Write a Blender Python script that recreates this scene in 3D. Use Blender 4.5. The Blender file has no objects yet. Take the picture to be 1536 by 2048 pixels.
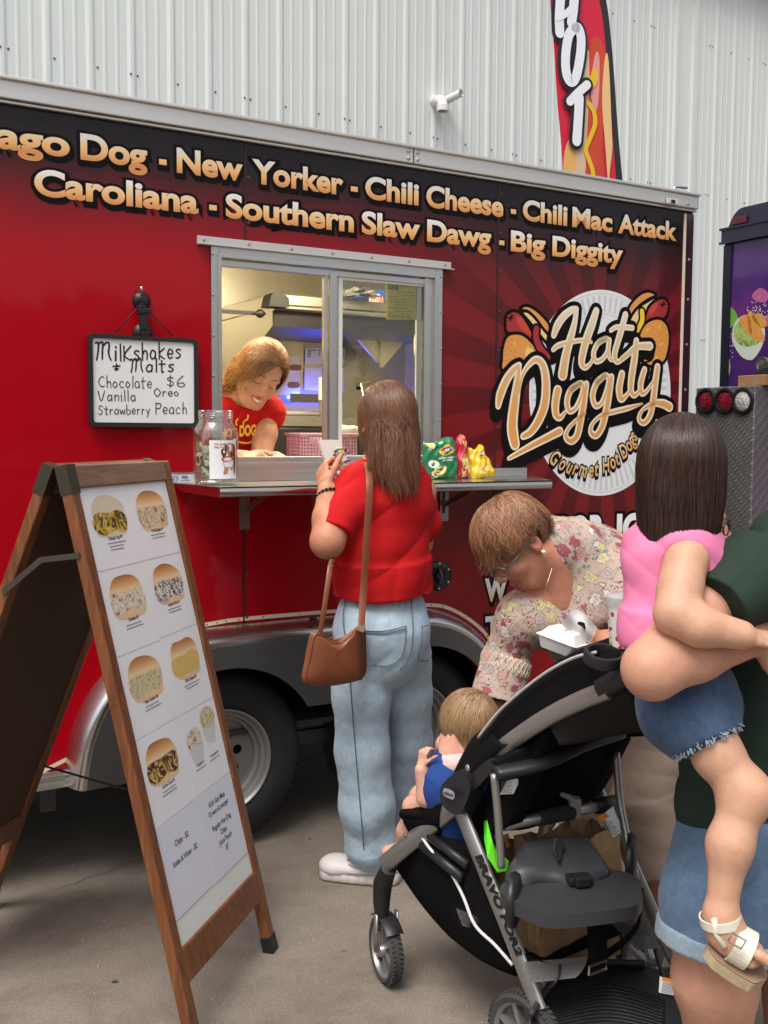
import bpy, bmesh, math, random
import numpy as np
from mathutils import Matrix, Vector
random.seed(7); rng = np.random.default_rng(7)
S = bpy.context.scene
COL = S.collection
# ---------------------------------------------------------------- camera
F = 2070.0; CX, CY = 768.0, 1024.0; H = 1.5
R = np.array([[0.9999767440854367, 0.006819918495762881, 0.0],
              [0.0005106360235604066, -0.0748724707736483, 0.9971929865232209],
              [0.00680077489263474, -0.9971697958883232, -0.07487421204192654]])
cam = bpy.data.cameras.new('camera'); camo = bpy.data.objects.new('camera', cam); COL.objects.link(camo)
mw = Matrix.Identity(4)
for i in range(3):
    mw[i][0] = R[i, 0]; mw[i][1] = -R[i, 1]; mw[i][2] = -R[i, 2]
mw[0][3], mw[1][3], mw[2][3] = 0, 0, H
camo.matrix_world = mw
cam.sensor_fit = 'AUTO'; cam.sensor_width = 36.0; cam.lens = F / 2048 * 36
cam.clip_start = 0.05; cam.clip_end = 500
S.camera = camo
# ---------------------------------------------------------------- light
W = bpy.data.worlds.new('World'); S.world = W; W.use_nodes = True
nt = W.node_tree; bg = nt.nodes['Background']
sky = nt.nodes.new('ShaderNodeTexSky'); sky.sky_type = 'NISHITA'; sky.sun_disc = False
SUN_EL, SUN_AZ = math.radians(62), math.radians(205)
sky.sun_elevation = SUN_EL; sky.sun_rotation = SUN_AZ
sky.air_density = 1.0; sky.dust_density = 4.0; sky.ozone_density = 1.0
hs = nt.nodes.new('ShaderNodeHueSaturation'); hs.inputs['Saturation'].default_value = 0.30
nt.links.new(sky.outputs[0], hs.inputs['Color']); nt.links.new(hs.outputs[0], bg.inputs['Color'])
bg.inputs['Strength'].default_value = 0.115
sun = bpy.data.lights.new('sun', 'SUN'); sun.energy = 1.5; sun.angle = math.radians(28); sun.color = (1.0, 0.95, 0.88)
suno = bpy.data.objects.new('sun', sun); COL.objects.link(suno)
sd = Vector((math.sin(SUN_AZ) * math.cos(SUN_EL), math.cos(SUN_AZ) * math.cos(SUN_EL), math.sin(SUN_EL)))
suno.rotation_euler = sd.to_track_quat('Z', 'Y').to_euler()
S.view_settings.view_transform = 'Standard'; S.view_settings.look = 'None'
S.view_settings.exposure = 0.74; S.view_settings.gamma = 1.0
S.cycles.max_bounces = 8; S.cycles.use_denoising = True
S.cycles.sample_clamp_indirect = 4.0
# ---------------------------------------------------------------- geometry helpers
def ray(px, py): return R @ np.array([px - CX, py - CY, F])
O0 = np.array([0, 0, H])
def P(px, py, d):
    r = ray(px, py); return O0 + r * (d / r[1])
def G(px, py, z=0.0):
    r = ray(px, py); return O0 + r * ((z - H) / r[2])
def nz(v): v = np.asarray(v, float); return v / np.linalg.norm(v)
class Plane:
    """a real plane in the place: origin, two axes; at() finds where a photo ray meets it"""
    def __init__(s, o, x, y):
        s.o = np.asarray(o, float); s.x = nz(x); s.y = nz(np.asarray(y) - s.x * np.dot(y, s.x)); s.n = np.cross(s.x, s.y)
    def at(s, px, py, off=0.0):
        r = ray(px, py); t = ((s.o - O0).dot(s.n) + off) / r.dot(s.n); return O0 + r * t
    def loc(s, px, py, off=0.0):
        q = s.at(px, py, off) - s.o; return float(q.dot(s.x)), float(q.dot(s.y))
    def w(s, a, b, off=0.0): return s.o + s.x * a + s.y * b + s.n * off
WM = {}
def thing(name, label, cat, loc=(0, 0, 0), rot=0.0, group=None):
    o = bpy.data.objects.new(name, None); COL.objects.link(o)
    o.location = loc; o.rotation_euler = (0, 0, rot); o.empty_display_size = 0.05
    o['label'] = label; o['category'] = cat
    if group: o['group'] = group
    WM[o.name] = np.array(Matrix.Translation(loc) @ Matrix.Rotation(rot, 4, 'Z'))
    return o
def tag(o, label, cat, group=None):
    o['label'] = label; o['category'] = cat
    if group: o['group'] = group
    return o
def mesh(name, v, f, mat, parent=None, smooth=True, attrs=None, bevel=0, sharp=None):
    v = np.asarray(v, float).reshape(-1, 3); loc0 = np.zeros(3)
    if parent is not None:
        M = np.linalg.inv(WM[parent.name]); v = v @ M[:3, :3].T + M[:3, 3]
    elif len(v):
        loc0 = np.array([v[:, 0].mean(), v[:, 1].mean(), v[:, 2].min()]); v = v - loc0
    me = bpy.data.meshes.new(name)
    me.from_pydata(v.tolist(), [], [list(map(int, q)) for q in f] if not isinstance(f, np.ndarray) else f.tolist()); me.update()
    if smooth:
        me.polygons.foreach_set('use_smooth', [True] * len(me.polygons))
        if sharp is not None: me.set_sharp_from_angle(angle=math.radians(sharp))
    for m in (mat if isinstance(mat, (list, tuple)) else [mat]): me.materials.append(m)
    if attrs:
        for k, a in attrs.items():
            a = np.asarray(a, np.float32)
            if a.ndim == 1:
                at = me.attributes.new(k, 'FLOAT', 'POINT'); at.data.foreach_set('value', a)
            else:
                at = me.attributes.new(k, 'FLOAT_COLOR', 'POINT')
                if a.shape[1] == 3: a = np.hstack([a, np.ones((len(a), 1), np.float32)])
                at.data.foreach_set('color', a.ravel())
    o = bpy.data.objects.new(name, me); COL.objects.link(o)
    if parent is not None:
        o.parent = parent; WM[o.name] = WM[parent.name]
    else:
        o.location = loc0; m4 = np.eye(4); m4[:3, 3] = loc0; WM[o.name] = m4
    if bevel:
        b = o.modifiers.new('bevel', 'BEVEL'); b.width = bevel; b.segments = 2; b.limit_method = 'ANGLE'; b.angle_limit = math.radians(40)
    return o
class MB:
    def __init__(s): s.v = []; s.f = []; s.n = 0; s.mi = []
    def add(s, v, f):
        v = np.asarray(v, float).reshape(-1, 3); s.v.append(v)
        s.f += [[i + s.n for i in q] for q in f]; s.n += len(v); return s
    def box(s, o, ex, ey, ez):
        """corner o and three edge vectors"""
        o, ex, ey, ez = (np.asarray(a, float) for a in (o, ex, ey, ez))
        if np.dot(np.cross(ex, ey), ez) < 0: ex, ey = ey, ex
        v = [o, o + ex, o + ex + ey, o + ey, o + ez, o + ex + ez, o + ex + ey + ez, o + ey + ez]
        return s.add(v, [(3, 2, 1, 0), (4, 5, 6, 7), (0, 1, 5, 4), (1, 2, 6, 5), (2, 3, 7, 6), (3, 0, 4, 7)])
    def bar(s, a, b, w, h, up=(0, 0, 1)):
        a, b = np.asarray(a, float), np.asarray(b, float); d = nz(b - a); x = nz(np.cross(d, up)); y = np.cross(x, d)
        return s.box(a - x * w / 2 - y * h / 2, x * w, y * h, b - a)
    def tube(s, pts, r, n=10, caps=True, flat=None, side=None):
        """tube along points; r number or list; flat=(rx,ry) list for oval sections"""
        pts = np.asarray(pts, float); m = len(pts); r = np.broadcast_to(np.asarray(r, float), (m,)) if flat is None else None
        T = np.gradient(pts, axis=0); T /= np.linalg.norm(T, axis=1)[:, None] + 1e-12
        a = np.asarray(side, float) if side is not None else (np.array([0, 0, 1.]) if abs(T[0][2]) < .9 else np.array([1., 0, 0]))
        V = []; ang = np.arange(n) / n * 2 * math.pi
        for i in range(m):
            x = a - T[i] * a.dot(T[i]); x = nz(x); a = x if side is None else np.asarray(side, float); y = np.cross(T[i], x)
            rx, ry = (r[i], r[i]) if flat is None else flat[i]
            V.append(pts[i] + np.outer(np.cos(ang) * rx, x) + np.outer(np.sin(ang) * ry, y))
        V = np.concatenate(V); Fc = []
        for i in range(m - 1):
            for j in range(n):
                k = (j + 1) % n; Fc.append((i * n + j, i * n + k, (i + 1) * n + k, (i + 1) * n + j))
        if caps: Fc += [tuple(range(n - 1, -1, -1)), tuple((m - 1) * n + j for j in range(n))]
        return s.add(V, Fc)
    def lathe(s, c, ax, prof, n=32, x=None, a0=0, a1=2 * math.pi):
        """prof: (radius, height along ax)"""
        c, ax = np.asarray(c, float), nz(ax); x = nz(np.cross(ax, (0.3, 0.5, 0.8)) if x is None else x); y = np.cross(ax, x)
        full = abs(a1 - a0 - 2 * math.pi) < 1e-6; m = n if full else n + 1
        ang = a0 + np.arange(m) / n * (a1 - a0)
        V = np.concatenate([c + ax * h + np.outer(np.cos(ang) * r, x) + np.outer(np.sin(ang) * r, y) for r, h in prof])
        Fc = []
        for i in range(len(prof) - 1):
            for j in range(m if full else m - 1):
                k = (j + 1) % m; Fc.append((i * m + j, i * m + k, (i + 1) * m + k, (i + 1) * m + j))
        return s.add(V, Fc)
    def disc(s, c, ax, r, n=24, t=0.002):
        return s.lathe(c, ax, [(1e-5, t), (r, t), (r, 0), (1e-5, 0)], n)
    def build(s, name, mat, parent=None, smooth=False, bevel=0, sharp=None, attrs=None):
        return mesh(name, np.concatenate(s.v), s.f, mat, parent, smooth or sharp is not None, attrs, bevel, sharp)
def _curve_mesh(cu):
    o = bpy.data.objects.new('tmp', cu); COL.objects.link(o)
    dg = bpy.context.evaluated_depsgraph_get(); dg.update()
    me = o.evaluated_get(dg).to_mesh()
    v = np.empty(len(me.vertices) * 3); me.vertices.foreach_get('co', v); v = v.reshape(-1, 3).copy()
    f = [tuple(p.vertices) for p in me.polygons]
    o.evaluated_get(dg).to_mesh_clear(); bpy.data.objects.remove(o); bpy.data.curves.remove(cu)
    return v, f
def text2d(body, offset=0.0, shear=0.0, spacing=1.0):
    cu = bpy.data.curves.new('t', 'FONT'); cu.body = body; cu.size = 1.0; cu.offset = offset; cu.shear = shear
    cu.space_character = spacing; cu.resolution_u = 6; cu.fill_mode = 'FRONT'
    return _curve_mesh(cu)
def fill2d(loops, depth=0.0):
    """flat filled shape with holes from closed 2D loops; with depth a solid"""
    cu = bpy.data.curves.new('s', 'CURVE'); cu.dimensions = '2D'; cu.fill_mode = 'BOTH' if depth else 'FRONT'; cu.extrude = depth / 2
    for L in loops:
        sp = cu.splines.new('POLY'); sp.points.add(len(L) - 1); sp.use_cyclic_u = True
        for p, q in zip(sp.points, L): p.co = (q[0], q[1], 0, 1)
    v, f = _curve_mesh(cu)
    if depth: v[:, 2] -= depth / 2          # front face on the plane, body behind it
    return v, f
def onplane(pl, v, off=0.0, o=(0, 0)):
    v = np.asarray(v, float); z = v[:, 2] if v.shape[1] > 2 else 0
    return pl.o + np.outer(v[:, 0] + o[0], pl.x) + np.outer(v[:, 1] + o[1], pl.y) + np.outer(np.zeros(len(v)) + z + off, pl.n)
def smoothpath(pts, n=8, closed=False):
    """Catmull-Rom through points"""
    p = np.asarray(pts, float); m = len(p); out = []
    for i in range(m if closed else m - 1):
        g = lambda k: p[k % m] if closed else p[min(max(k, 0), m - 1)]
        a, b, c, d = g(i - 1), g(i), g(i + 1), g(i + 2)
        for t in np.arange(n) / n:
            out.append(.5 * (2 * b + (c - a) * t + (2 * a - 5 * b + 4 * c - d) * t * t + (3 * b - a - 3 * c + d) * t ** 3))
    if not closed: out.append(p[-1])
    return np.array(out)
def stroke(pts, w, n=6, closed=False, ends=True):
    """2D brush stroke outline (quads) with round ends; w number or list per point"""
    p = smoothpath(pts, n, closed) if len(pts) > 2 else np.asarray(pts, float)
    ww = np.broadcast_to(np.asarray(w, float), (len(pts),)); ww = np.interp(np.linspace(0, 1, len(p)), np.linspace(0, 1, len(pts)), ww)
    if closed: p = np.vstack([p, p[:1]]); ww = np.append(ww, ww[0])
    T = np.gradient(p, axis=0); T /= np.linalg.norm(T, axis=1)[:, None] + 1e-12; N = np.stack([-T[:, 1], T[:, 0]], 1)
    v = np.concatenate([p + N * ww[:, None] / 2, p - N * ww[:, None] / 2]); m = len(p)
    f = [(i + 1, i, m + i, m + i + 1) for i in range(m - 1)]
    if ends and not closed:
        for k, sg in ((0, -1), (m - 1, 1)):
            a = np.linspace(0, math.pi, 7)
            arc = p[k] + np.outer(np.cos(a), N[k]) * ww[k] / 2 + np.outer(np.sin(a), T[k]) * sg * ww[k] / 2
            b = len(v); v = np.vstack([v, arc]); q = list(range(b, b + 7)); f.append(tuple(q[::-1] if sg > 0 else q))
    return v, f
# ---------------------------------------------------------------- materials
MATS = {}
def srgb(r, g, b):
    c = [x / 255 for x in (r, g, b)]
    return tuple(x / 12.92 if x <= .04045 else ((x + .055) / 1.055) ** 2.4 for x in c)
class NT:
    """tiny node-tree helper"""
    def __init__(s, name):
        s.m = bpy.data.materials.new(name); s.m.use_nodes = True; s.t = s.m.node_tree; s.b = s.t.nodes['Principled BSDF']
    def n(s, kind, ins=None, **kw):
        d = s.t.nodes.new('ShaderNode' + kind)
        for k, v in kw.items(): setattr(d, k, v)
        for k, v in (ins or {}).items(): s.put(d.inputs[k], v)
        return d
    def put(s, sock, v):
        if isinstance(v, bpy.types.NodeSocket): s.t.links.new(v, sock)
        elif isinstance(v, (tuple, list)) and len(v) == 3 and sock.type == 'RGBA': sock.default_value = (*v, 1)
        else: sock.default_value = v
    def math(s, op, a, b=0.0, c=None):
        d = s.n('Math', operation=op); s.put(d.inputs[0], a); s.put(d.inputs[1], b)
        if c is not None: s.put(d.inputs[2], c)
        return d.outputs[0]
    def mix(s, f, a, b, blend='MIX'):
        d = s.n('MixRGB', blend_type=blend); s.put(d.inputs[0], f); s.put(d.inputs[1], a); s.put(d.inputs[2], b); return d.outputs[0]
    def ramp(s, f, stops, interp='LINEAR'):
        d = s.n('ValToRGB'); s.put(d.inputs[0], f); e = d.color_ramp; e.interpolation = interp
        while len(e.elements) < len(stops): e.elements.new(.5)
        for q, (p, c) in zip(e.elements, stops):
            q.position = p; q.color = (*c, 1) if len(c) == 3 else c
        return d.outputs[0]
    def obj(s): return s.n('TexCoord').outputs['Object']
    def mapped(s, scale=(1, 1, 1), rot=(0, 0, 0), loc=(0, 0, 0)):
        d = s.n('Mapping', {'Scale': scale, 'Rotation': rot, 'Location': loc}); s.t.links.new(s.obj(), d.inputs[0]); return d.outputs[0]
    def noise(s, scale, detail=3, rough=.55, vec=None, out=0, dist=0.0):
        d = s.n('TexNoise', {'Scale': scale, 'Detail': detail, 'Roughness': rough, 'Distortion': dist}); s.put(d.inputs['Vector'], vec if vec is not None else s.obj()); return d.outputs[out]
    def attr(s, name, fac=False):
        d = s.n('Attribute'); d.attribute_name = name; return d.outputs['Fac' if fac else 'Color']
    def bump(s, h, strength=.3, dist=.01):
        d = s.n('Bump', {'Height': h, 'Strength': strength, 'Distance': dist}); s.t.links.new(d.outputs[0], s.b.inputs['Normal'])
    def set(s, **kw):
        for k, v in kw.items(): s.put(s.b.inputs[k.replace('_', ' ')], v)
        return s
def M(name, col, rough=.5, metal=0.0, var=0.0, vscale=20.0, bump=0.0, bscale=150.0, bdist=.002, coat=0.0, spec=.5, stretch=None, emit=None, estr=1.0, alpha=1.0, trans=0.0, ior=1.45, sss=0.0, attr=None, sheen=0.0, rvar=0.0):
    if name in MATS: return MATS[name]
    t = NT(name); vec = t.mapped(stretch) if stretch else None
    c = t.attr(attr) if attr else col
    if var:
        k = t.noise(vscale, 4, .6, vec); k = t.math('MULTIPLY_ADD', k, 2 * var, 1 - var)
        d = t.n('MixRGB', blend_type='MULTIPLY'); d.inputs[0].default_value = 1; t.put(d.inputs[1], c); t.put(d.inputs[2], k); c = d.outputs[0]
    t.set(Base_Color=c, Roughness=rough, Metallic=metal, Coat_Weight=coat, IOR=ior, Alpha=alpha, Transmission_Weight=trans)
    t.b.inputs['Specular IOR Level'].default_value = spec
    if rvar:
        k = t.noise(vscale * .7, 3, .6, vec); t.set(Roughness=t.math('MULTIPLY_ADD', k, 2 * rvar, rough - rvar))
    if coat: t.b.inputs['Coat Roughness'].default_value = .05
    if sss:
        t.b.inputs['Subsurface Weight'].default_value = sss; t.b.inputs['Subsurface Radius'].default_value = (1, .35, .2); t.b.inputs['Subsurface Scale'].default_value = .008
    if sheen: t.b.inputs['Sheen Weight'].default_value = sheen
    if bump: t.bump(t.noise(bscale, 4, .6, vec), bump, bdist)
    if emit: t.set(Emission_Color=emit, Emission_Strength=estr)
    MATS[name] = t.m; return t.m
black_plastic = M('black_plastic', (.012, .012, .013), .45, bump=.15, bscale=600, bdist=.0005, rvar=.08)
dark_plastic = M('dark_grey_plastic', (.03, .031, .033), .5, bump=.15, bscale=500, bdist=.0005)
alu = M('brushed_aluminium', (.62, .61, .58), .34, 1.0, var=.1, vscale=6, stretch=(2, 2, 60), rvar=.08)
steel = M('stainless_steel', (.56, .55, .52), .24, 1.0, var=.08, vscale=5, stretch=(1, 1, 40), rvar=.06)
white_paper = M('white_paper', (.78, .78, .80), .35, var=.02, vscale=8, bump=.05, bscale=12, bdist=.004)
ink = M('black_ink', (.012, .012, .014), .5)
rubber = M('tyre_rubber', (.018, .018, .019), .7, var=.3, vscale=9, bump=.3, bscale=200, bdist=.001)
# ================================================================ ground
t = NT('concrete')
a = t.noise(.7, 5, .6); b = t.noise(9, 6, .7); c = t.noise(140, 4, .7)
base = t.ramp(a, [(.3, (.165, .134, .105)), (.7, (.265, .225, .185))])
base = t.mix(t.math('MULTIPLY', t.ramp(b, [(.42, (0, 0, 0)), (.72, (1, 1, 1))]), .55), base, (.135, .112, .09))
base = t.mix(.75, base, t.mix(c, (.0, .0, .0), (2.0, 2.0, 2.0)), 'MULTIPLY')
vo = t.n('TexVoronoi', {'Scale': 65.0}, feature='F1'); t.put(vo.inputs['Vector'], t.obj())
peb = t.ramp(vo.outputs['Distance'], [(.05, (1, 1, 1)), (.16, (0, 0, 0))])
base = t.mix(t.math('MULTIPLY', peb, t.ramp(t.noise(30, 2), [(.5, (0, 0, 0)), (.6, (1, 1, 1))])), base, (.33, .30, .26))
vc = t.n('TexVoronoi', {'Scale': .55}, feature='DISTANCE_TO_EDGE'); t.put(vc.inputs['Vector'], t.mix(.12, t.obj(), t.noise(3, 4, .6, out=1)))
crack = t.math('MULTIPLY', t.ramp(vc.outputs['Distance'], [(.0, (1, 1, 1)), (.004, (0, 0, 0))]), t.ramp(t.noise(.9, 2), [(.56, (0, 0, 0)), (.64, (1, 1, 1))]))
st = t.ramp(t.noise(1.7, 5, .7, dist=.8), [(.52, (0, 0, 0)), (.66, (1, 1, 1))]); base = t.mix(t.math('MULTIPLY', st, .38), base, (.085, .068, .052))
base = t.mix(t.math('MULTIPLY', crack, .7), base, (.07, .06, .05))
t.set(Base_Color=base, Roughness=.85)
t.bump(t.math('ADD', t.math('MULTIPLY', c, .5), t.math('SUBTRACT', t.math('MULTIPLY', b, .8), t.math('MULTIPLY', crack, 1.2))), .6, .006)
gm = MB(); g = 24; xs = np.concatenate([[-60], np.linspace(-8, 12, g), [60]]); ys = np.concatenate([[-40], np.linspace(-2, 14, g), [80]])
V = [(x, y, 0) for y in ys for x in xs]; nx = len(xs)
gm.add(V, [(j * nx + i, j * nx + i + 1, (j + 1) * nx + i + 1, (j + 1) * nx + i) for j in range(len(ys) - 1) for i in range(nx - 1)])
o = gm.build('ground', t.m); o['kind'] = 'structure'
# loose grit: nobody could count it
gr = MB(); r0 = np.random.default_rng(3)
for i in range(900):
    x, y = r0.uniform(-1.6, 1.4), r0.uniform(1.6, 4.6); s = r0.uniform(.0012, .0042)
    d = nz(r0.normal(size=3)); e = nz(np.cross(d, (0, 0, 1.1)))
    c = np.array([x, y, s * .4])
    gr.add([c + d * s, c - d * s, c + e * s, c - e * s, c + (0, 0, s), c - (0, 0, s * .4)],
           [(0, 2, 4), (2, 1, 4), (1, 3, 4), (3, 0, 4), (2, 0, 5), (1, 2, 5), (3, 1, 5), (0, 3, 5)])
o = gr.build('grit', M('grit', (.33, .30, .27), .9, var=.5, vscale=300)); o['kind'] = 'stuff'
for px, py, s in ((688, 1902, .010), (430, 1310 + 560, .006), (620, 1640 + 40, .008), (230, 1965, .009)):
    m = MB(); c = G(px, py); r1 = np.random.default_rng(px); th = r1.uniform(0, 6)
    ring = [c + np.array([math.cos(a) * s * r1.uniform(.6, 1.3), math.sin(a) * s * .6, .002 + r1.uniform(0, .003)]) for a in np.linspace(0, 2 * math.pi, 8)[:-1]]
    m.add(ring + [c + (0, 0, .007)], [(i, (i + 1) % 7, 7) for i in range(7)])
    tag(m.build('litter_scrap', M('scrap_%d' % px, (.34, .10, .09) if px == 688 else (.05, .045, .04), .8)),
        {688: 'small reddish scrap lying on the concrete between the sign and the stroller', 430: 'tiny dark crumb on the concrete behind the menu board', 620: 'tiny dark crumb on the concrete near the trailer tyre', 230: 'small dark crumb on the concrete left of the menu board leg'}[px], 'litter')
# ================================================================ metal warehouse behind
wyaw = math.radians(34.4); wx = np.array([math.cos(wyaw), math.sin(wyaw), 0]); wo = np.array([0, 9.0, 0.])
WP = Plane(wo, wx, (0, 0, 1))
siding = NT('pale_metal_siding')
k = siding.noise(3, 4, .6, siding.mapped((1, 1, .12))); k2 = siding.noise(40, 3, .6, siding.mapped((1, 1, .03)))
sc = siding.mix(k, (.66, .70, .675), (.745, .775, .75)); sc = siding.mix(siding.math('MULTIPLY', k2, .25), sc, (.63, .66, .645))
siding.set(Base_Color=sc, Roughness=.55); siding.b.inputs['Specular IOR Level'].default_value = .2
bld = thing('metal_warehouse', 'pale grey corrugated metal warehouse wall rising behind the food trailers', 'building', tuple(wo), wyaw)
def siding_strip(a0, a1, z0, z1, off=0.0, pitch=.305):
    prof = []; a = a0
    while a < a1:                      # one 12 inch module: rib, flat, two shallow minor ribs
        for da, h in ((0, 0), (.024, .011), (.048, .011), (.072, 0), (.125, 0), (.135, .0035), (.148, .0035), (.158, 0), (.215, 0), (.225, .0035), (.238, .0035), (.248, 0)):
            prof.append((a + da, h))
        a += pitch
    m = MB(); n = len(prof)
    for z in (z0, z1): m.v.append(np.array([WP.w(u, z, off + h) for u, h in prof]))
    m.f = [(i, i + 1, n + i + 1, n + i) for i in range(n - 1)]; m.n = 2 * n
    return m
WH = 6.42
ac, _ = WP.loc(1338, 300); ad, _ = WP.loc(1386, 300)
a_start = WP.loc(172 / 2 - 2, 100)[0] - .305 * 40
siding_strip(a_start, ac, 0, WH).build('wall_siding', siding.m, bld)
siding_strip(ad, ad + 12, 0, WH).build('wall_siding', siding.m, bld)
m = MB()
m.box(WP.w(ac, 0, -.02), wx * (ad - ac), WP.n * .025, (0, 0, WH)); m.box(WP.w(ac + .03, 0, .005), wx * .035, WP.n * .035, (0, 0, WH)); m.box(WP.w(ad - .07, 0, .005), wx * .05, WP.n * .03, (0, 0, WH))
m.build('corner_trim', siding.m, bld)
m = MB(); m.box(WP.w(-14, WH - .02, .0), wx * 40, WP.n * .16, (0, 0, .02)); m.box(WP.w(-14, WH, .13), wx * 40, WP.n * .03, (0, 0, .14)); m.box(WP.w(-14, WH + .14, .10), wx * 40, WP.n * .08, (0, 0, .02))
m.box(WP.w(-14, WH, -.3), wx * 40, WP.n * .42, (0, 0, .01))
m.build('gutter', M('gutter_white', (.70, .71, .70), .4), bld)
m = MB(); scr = M('screw_dark', (.10, .10, .10), .5, .6)
for z in (z0 for z0 in (WP.loc(233, 143)[1], WP.loc(233, 143)[1] - 1.55, WP.loc(233, 143)[1] + 1.55)):
    for i in range(0, 74):
        a = a_start + i * .305
        for da in ((.085,) if i % 3 else (.078, .022)):
            if ac - .05 < a + da < ad + .05: continue
            m.lathe(WP.w(a + da, z, .001 if da > .05 else .012), WP.n, [(.0085, 0), (.008, .003), (.005, .005), (.001, .006)], 6)
m.build('screw_heads', scr, bld)['kind'] = 'stuff'
# PVC outlets
pv = M('pvc_white', (.72, .72, .68), .35); c0 = WP.at(853 + 2, 203, 0)
m = MB()
for px, py, d in ((868, 204, 0), (885, 205, 1)):
    c = WP.at(px, py, .0)
    if d == 0:
        m.tube([c, c + WP.n * .06, c + WP.n * .11 + (0, 0, -.02), c + WP.n * .13 + (0, 0, -.075)], .045, 14); m.lathe(c + WP.n * .02, WP.n, [(.045, 0), (.054, 0), (.054, .05), (.045, .05)], 16)
        m.lathe(c + WP.n * .128 + (0, 0, -.06), (0, 0, -1), [(.046, 0), (.054, 0), (.054, .05), (.044, .05)], 16)
    else:
        e = c + WP.n * .20 + wx * .05 + np.array([0, 0, .04]); m.tube([c, e], .034, 16, caps=False); m.tube([e, c], .029, 16, caps=False)
m.build('vent_pipe', pv, bld, sharp=40)

# unseen foliage added behind the camera to darken the lower half of the reflections
tl = MB(); r9 = np.random.default_rng(21)
for i in range(2600):
    c = np.array([r9.uniform(-34, 34), -19 + r9.normal() * 1.2, abs(r9.normal()) * 0 + r9.uniform(.2, 1) ** .8 * (4.6 + 1.2 * math.sin(i * .37))]); c[1] += .02 * abs(c[0]); s_ = r9.uniform(.5, 1.1)
    d = nz(r9.normal(size=3)); e = nz(np.cross(d, r9.normal(size=3))); tl.add([c + d * s_, c + e * s_, c - d * s_, c - e * s_], [(0, 1, 2, 3)])
o = tl.build('added_trees', M('added_foliage', (.05, .062, .03), .9, var=.4, vscale=1.5)); o['kind'] = 'stuff'
# ================================================================ food trailer
tx = np.array([0.86515349, 0.50150717, 0.0]); PD = 3.412791
tn_in = np.array([-tx[1], tx[0], 0.0])
TP = Plane(tn_in * PD, tx, (0, 0, 1))           # trailer side: a = along, b = height, off>0 = out of the side
def T(a, b, off=0.0): return TP.w(a, b, off)
TR = thing('food_trailer', 'red and black enclosed hot dog food trailer with an open lit serving window', 'food trailer', tuple(TP.o), math.atan2(tx[1], tx[0]))
U0, U1, ZB, ZT = -1.7, 3.575, .395, 2.578
WU0, WU1, WZ0, WZ1 = 1.310, 2.160, 1.402, 2.104     # clear window opening
# printed wrap: red, black at the top, sunburst round the logo (object coords: x along, z up)
LU, LZ = 3.07, 1.69
t = NT('printed_red_wrap'); xyz = t.n('SeparateXYZ', {0: t.obj()}); X, Z = xyz.outputs[0], xyz.outputs[2]
ang = t.math('ARCTAN2', t.math('SUBTRACT', Z, LZ), t.math('SUBTRACT', X, LU))
raysf = t.math('GREATER_THAN', t.math('SINE', t.math('MULTIPLY', ang, 22)), 0)
red = t.mix(t.ramp(t.math('MULTIPLY_ADD', X, .5, 0), [(.3, (0, 0, 0)), (.95, (1, 1, 1))]), (.40, .0015, .008), (.31, .003, .009))
rad = t.mix(raysf, (.165, .011, .013), (.095, .008, .010))
dist = t.math('SQRT', t.math('ADD', t.math('POWER', t.math('SUBTRACT', X, LU), 2), t.math('POWER', t.math('SUBTRACT', Z, LZ), 2)))
fade = t.ramp(t.math('MULTIPLY', dist, .5), [(.28, (1, 1, 1)), (.72, (0, 0, 0))], 'EASE')
c = t.mix(fade, red, rad)
top = t.ramp(t.math('SUBTRACT', Z, t.math('MULTIPLY', X, .03)), [(.0, (0, 0, 0)), (1, (1, 1, 1))])
zz = t.math('MULTIPLY_ADD', t.math('ADD', Z, t.math('MULTIPLY', t.noise(1.6, 3, .5), .18)), 2.1, -4.45)
c = t.mix(t.ramp(zz, [(.0, (0, 0, 0)), (.85, (1, 1, 1))], 'EASE'), c, (.016, .010, .012))
t.set(Base_Color=c, Roughness=.28, Coat_Weight=.30); t.b.inputs['Coat Roughness'].default_value = .05; t.b.inputs['Specular IOR Level'].default_value = .12
orange = t.noise(260, 2, .5)
t.bump(t.math('ADD', t.math('MULTIPLY', orange, .06), t.noise(2.0, 3, .5)), .16, .012)
wrap = t.m
def rect(a0, b0, a1, b1): return [(a0, b0), (a1, b0), (a1, b1), (a0, b1)]
def arc(cu, cz, r, a0, a1, n=18): return [(cu + r * math.cos(math.radians(q)), cz + r * math.sin(math.radians(q))) for q in np.linspace(a0, a1, n)]
W1, W2, WR = 1.319, 2.12, .325
arch = arc(W2, .36, .36, 0, 90) + arc(W1, .36, .36, 90, 180)
outline = [(U0, ZB), (W1 - .36, ZB)] + arch[::-1][1:-1] + [(W2 + .36, ZB), (U1, ZB), (U1, ZT - .07), (U0, ZT - .07)]
v, f = fill2d([outline, rect(WU0, WZ0, WU1, WZ1)], .03)
mesh('side_panel', onplane(TP, v), f, wrap, TR, False)
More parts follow.
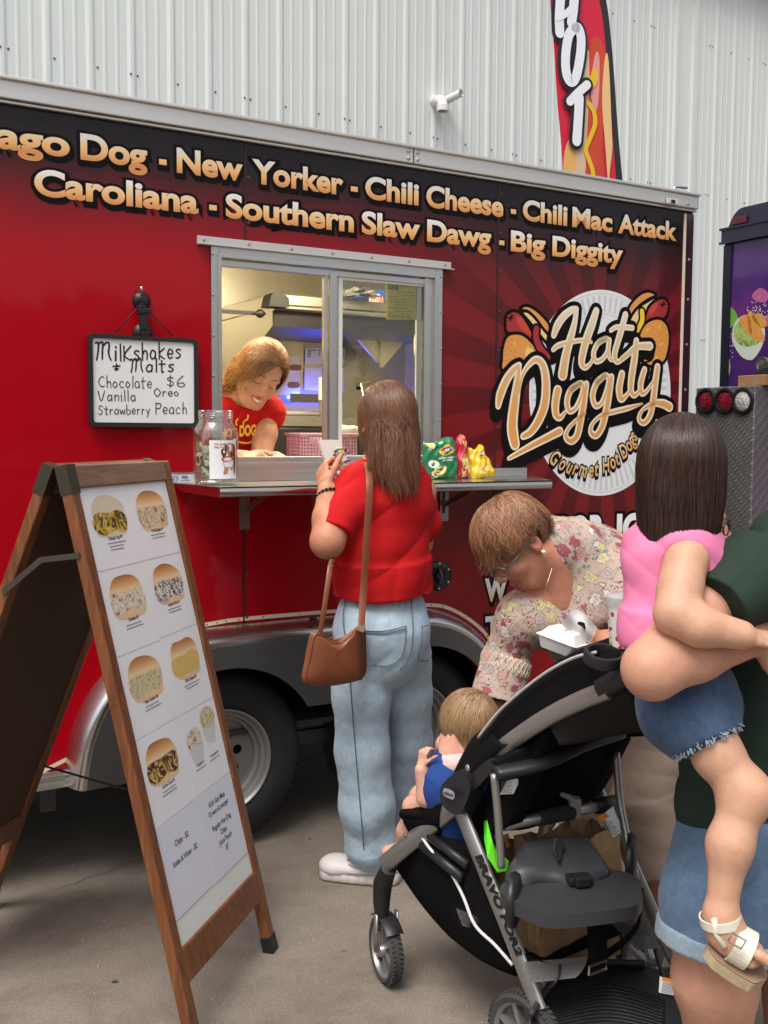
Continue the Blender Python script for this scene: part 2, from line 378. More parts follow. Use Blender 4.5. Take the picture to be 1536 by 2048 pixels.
# roof, far side, ends, floor
shell = M('trailer_shell_white', (.55, .55, .54), .4)
m = MB()
m.box(T(U0, ZT - .01, -2.13), tx * (U1 - U0), -TP.n * -2.10, (0, 0, .012))
m.box(T(U0, ZB, -2.13), tx * (U1 - U0), TP.n * .03, (0, 0, ZT - ZB - .01))
m.box(T(U0, ZB, -2.10), tx * .03, TP.n * 2.07, (0, 0, ZT - ZB - .01))
m.build('body_shell', shell, TR)
t = NT('printed_dark_end'); t.set(Base_Color=(.03, .008, .010), Roughness=.2, Coat_Weight=.6); endm = t.m
m = MB(); m.box(T(U1 - .03, ZB, -2.10), tx * .03, TP.n * 2.07, (0, 0, ZT - ZB - .08)); m.build('end_panel', endm, TR)
m = MB(); m.box(T(U0, ZB - .02, -2.1), tx * (W1 - .37 - U0), TP.n * 2.06, (0, 0, .015)); m.box(T(W1 - .37, .77, -.45), tx * (W2 - W1 + .74), TP.n * .415, (0, 0, .012)); m.box(T(W1 - .37, ZB, -.47), tx * (W2 - W1 + .74), TP.n * .02, (0, 0, .39))
m.box(T(W1 - .385, ZB, -.47), tx * .012, TP.n * .43, (0, 0, .39)); m.box(T(W2 + .373, ZB, -.47), tx * .012, TP.n * .43, (0, 0, .39)); m.box(T(W2 + .37, ZB - .02, -2.1), tx * (U1 - W2 - .37), TP.n * 2.06, (0, 0, .015)); m.box(T(W1 - .38, ZB - .02, -2.1), tx * (W2 - W1 + .76), TP.n * 1.63, (0, 0, .015))
m.build('floor_pan', M('underside_black', (.010, .010, .010), .8), TR)
# top rail, its joint, marker lamp, corner trim
m = MB(); a0, a1 = U0, U1 + .006
m.box(T(a0, ZT - .064, .0015), tx * (a1 - a0), TP.n * .028, (0, 0, .056)); m.box(T(a0, ZT - .010, -.03), tx * (a1 - a0), TP.n * .072, (0, 0, .012))
m.box(T(a0, ZT - .0755, .0015), tx * (a1 - a0), TP.n * .016, (0, 0, .010))
m.build('top_rail', M('rail_aluminium', (.72, .69, .64), .38, .85, var=.10, vscale=4, stretch=(1, 1, 8), rvar=.1), TR, bevel=.003)
m = MB(); m.box(T(U1 - .35, ZT - .0775, .0005), tx * .0, TP.n * .0, (0, 0, .0)) if 0 else None
ju = TP.loc(819, 316)[0]
m.box(T(ju - .0015, ZT - .064, .030), tx * .003, TP.n * .0015, (0, 0, .054)); m.build('rail_joint', ink, TR)
m = MB()
for da in (-.022, .018):
    for z in (ZT - .022, ZT - .048): m.lathe(T(ju + da, z, .0295), TP.n, [(.008, 0), (.0075, .003), (.004, .005), (.0005, .006)], 10)
for px, py in ((1376, 408),): m.lathe(TP.at(px, py, .03), TP.n, [(.007, 0), (.0065, .003), (.0005, .005)], 10)
m.build('rail_rivet', alu, TR, sharp=40)
m = MB(); c = TP.at(1343, 404, .030); m.box(c - tx * .035 - np.array([0, 0, .014]), tx * .07, TP.n * .01, (0, 0, .028)); ml = m.build('marker_lamp', M('clear_lens', (.55, .52, .50), .12), TR, bevel=.009)
m = MB(); m.box(c - tx * .012 - np.array([0, 0, .008]) + TP.n * .0101, tx * .024, TP.n * .001, (0, 0, .016)); m.build('lamp_bulb', ink, ml)
t = NT('insert_strip'); z3 = t.n('SeparateXYZ', {0: t.obj()}).outputs[2]
t.set(Base_Color=t.mix(t.noise(30, 3, .6, t.mapped((1, 1, .2))), (.80, .70, .58), (.66, .50, .38)), Roughness=.5); strip = t.m
m = MB(); cu_, _ = TP.loc(1369, 430); m.box(T(cu_ - .006, ZB, .0015), tx * .014, TP.n * .004, (0, 0, ZT - ZB - .085)); m.build('corner_insert', strip, TR)
m = MB(); m.box(T(cu_ + .010, ZB, .0012), tx * (U1 - cu_ - .010), TP.n * .005, (0, 0, ZT - ZB - .085)); m.build('corner_trim', endm, TR)
m = MB()
for py in (520, 600, 690, 780, 860): m.lathe(T(cu_ + .03, TP.loc(1380, py)[1], .0062), TP.n, [(.007, 0), (.006, .003), (.0005, .004)], 8)
m.build('corner_screw', alu, TR)
# panel seams and their screws
sc_ = MB(); seam_m = M('seam_dark', (.03, .012, .013), .4)
for a, z0, z1 in ((1.4135, 2.17, ZT - .077), (1.402, ZB + .39, 1.30), (2.496, .85, ZT - .077), (.55, ZB, ZT - .08)):
    m = MB(); m.box(T(a - .0035, z0, .0008), tx * .007, TP.n * .0016, (0, 0, z1 - z0)); m.build('panel_seam', seam_m, TR)
    for z in np.arange(z0 + .06, z1, .155): sc_.lathe(T(a + .012, z, .0008), TP.n, [(.006, 0), (.0055, .002), (.0005, .0035)], 8)
sc_.build('seam_screw', M('screw_brown', (.12, .07, .06), .4, .5), TR)
# bottom rail, bead trim
for a0, a1 in ((U0, W1 - .44), (W2 + .44, U1)):
    m = MB(); m.box(T(a0, .345, -.03), tx * (a1 - a0), TP.n * .045, (0, 0, .048)); m.box(T(a0, .357, .012), tx * (a1 - a0), TP.n * .008, (0, 0, .007)); m.box(T(a0, .375, .012), tx * (a1 - a0), TP.n * .008, (0, 0, .006)); m.box(T(a0, .340, -.03), tx * (a1 - a0), TP.n * .058, (0, 0, .006)); m.build('bottom_rail', alu, TR, bevel=.0015)
bead = [(U0 + .4, .385), (.682, .392), (.786, .429), (.849, .478), (.895, .557), (1.0, .70), (1.09, .775), (1.211, .822), (1.30, .835), (1.421, .840), (1.775, .838), (2.15, .832), (2.30, .80), (2.45, .70), (2.53, .58), (2.60, .42)]
p2 = smoothpath(bead[4:], 5); p2 = np.vstack([bead[:4], p2]); v, f = stroke(p2, .014, 1)
mesh('bead_trim', onplane(TP, np.c_[v, np.zeros(len(v))], .0022), f, strip, TR, False)
m = MB()
for q in p2[::2]: m.lathe(T(q[0], q[1], .0024), TP.n, [(.003, 0), (.0025, .0015), (.0003, .002)], 6)
m.build('bead_screw', M('screw_brown'  , 0), TR)
# fender over both wheels
FO = .085
top_ = [(W1 - .53, .34), (W1 - .50, .50), (W1 - .43, .64), (W1 - .30, .745), (W1 - .15, .782), (W1 + .05, .795), (W2 - .1, .795)] + arc(W2 - .02, .36, .435, 84, -3, 14)
top_ = smoothpath(top_, 4)
prof = []
bk = np.array([[q[0], q[1] + .03] for q in top_])
m = MB(); sec = [(0.0, .030), (.02, .026), (.05, .014), (.07, .004), (.082, -.006), (.086, -.018), (.083, -.03)]
Nn = np.gradient(top_, axis=0); Nn = np.stack([-Nn[:, 1], Nn[:, 0]], 1); Nn /= np.linalg.norm(Nn, axis=1)[:, None]
n_ = len(top_)
for off, d in sec: m.v.append(np.array([T(*(top_[i] + Nn[i] * d), off) for i in range(n_)]))
m.f = [(j * n_ + i, j * n_ + i + 1, (j + 1) * n_ + i + 1, (j + 1) * n_ + i) for j in range(len(sec) - 1) for i in range(n_ - 1)]; m.n = n_ * len(sec)
fend = m.build('fender', M('fender_aluminium', (.60, .58, .56), .26, 1.0, var=.12, vscale=5, rvar=.1), TR, smooth=True)
inner = top_ - Nn * .028
loop = [tuple(q) for q in inner] + arc(W2, .34, .345, 0, 150, 22) + arc(W1, .34, .345, 30, 180, 22) + [(W1 - .345, .34)]
v, f = fill2d([loop], .003)
mesh('fender_skirt', onplane(TP, v, .083), f, M('skirt_grey', (.15, .15, .155), .42, .8, var=.15, vscale=6), fend, False)
m = MB(); c = TP.at(624, 1241, .06); m.box(c - tx * .012, tx * .024, TP.n * .012, (0, 0, .012)); m.build('lamp_clip', ink, fend)
# wheels
def wheel(cu):
    c = T(cu, WR, -.105); ax = TP.n
    wh = thing_part('wheel', TR, c)
    m = MB(); pr = [(.19, -.085), (.215, -.098), (.27, -.102), (.305, -.085), (.322, -.06), (.325, -.03), (.325, .03), (.322, .062), (.306, .086), (.29, .094), (.27, .103), (.235, .104), (.21, .099), (.192, .088)]
    m.lathe(c, ax, pr, 72); 
    for k in range(60):
        a = k / 60 * 2 * math.pi; d = np.array(TP.x) * math.cos(a) + np.array(TP.y) * math.sin(a); e = np.cross(ax, d)
        m.box(c + d * .3245 - e * .006 + ax * .035, d * .0016, e * .016, ax * .026); m.box(c + d * .3245 - e * .012 - ax * .03, d * .0016, e * .016, ax * .05)
    m.build('tyre', rubber, wh, sharp=35)
    m = MB(); rm = M('wheel_steel_grey', (.30, .295, .285), .42, .55, var=.08, vscale=9)
    m.lathe(c, ax, [(.192, .088), (.193, .096), (.188, .098), (.181, .092), (.176, .075), (.166, .07), (.160, .052), (.150, .046), (.146, .025)], 64)
    holes = [arc(.0, .0, .018, 0, 360, 17)[:-1]]
    loops = [arc(0, 0, .147, 0, 360, 49)[:-1]] + [[(x + .090 * math.cos(k / 8 * 2 * math.pi + .2), y + .090 * math.sin(k / 8 * 2 * math.pi + .2)) for x, y in holes[0]] for k in range(8)] + [arc(0, 0, .042, 0, 360, 25)[:-1]]
    v, f = fill2d(loops, .006); m.add(onplane(TP, v, 0) - TP.o + c + ax * .028, f)
    m.lathe(c + ax * .02, ax, [(.042, .0), (.040, .03), (.030, .036), (.0005, .038)], 24)
    for k in range(5):
        a = k / 5 * 2 * math.pi + .5; m.lathe(c + ax * .028 + TP.x * .058 * math.cos(a) + TP.y * .058 * math.sin(a), ax, [(.011, 0), (.011, .016), (.007, .02), (.0005, .021)], 6)
    m.build('rim', rm, wh, sharp=35)
    m = MB(); m.disc(c - ax * .01, ax, .186, 40, .004); m.build('brake_drum', M('drum_black', (.008, .008, .008), .7), wh)
    return wh
def thing_part(name, parent, loc):
    o = bpy.data.objects.new(name, None); COL.objects.link(o); o.parent = parent
    Mi = np.linalg.inv(WM[parent.name]); l = Mi[:3, :3] @ np.asarray(loc) + Mi[:3, 3]; o.location = l; o.empty_display_size = .05
    m4 = np.eye(4); m4[:3, 3] = l; WM[o.name] = WM[parent.name] @ m4; return o
wa = wheel(W1); wb = wheel(W2)
m = MB(); a_, b_ = TP.loc(612, 1482); m.bar(T(W1 + .25, .34, -.12), T(W2 - .25, .34, -.12), .03, .05); m.build('equalizer_bar', M('axle_steel', (.10, .10, .10), .5, .8), TR)
m = MB(); m.bar(T(W1, WR, -1.9), T(W1, WR, -.15), .06, .06); m.bar(T(W2, WR, -1.9), T(W2, WR, -.15), .06, .06); m.box(T(W1 - .62, .24, -.2), tx * .05, TP.n * .15, (0, 0, .15)); m.build('axle', M('axle_steel', 0), TR)
# ---------------------------------------------------------------- serving window
wf = thing_part('window', TR, T(WU0, WZ0, 0))
m = MB()
FR = .030
def fr(mm, a0, z0, a1, z1, t_, o0, o1):
    mm.box(T(a0, z0, o0), tx * t_, TP.n * (o1 - o0), (0, 0, z1 - z0)); mm.box(T(a1 - t_, z0, o0), tx * t_, TP.n * (o1 - o0), (0, 0, z1 - z0))
    mm.box(T(a0 + t_, z0, o0), tx * (a1 - a0 - 2 * t_), TP.n * (o1 - o0), (0, 0, t_)); mm.box(T(a0 + t_, z1 - t_, o0), tx * (a1 - a0 - 2 * t_), TP.n * (o1 - o0), (0, 0, t_))
fr(m, 1.283, 1.360, 2.227, 2.138, .030, .001, .012)
fr(m, 1.306, 1.385, 2.200, 2.112, .012, -.066, .020); m.box(T(2.150, 1.39, -.066), tx * .045, TP.n * .070, (0, 0, .71))
m.box(T(1.318, 2.075, -.028), tx * .85, TP.n * .03, (0, 0, .020)); m.box(T(1.318, 1.397, -.028), tx * .85, TP.n * .038, (0, 0, .02))
m.build('window_frame', alu, wf, bevel=.0015)
m = MB(); m.box(T(1.722, 1.405, -.022), tx * .014, TP.n * .020, (0, 0, .68)); m.box(T(1.741, 1.405, -.024), tx * .026, TP.n * .034, (0, 0, .68)); m.box(T(1.7705, 1.405, -.028), tx * .010, TP.n * .022, (0, 0, .68)); m.build('mullion', alu, wf, bevel=.0015)
m = MB(); fr(m, 1.782, 1.405, 2.188, 2.083, .016, -.022, -.004); m.box(T(2.126, 1.405, -.021), tx * .020, TP.n * .010, (0, 0, .66)); m.build('sash', M('sash_white', (.75, .74, .66), .4), wf)
t = NT('window_glass'); gl = t.n('BsdfGlass', {'IOR': 1.03, 'Roughness': 0.0, 'Color': (.93, .94, .93)}); tr_ = t.n('BsdfTransparent', {0: (.90, .91, .90)}); gg = t.n('BsdfGlossy', {'Roughness': .02, 'Color': (1, 1, 1)})
lw = t.n('Fresnel', {'IOR': 1.5}); ms = t.n('MixShader'); t.put(ms.inputs[0], lw.outputs[0]); t.put(ms.inputs[1], tr_.outputs[0]); t.put(ms.inputs[2], gg.outputs[0]); t.t.links.new(ms.outputs[0], t.t.nodes['Material Output'].inputs[0]); glassm = t.m
m = MB(); m.box(T(1.798, 1.421, -.014), tx * .376, TP.n * .003, (0, 0, .646)); m.build('pane', glassm, wf)
m = MB(); sc_ = MB(); m.box(T(1.236, 2.137, .0012), tx * 1.034, TP.n * .004, (0, 0, .032)); m.box(T(1.236, 2.137, .0052), tx * 1.036, TP.n * .022, (0, 0, .004))
m.build('drip_rail', M('rail_aluminium', 0), TR, bevel=.001)
for a in np.linspace(1.26, 2.24, 7): sc_.lathe(T(a, 2.156, .0052), TP.n, [(.007, 0), (.0065, .003), (.0005, .0045)], 8)
for z in np.linspace(1.42, 2.11, 6):
    for a in (1.289, 2.221): sc_.lathe(T(a, z, .012), TP.n, [(.006, 0), (.0055, .003), (.0005, .004)], 8)
sc_.build('frame_screw', steel, wf)
# serving shelf
SH = 1.331
sh = [(1.135, .003), (2.70, .003), (2.508, .350), (1.180, .350)]
m = MB()
v, f = fill2d([sh]); t0 = np.array([T(q[0], SH, q[1]) for q in v])
loop = np.array([T(a, SH, o) for a, o in sh]); lo = loop - (0, 0, .004)
m.add(np.vstack([loop, lo]), [(0, 1, 2, 3), (7, 6, 5, 4), (0, 3, 7, 4), (2, 1, 5, 6), (1, 0, 4, 5)])
nose = [(.330, .0), (.342, -.001), (.351, -.006), (.355, -.014), (.354, -.023), (.348, -.031), (.338, -.034), (.325, -.034)]
nv = np.vstack([np.array([T(1.180 - (o - .35) * .13, SH + .0005 + z, o), T(2.508 - (o - .35) * .55, SH + .0005 + z, o)]) for o, z in nose])
m.add(nv, [(2 * i, 2 * i + 1, 2 * i + 3, 2 * i + 2) for i in range(len(nose) - 1)] + [tuple(range(0, 2 * len(nose), 2))[::-1], tuple(range(1, 2 * len(nose), 2))])
m.add([T(1.135, SH, .003), T(1.180, SH, .335), T(1.185, SH - .034, .335), T(1.160, SH - .030, .05)], [(0, 1, 2, 3)])
m.add([T(2.70, SH, .003), T(2.515, SH, .335), T(2.515, SH - .034, .335), T(2.68, SH - .030, .05)], [(3, 2, 1, 0)])
shelf = m.build('serving_shelf', steel, TR, sharp=50)
m = MB(); m.box(T(1.137, SH + .001, .0015), tx * 1.52, TP.n * .004, (0, 0, .034)); m.build('shelf_upstand', alu, shelf)
for a in (1.405, 2.25):
    m = MB(); m.box(T(a - .02, 1.160, .0015), tx * .04, TP.n * .004, (0, 0, .165)); m.box(T(a - .003, 1.19, .005), tx * .006, TP.n * .012, (0, 0, .13)); m.bar(T(a, 1.225, .012), T(a, 1.305, .22), .02, .004, tx); m.build('shelf_bracket', M('bracket_steel', (.30, .28, .27), .4, .9), shelf)
# power inlet
c = TP.at(877, 1152, .0); m = MB(); m.lathe(c, TP.n, [(.0005, .008), (.018, .010), (.026, .012), (.027, .006), (.056, .006), (.060, .003), (.060, 0)], 32)
inl = m.build('power_inlet', M('gloss_black', (.010, .010, .011), .2), TR, sharp=40)
m = MB(); m.tube([c + TP.n * .01 + TP.y * .03, c + TP.n * .028, c + TP.n * .012 - TP.y * .03], .006, 8); m.build('handle', M('inlet_grey', (.08, .08, .085), .35), inl)
m = MB()
for k in range(6):
    a = k / 6 * 2 * math.pi + .5; m.lathe(c + TP.n * .0055 + TP.x * .05 * math.cos(a) + TP.y * .05 * math.sin(a), TP.n, [(.005, 0), (.0045, .002), (.0005, .003)], 8)
m.build('bolt', alu, inl)
# ---------------------------------------------------------------- lettering on the wrap
def goldmat(name, stops, rough=.3):
    t = NT(name); t.set(Base_Color=t.ramp(t.attr('g', True), stops), Roughness=rough, Coat_Weight=.3); return t.m
gold = goldmat('gold_letters', [(.0, (.66, .27, .07)), (.30, (.86, .46, .16)), (.62, (.86, .62, .36)), (.9, (.85, .80, .72)), (1, (.86, .84, .80))])
vinyl_black = M('vinyl_black', (.006, .004, .004), .4, spec=.15)
CAP = text2d('H')[0][:, 1].max()
def word(body, u0, u1, zb, cap, parent, mat=gold, bold=.036, out=.080, drop=(.004, -.011), shear=0.0, black=True, name='lettering', pl=TP, off=.001, sp=1.0):
    v, f = text2d(body, bold, shear, sp); x0, x1 = v[:, 0].min(), v[:, 0].max(); sx = (u1 - u0) / (x1 - x0); sy = cap / CAP
    q = np.c_[u0 + (v[:, 0] - x0) * sx, zb + v[:, 1] * sy, v[:, 2] * 0]
    o = mesh(name, onplane(pl, q, off + .0016), f, mat, parent, False, {'g': (q[:, 1] - zb) / cap})
    if black:
        bv, bf = text2d(body, bold + out, shear, sp); b = np.c_[u0 + (bv[:, 0] - x0) * sx, zb + bv[:, 1] * sy, bv[:, 2] * 0]
        b2 = b + (drop[0], drop[1], 0)
        n = len(b); V = np.vstack([onplane(pl, b, off + .0008), onplane(pl, b2, off + .0003), onplane(pl, (b + b2) / 2, off + .0005)])
        mesh('letter_outline', V, [list(q_) for q_ in bf] + [[i + n for i in q_] for q_ in bf] + [[i + 2 * n for i in q_] for q_ in bf], vinyl_black, o, False)
    return o
Z1, Z2 = TP.loc(160.4, 316.6)[1], TP.loc(237, 407.8)[1]
C1 = TP.loc(160.4, 268.7)[1] - Z1
L1 = [('Chicago', -215, 139), ('Dog', 160.4, 294), ('-', 317.6, 332.7), ('New', 353, 485), ('Yorker', 503.6, 686), ('-', 701, 715), ('Chili', 730, 837), ('Cheese', 852, 1006), ('-', 1021, 1031.6), ('Chili', 1045, 1134), ('Mac', 1144, 1224), ('Attack', 1235.5, 1353)]
L2 = [('Caroliana', 68, 396.5), ('-', 418, 433), ('Southern', 451, 707), ('Slaw', 723, 839.4), ('Dawg', 853.5, 981.5), ('-', 998, 1008), ('Big', 1021, 1090), ('Diggity', 1104, 1245)]
for L, zb, py in ((L1, Z1, 320), (L2, Z2, 430)):
    for body, p0, p1 in L:
        # rows slope in the photo, so find the row's own height under each end
        def uat(px):
            r = ray(px, 0); lo, hi = 0, 900
            for _ in range(40):
                mid = (lo + hi) / 2
                if TP.loc(px, mid)[1] > zb + .03: lo = mid
                else: hi = mid
            return TP.loc(px, lo)[0]
        word(body, uat(p0), uat(p1), zb, C1, TR)
ls = TP.loc(1117, 1110)[1]
u0, z0 = TP.loc(1114, 1037); wmat = goldmat('white_gold_letters', [(.0, (.85, .52, .18)), (.45, (.86, .78, .62)), (.7, (.88, .88, .86)), (1, (.88, .88, .88))])
word('BOB', u0, TP.loc(1205, 1037)[0], z0 - .115, .115, TR, wmat, .05); word('JO', TP.loc(1225, 1037)[0], TP.loc(1290, 1037)[0], z0 - .115, .115, TR, wmat, .05)
u0, z0 = TP.loc(969, 1160); word('W', u0, u0 + .115, z0 - .085, .085, TR, wmat, .05)
u0, z0 = TP.loc(970, 1236); word('T', u0, u0 + .075, z0 - .085, .085, TR, wmat, .05)
# ---------------------------------------------------------------- round logo
def c3(x, y): return TP.loc(960 + x / 3.84, 560 + y / 3.84)
def c3s(pts): return [c3(*q) for q in pts]
LG = thing_part('logo', TR, T(LU, LZ, 0))
pc = np.array(c3(835, 480)); pc = np.array([(2.668 + 3.462) / 2, (2.122 + 1.240) / 2]); prx, prz = .400, .441
plate_white = M('plate_white', (.78, .79, .79), .35, coat=.2)
ell = lambda r, n=96: [(pc[0] + prx * r * math.cos(q), pc[1] + prz * r * math.sin(q)) for q in np.linspace(0, 2 * math.pi, n + 1)[:-1]]
v, f = fill2d([ell(1)]); mesh('paper_plate', onplane(TP, v, .001), f, plate_white, LG, False)
m = MB()
for k in range(72):
    q = k / 72 * 2 * math.pi; d = np.array([math.cos(q) * prx, math.sin(q) * prz])
    v, f = stroke([tuple(pc + d * .80), tuple(pc + d * .93)], [.012, .016]); m.add(onplane(TP, np.c_[v, np.zeros(len(v))], .0012), f)
m.build('plate_flute', M('plate_grey', (.60, .61, .61), .4), LG)
m = MB(); v, f = stroke(ell(.965), .006, 1, True); m.add(onplane(TP, np.c_[v, np.zeros(len(v))], .0012), f)
v, f = stroke(ell(.77), .006, 1, True); m.add(onplane(TP, np.c_[v, np.zeros(len(v))], .0012), f); m.build('plate_ring', M('plate_ring_grey', (.66, .67, .67), .4), LG)
pm = lambda n, c: M('print_' + n, c, .3, coat=.3)
P_or, P_cr, P_rd, P_rl, P_ye, P_lt = pm('bun_orange', (.72, .30, .065)), pm('bun_cream', (.82, .60, .26)), pm('sausage_red', (.36, .018, .018)), pm('sausage_light', (.55, .05, .025)), pm('mustard', (.86, .58, .02)), pm('bun_light', (.84, .55, .26))
lay = [.0014]
def shape(name, pts, mat, ow=.014, parent=LG, cs=c3s, sm=True):
    p = smoothpath(cs(pts), 5, True) if sm else np.array(cs(pts))
    v, f = fill2d([p]); lay[0] += .00008; o = mesh(name, onplane(TP, v, lay[0]), f, mat, parent, False)
    if ow:
        v, f = stroke(p, ow, 1, True); lay[0] += .00004; mesh('outline', onplane(TP, np.c_[v, np.zeros(len(v))], lay[0]), f, vinyl_black, o, False)
    return o
def dabs(name, mat, par, spots, w=.012):
    m = MB()
    for a, b in spots:
        v, f = stroke(c3s([a, b]), w); m.add(onplane(TP, np.c_[v, np.zeros(len(v))], lay[0] + .0001), f)
    return m.build(name, mat, par)
o = shape('hot_dog_bun', [(300, 225), (345, 195), (400, 210), (470, 265), (530, 340), (530, 420), (480, 380), (400, 290), (340, 240)], P_or)
shape('hot_dog_bun', [(318, 250), (360, 240), (420, 290), (480, 370), (525, 430), (525, 495), (470, 440), (400, 350), (350, 290)], P_cr)
o = shape('sausage', [(192, 320), (205, 262), (255, 235), (315, 260), (370, 340), (410, 420), (400, 475), (330, 440), (250, 415), (200, 400)], P_rd)
shape('sausage_shine', [(280, 290), (310, 285), (360, 350), (395, 430), (340, 400), (295, 350)], P_rl, 0)
dabs('sausage_tip', vinyl_black, o, [((212, 288), (258, 292)), ((236, 262), (232, 316)), ((222, 305), (252, 268))], .005)
o = shape('hot_dog_bun', [(165, 600), (175, 500), (205, 430), (260, 408), (330, 420), (400, 480), (450, 560), (460, 640), (400, 700), (180, 700)], P_or)
shape('bun_shine', [(350, 530), (400, 530), (440, 600), (400, 640), (350, 600)], P_lt, 0)
dabs('sesame', P_ye, o, [((262, 480), (265, 500)), ((360, 510), (385, 530)), ((330, 645), (345, 630))], .007)
dabs('bun_speck', pm('speck_brown', (.42, .12, .03)), o, [((x, y), (x + 3, y + 3)) for x, y in ((185, 500), (205, 470), (235, 455), (190, 540), (215, 520), (240, 500), (185, 580), (210, 570), (235, 545), (265, 540), (225, 610), (260, 590), (200, 620))], .004)
o = shape('hot_dog_bun', [(1130, 230), (1180, 150), (1240, 100), (1300, 86), (1352, 118), (1290, 150), (1220, 200), (1150, 280)], P_or)
shape('hot_dog_bun', [(1150, 300), (1200, 220), (1280, 165), (1345, 132), (1320, 190), (1260, 260), (1210, 350), (1160, 340)], P_cr)
o = shape('sausage', [(1260, 300), (1290, 210), (1350, 152), (1405, 138), (1442, 172), (1445, 235), (1420, 290), (1350, 320), (1270, 340)], P_rd)
shape('sausage_shine', [(1290, 250), (1320, 195), (1360, 175), (1350, 220), (1310, 270)], P_rl, 0)
dabs('sausage_tip', vinyl_black, o, [((1378, 185), (1425, 190)), ((1405, 160), (1398, 210)), ((1390, 200), (1420, 170))], .005)
o = shape('hot_dog_bun', [(1220, 420), (1265, 335), (1330, 298), (1390, 300), (1437, 350), (1455, 440), (1440, 560), (1400, 640), (1290, 660), (1200, 560)], P_or)
dabs('sesame', P_ye, o, [((1275, 385), (1292, 375)), ((1368, 372), (1378, 355)), ((1380, 498), (1398, 488)), ((1340, 605), (1358, 597)), ((1262, 617), (1284, 610))], .007)
dabs('bun_speck', pm('speck_brown', 0), o, [((x, y), (x + 3, y + 3)) for x, y in ((1400, 350), (1420, 380), (1400, 400), (1430, 420), (1375, 420), (1410, 440), (1435, 460), (1390, 460), (1420, 490), (1410, 530), (1430, 510), (1380, 540), (1400, 570))], .004)
def sauce(name, pts, w, mat):
    v, f = stroke(c3s(pts), [q / 3.84 / 205 * .31 * 1.55 for q in w]); lay[0] += .0001
    v2, f2 = stroke(c3s(pts), [q / 3.84 / 205 * .31 * 1.55 + .02 for q in w])
    o = mesh(name, onplane(TP, np.c_[v, np.zeros(len(v))], lay[0] + .0001), f, mat, LG, False); mesh('outline', onplane(TP, np.c_[v2, np.zeros(len(v2))], lay[0] + .00004), f2, vinyl_black, o, False); lay[0] += .0001
sauce('mustard', [(1240, 240), (1242, 310), (1208, 385)], [40, 42, 36], P_ye)
sauce('ketchup', [(430, 375), (428, 450), (468, 540), (512, 590)], [45, 50, 52, 55], P_rd)
KW = (TP.loc(1280, 700)[0] - TP.loc(1080, 700)[0]) / 200 / 3.84     # metres per traced unit
SCR = [  # brush script strokes: points, widths (traced units)
 ([(562, 425), (590, 350), (640, 278), (700, 232), (738, 222)], [36, 50, 48, 42, 30]), ([(738, 222), (722, 330), (690, 450), (655, 580), (630, 728)], [28, 38, 52, 60, 68]),
 ([(558, 535), (600, 502), (700, 475), (800, 462), (850, 478)], [28, 34, 30, 28, 20]), ([(888, 238), (855, 340), (812, 460), (782, 580), (778, 645), (805, 672), (845, 640), (868, 590)], [44, 56, 56, 52, 46, 34, 26, 20]),
 ([(965, 452), (905, 482), (868, 560), (882, 622), (930, 612), (972, 555), (985, 490), (965, 452), (905, 482)], [34, 36, 36, 34, 32, 32, 34, 34, 36]), ([(988, 462), (980, 550), (1000, 612), (1042, 600)], [36, 34, 26, 18]),
 ([(1112, 268), (1085, 370), (1052, 480), (1028, 575), (1045, 628), (1085, 612), (1145, 568), (1215, 520)], [42, 46, 44, 42, 34, 28, 24, 20]), ([(1000, 388), (1050, 362), (1165, 368)], [26, 32, 34]),
 ([(135, 968), (152, 880), (200, 765), (255, 690), (296, 655)], [36, 56, 54, 48, 36]), ([(296, 655), (284, 780), (262, 930), (244, 1090), (248, 1180), (264, 1262)], [30, 52, 64, 72, 74, 66]),
 ([(290, 865), (318, 740), (368, 655), (428, 612), (478, 655), (502, 780), (492, 950), (444, 1080), (385, 1165), (328, 1200)], [18, 24, 34, 44, 54, 60, 64, 60, 52, 40]),
 ([(592, 848), (574, 950), (580, 1035), (612, 1058), (648, 1015)], [60, 56, 50, 36, 22]),
 ([(765, 795), (695, 842), (664, 930), (682, 1005), (728, 985), (770, 900), (788, 825), (765, 795), (695, 842)], [38, 42, 42, 38, 34, 34, 36, 38, 42]), ([(812, 800), (788, 960), (766, 1080), (742, 1190), (698, 1236), (656, 1208), (668, 1150), (725, 1085), (800, 1022)], [42, 52, 52, 50, 46, 38, 28, 24, 18]),
 ([(955, 735), (892, 790), (860, 888), (882, 965), (928, 945), (965, 855), (985, 765), (955, 735), (892, 790)], [38, 42, 42, 38, 34, 34, 36, 38, 42]), ([(1005, 745), (982, 900), (960, 1020), (930, 1130), (886, 1192), (846, 1166), (862, 1100), (930, 1040), (1020, 1012), (1130, 985), (1242, 950)], [42, 52, 52, 50, 46, 38, 26, 28, 34, 34, 10]),
 ([(1085, 722), (1064, 830), (1076, 912), (1112, 895), (1155, 838)], [48, 52, 46, 32, 20]), ([(1196, 468), (1182, 600), (1160, 740), (1154, 845), (1180, 886), (1218, 850), (1238, 790)], [42, 52, 52, 46, 36, 26, 20]), ([(1075, 602), (1130, 562), (1200, 512), (1300, 508)], [14, 26, 42, 52]),
 ([(1258, 690), (1230, 790), (1236, 866), (1272, 856), (1325, 780)], [42, 46, 42, 30, 20]), ([(1358, 668), (1340, 800), (1324, 930), (1300, 1040), (1255, 1096), (1216, 1068), (1242, 1000), (1330, 948), (1400, 950), (1450, 975)], [46, 52, 50, 46, 40, 34, 24, 40, 56, 60]),
 ([(218, 1370), (400, 1268), (606, 1162)], [24, 44, 54])]
smt = goldmat('script_fill', [(.0, (.66, .27, .06)), (.45, (.74, .36, .10)), (.75, (.72, .50, .26)), (1, (.82, .78, .70))])
scm = M('script_cream', (.86, .74, .55), .3, coat=.3)
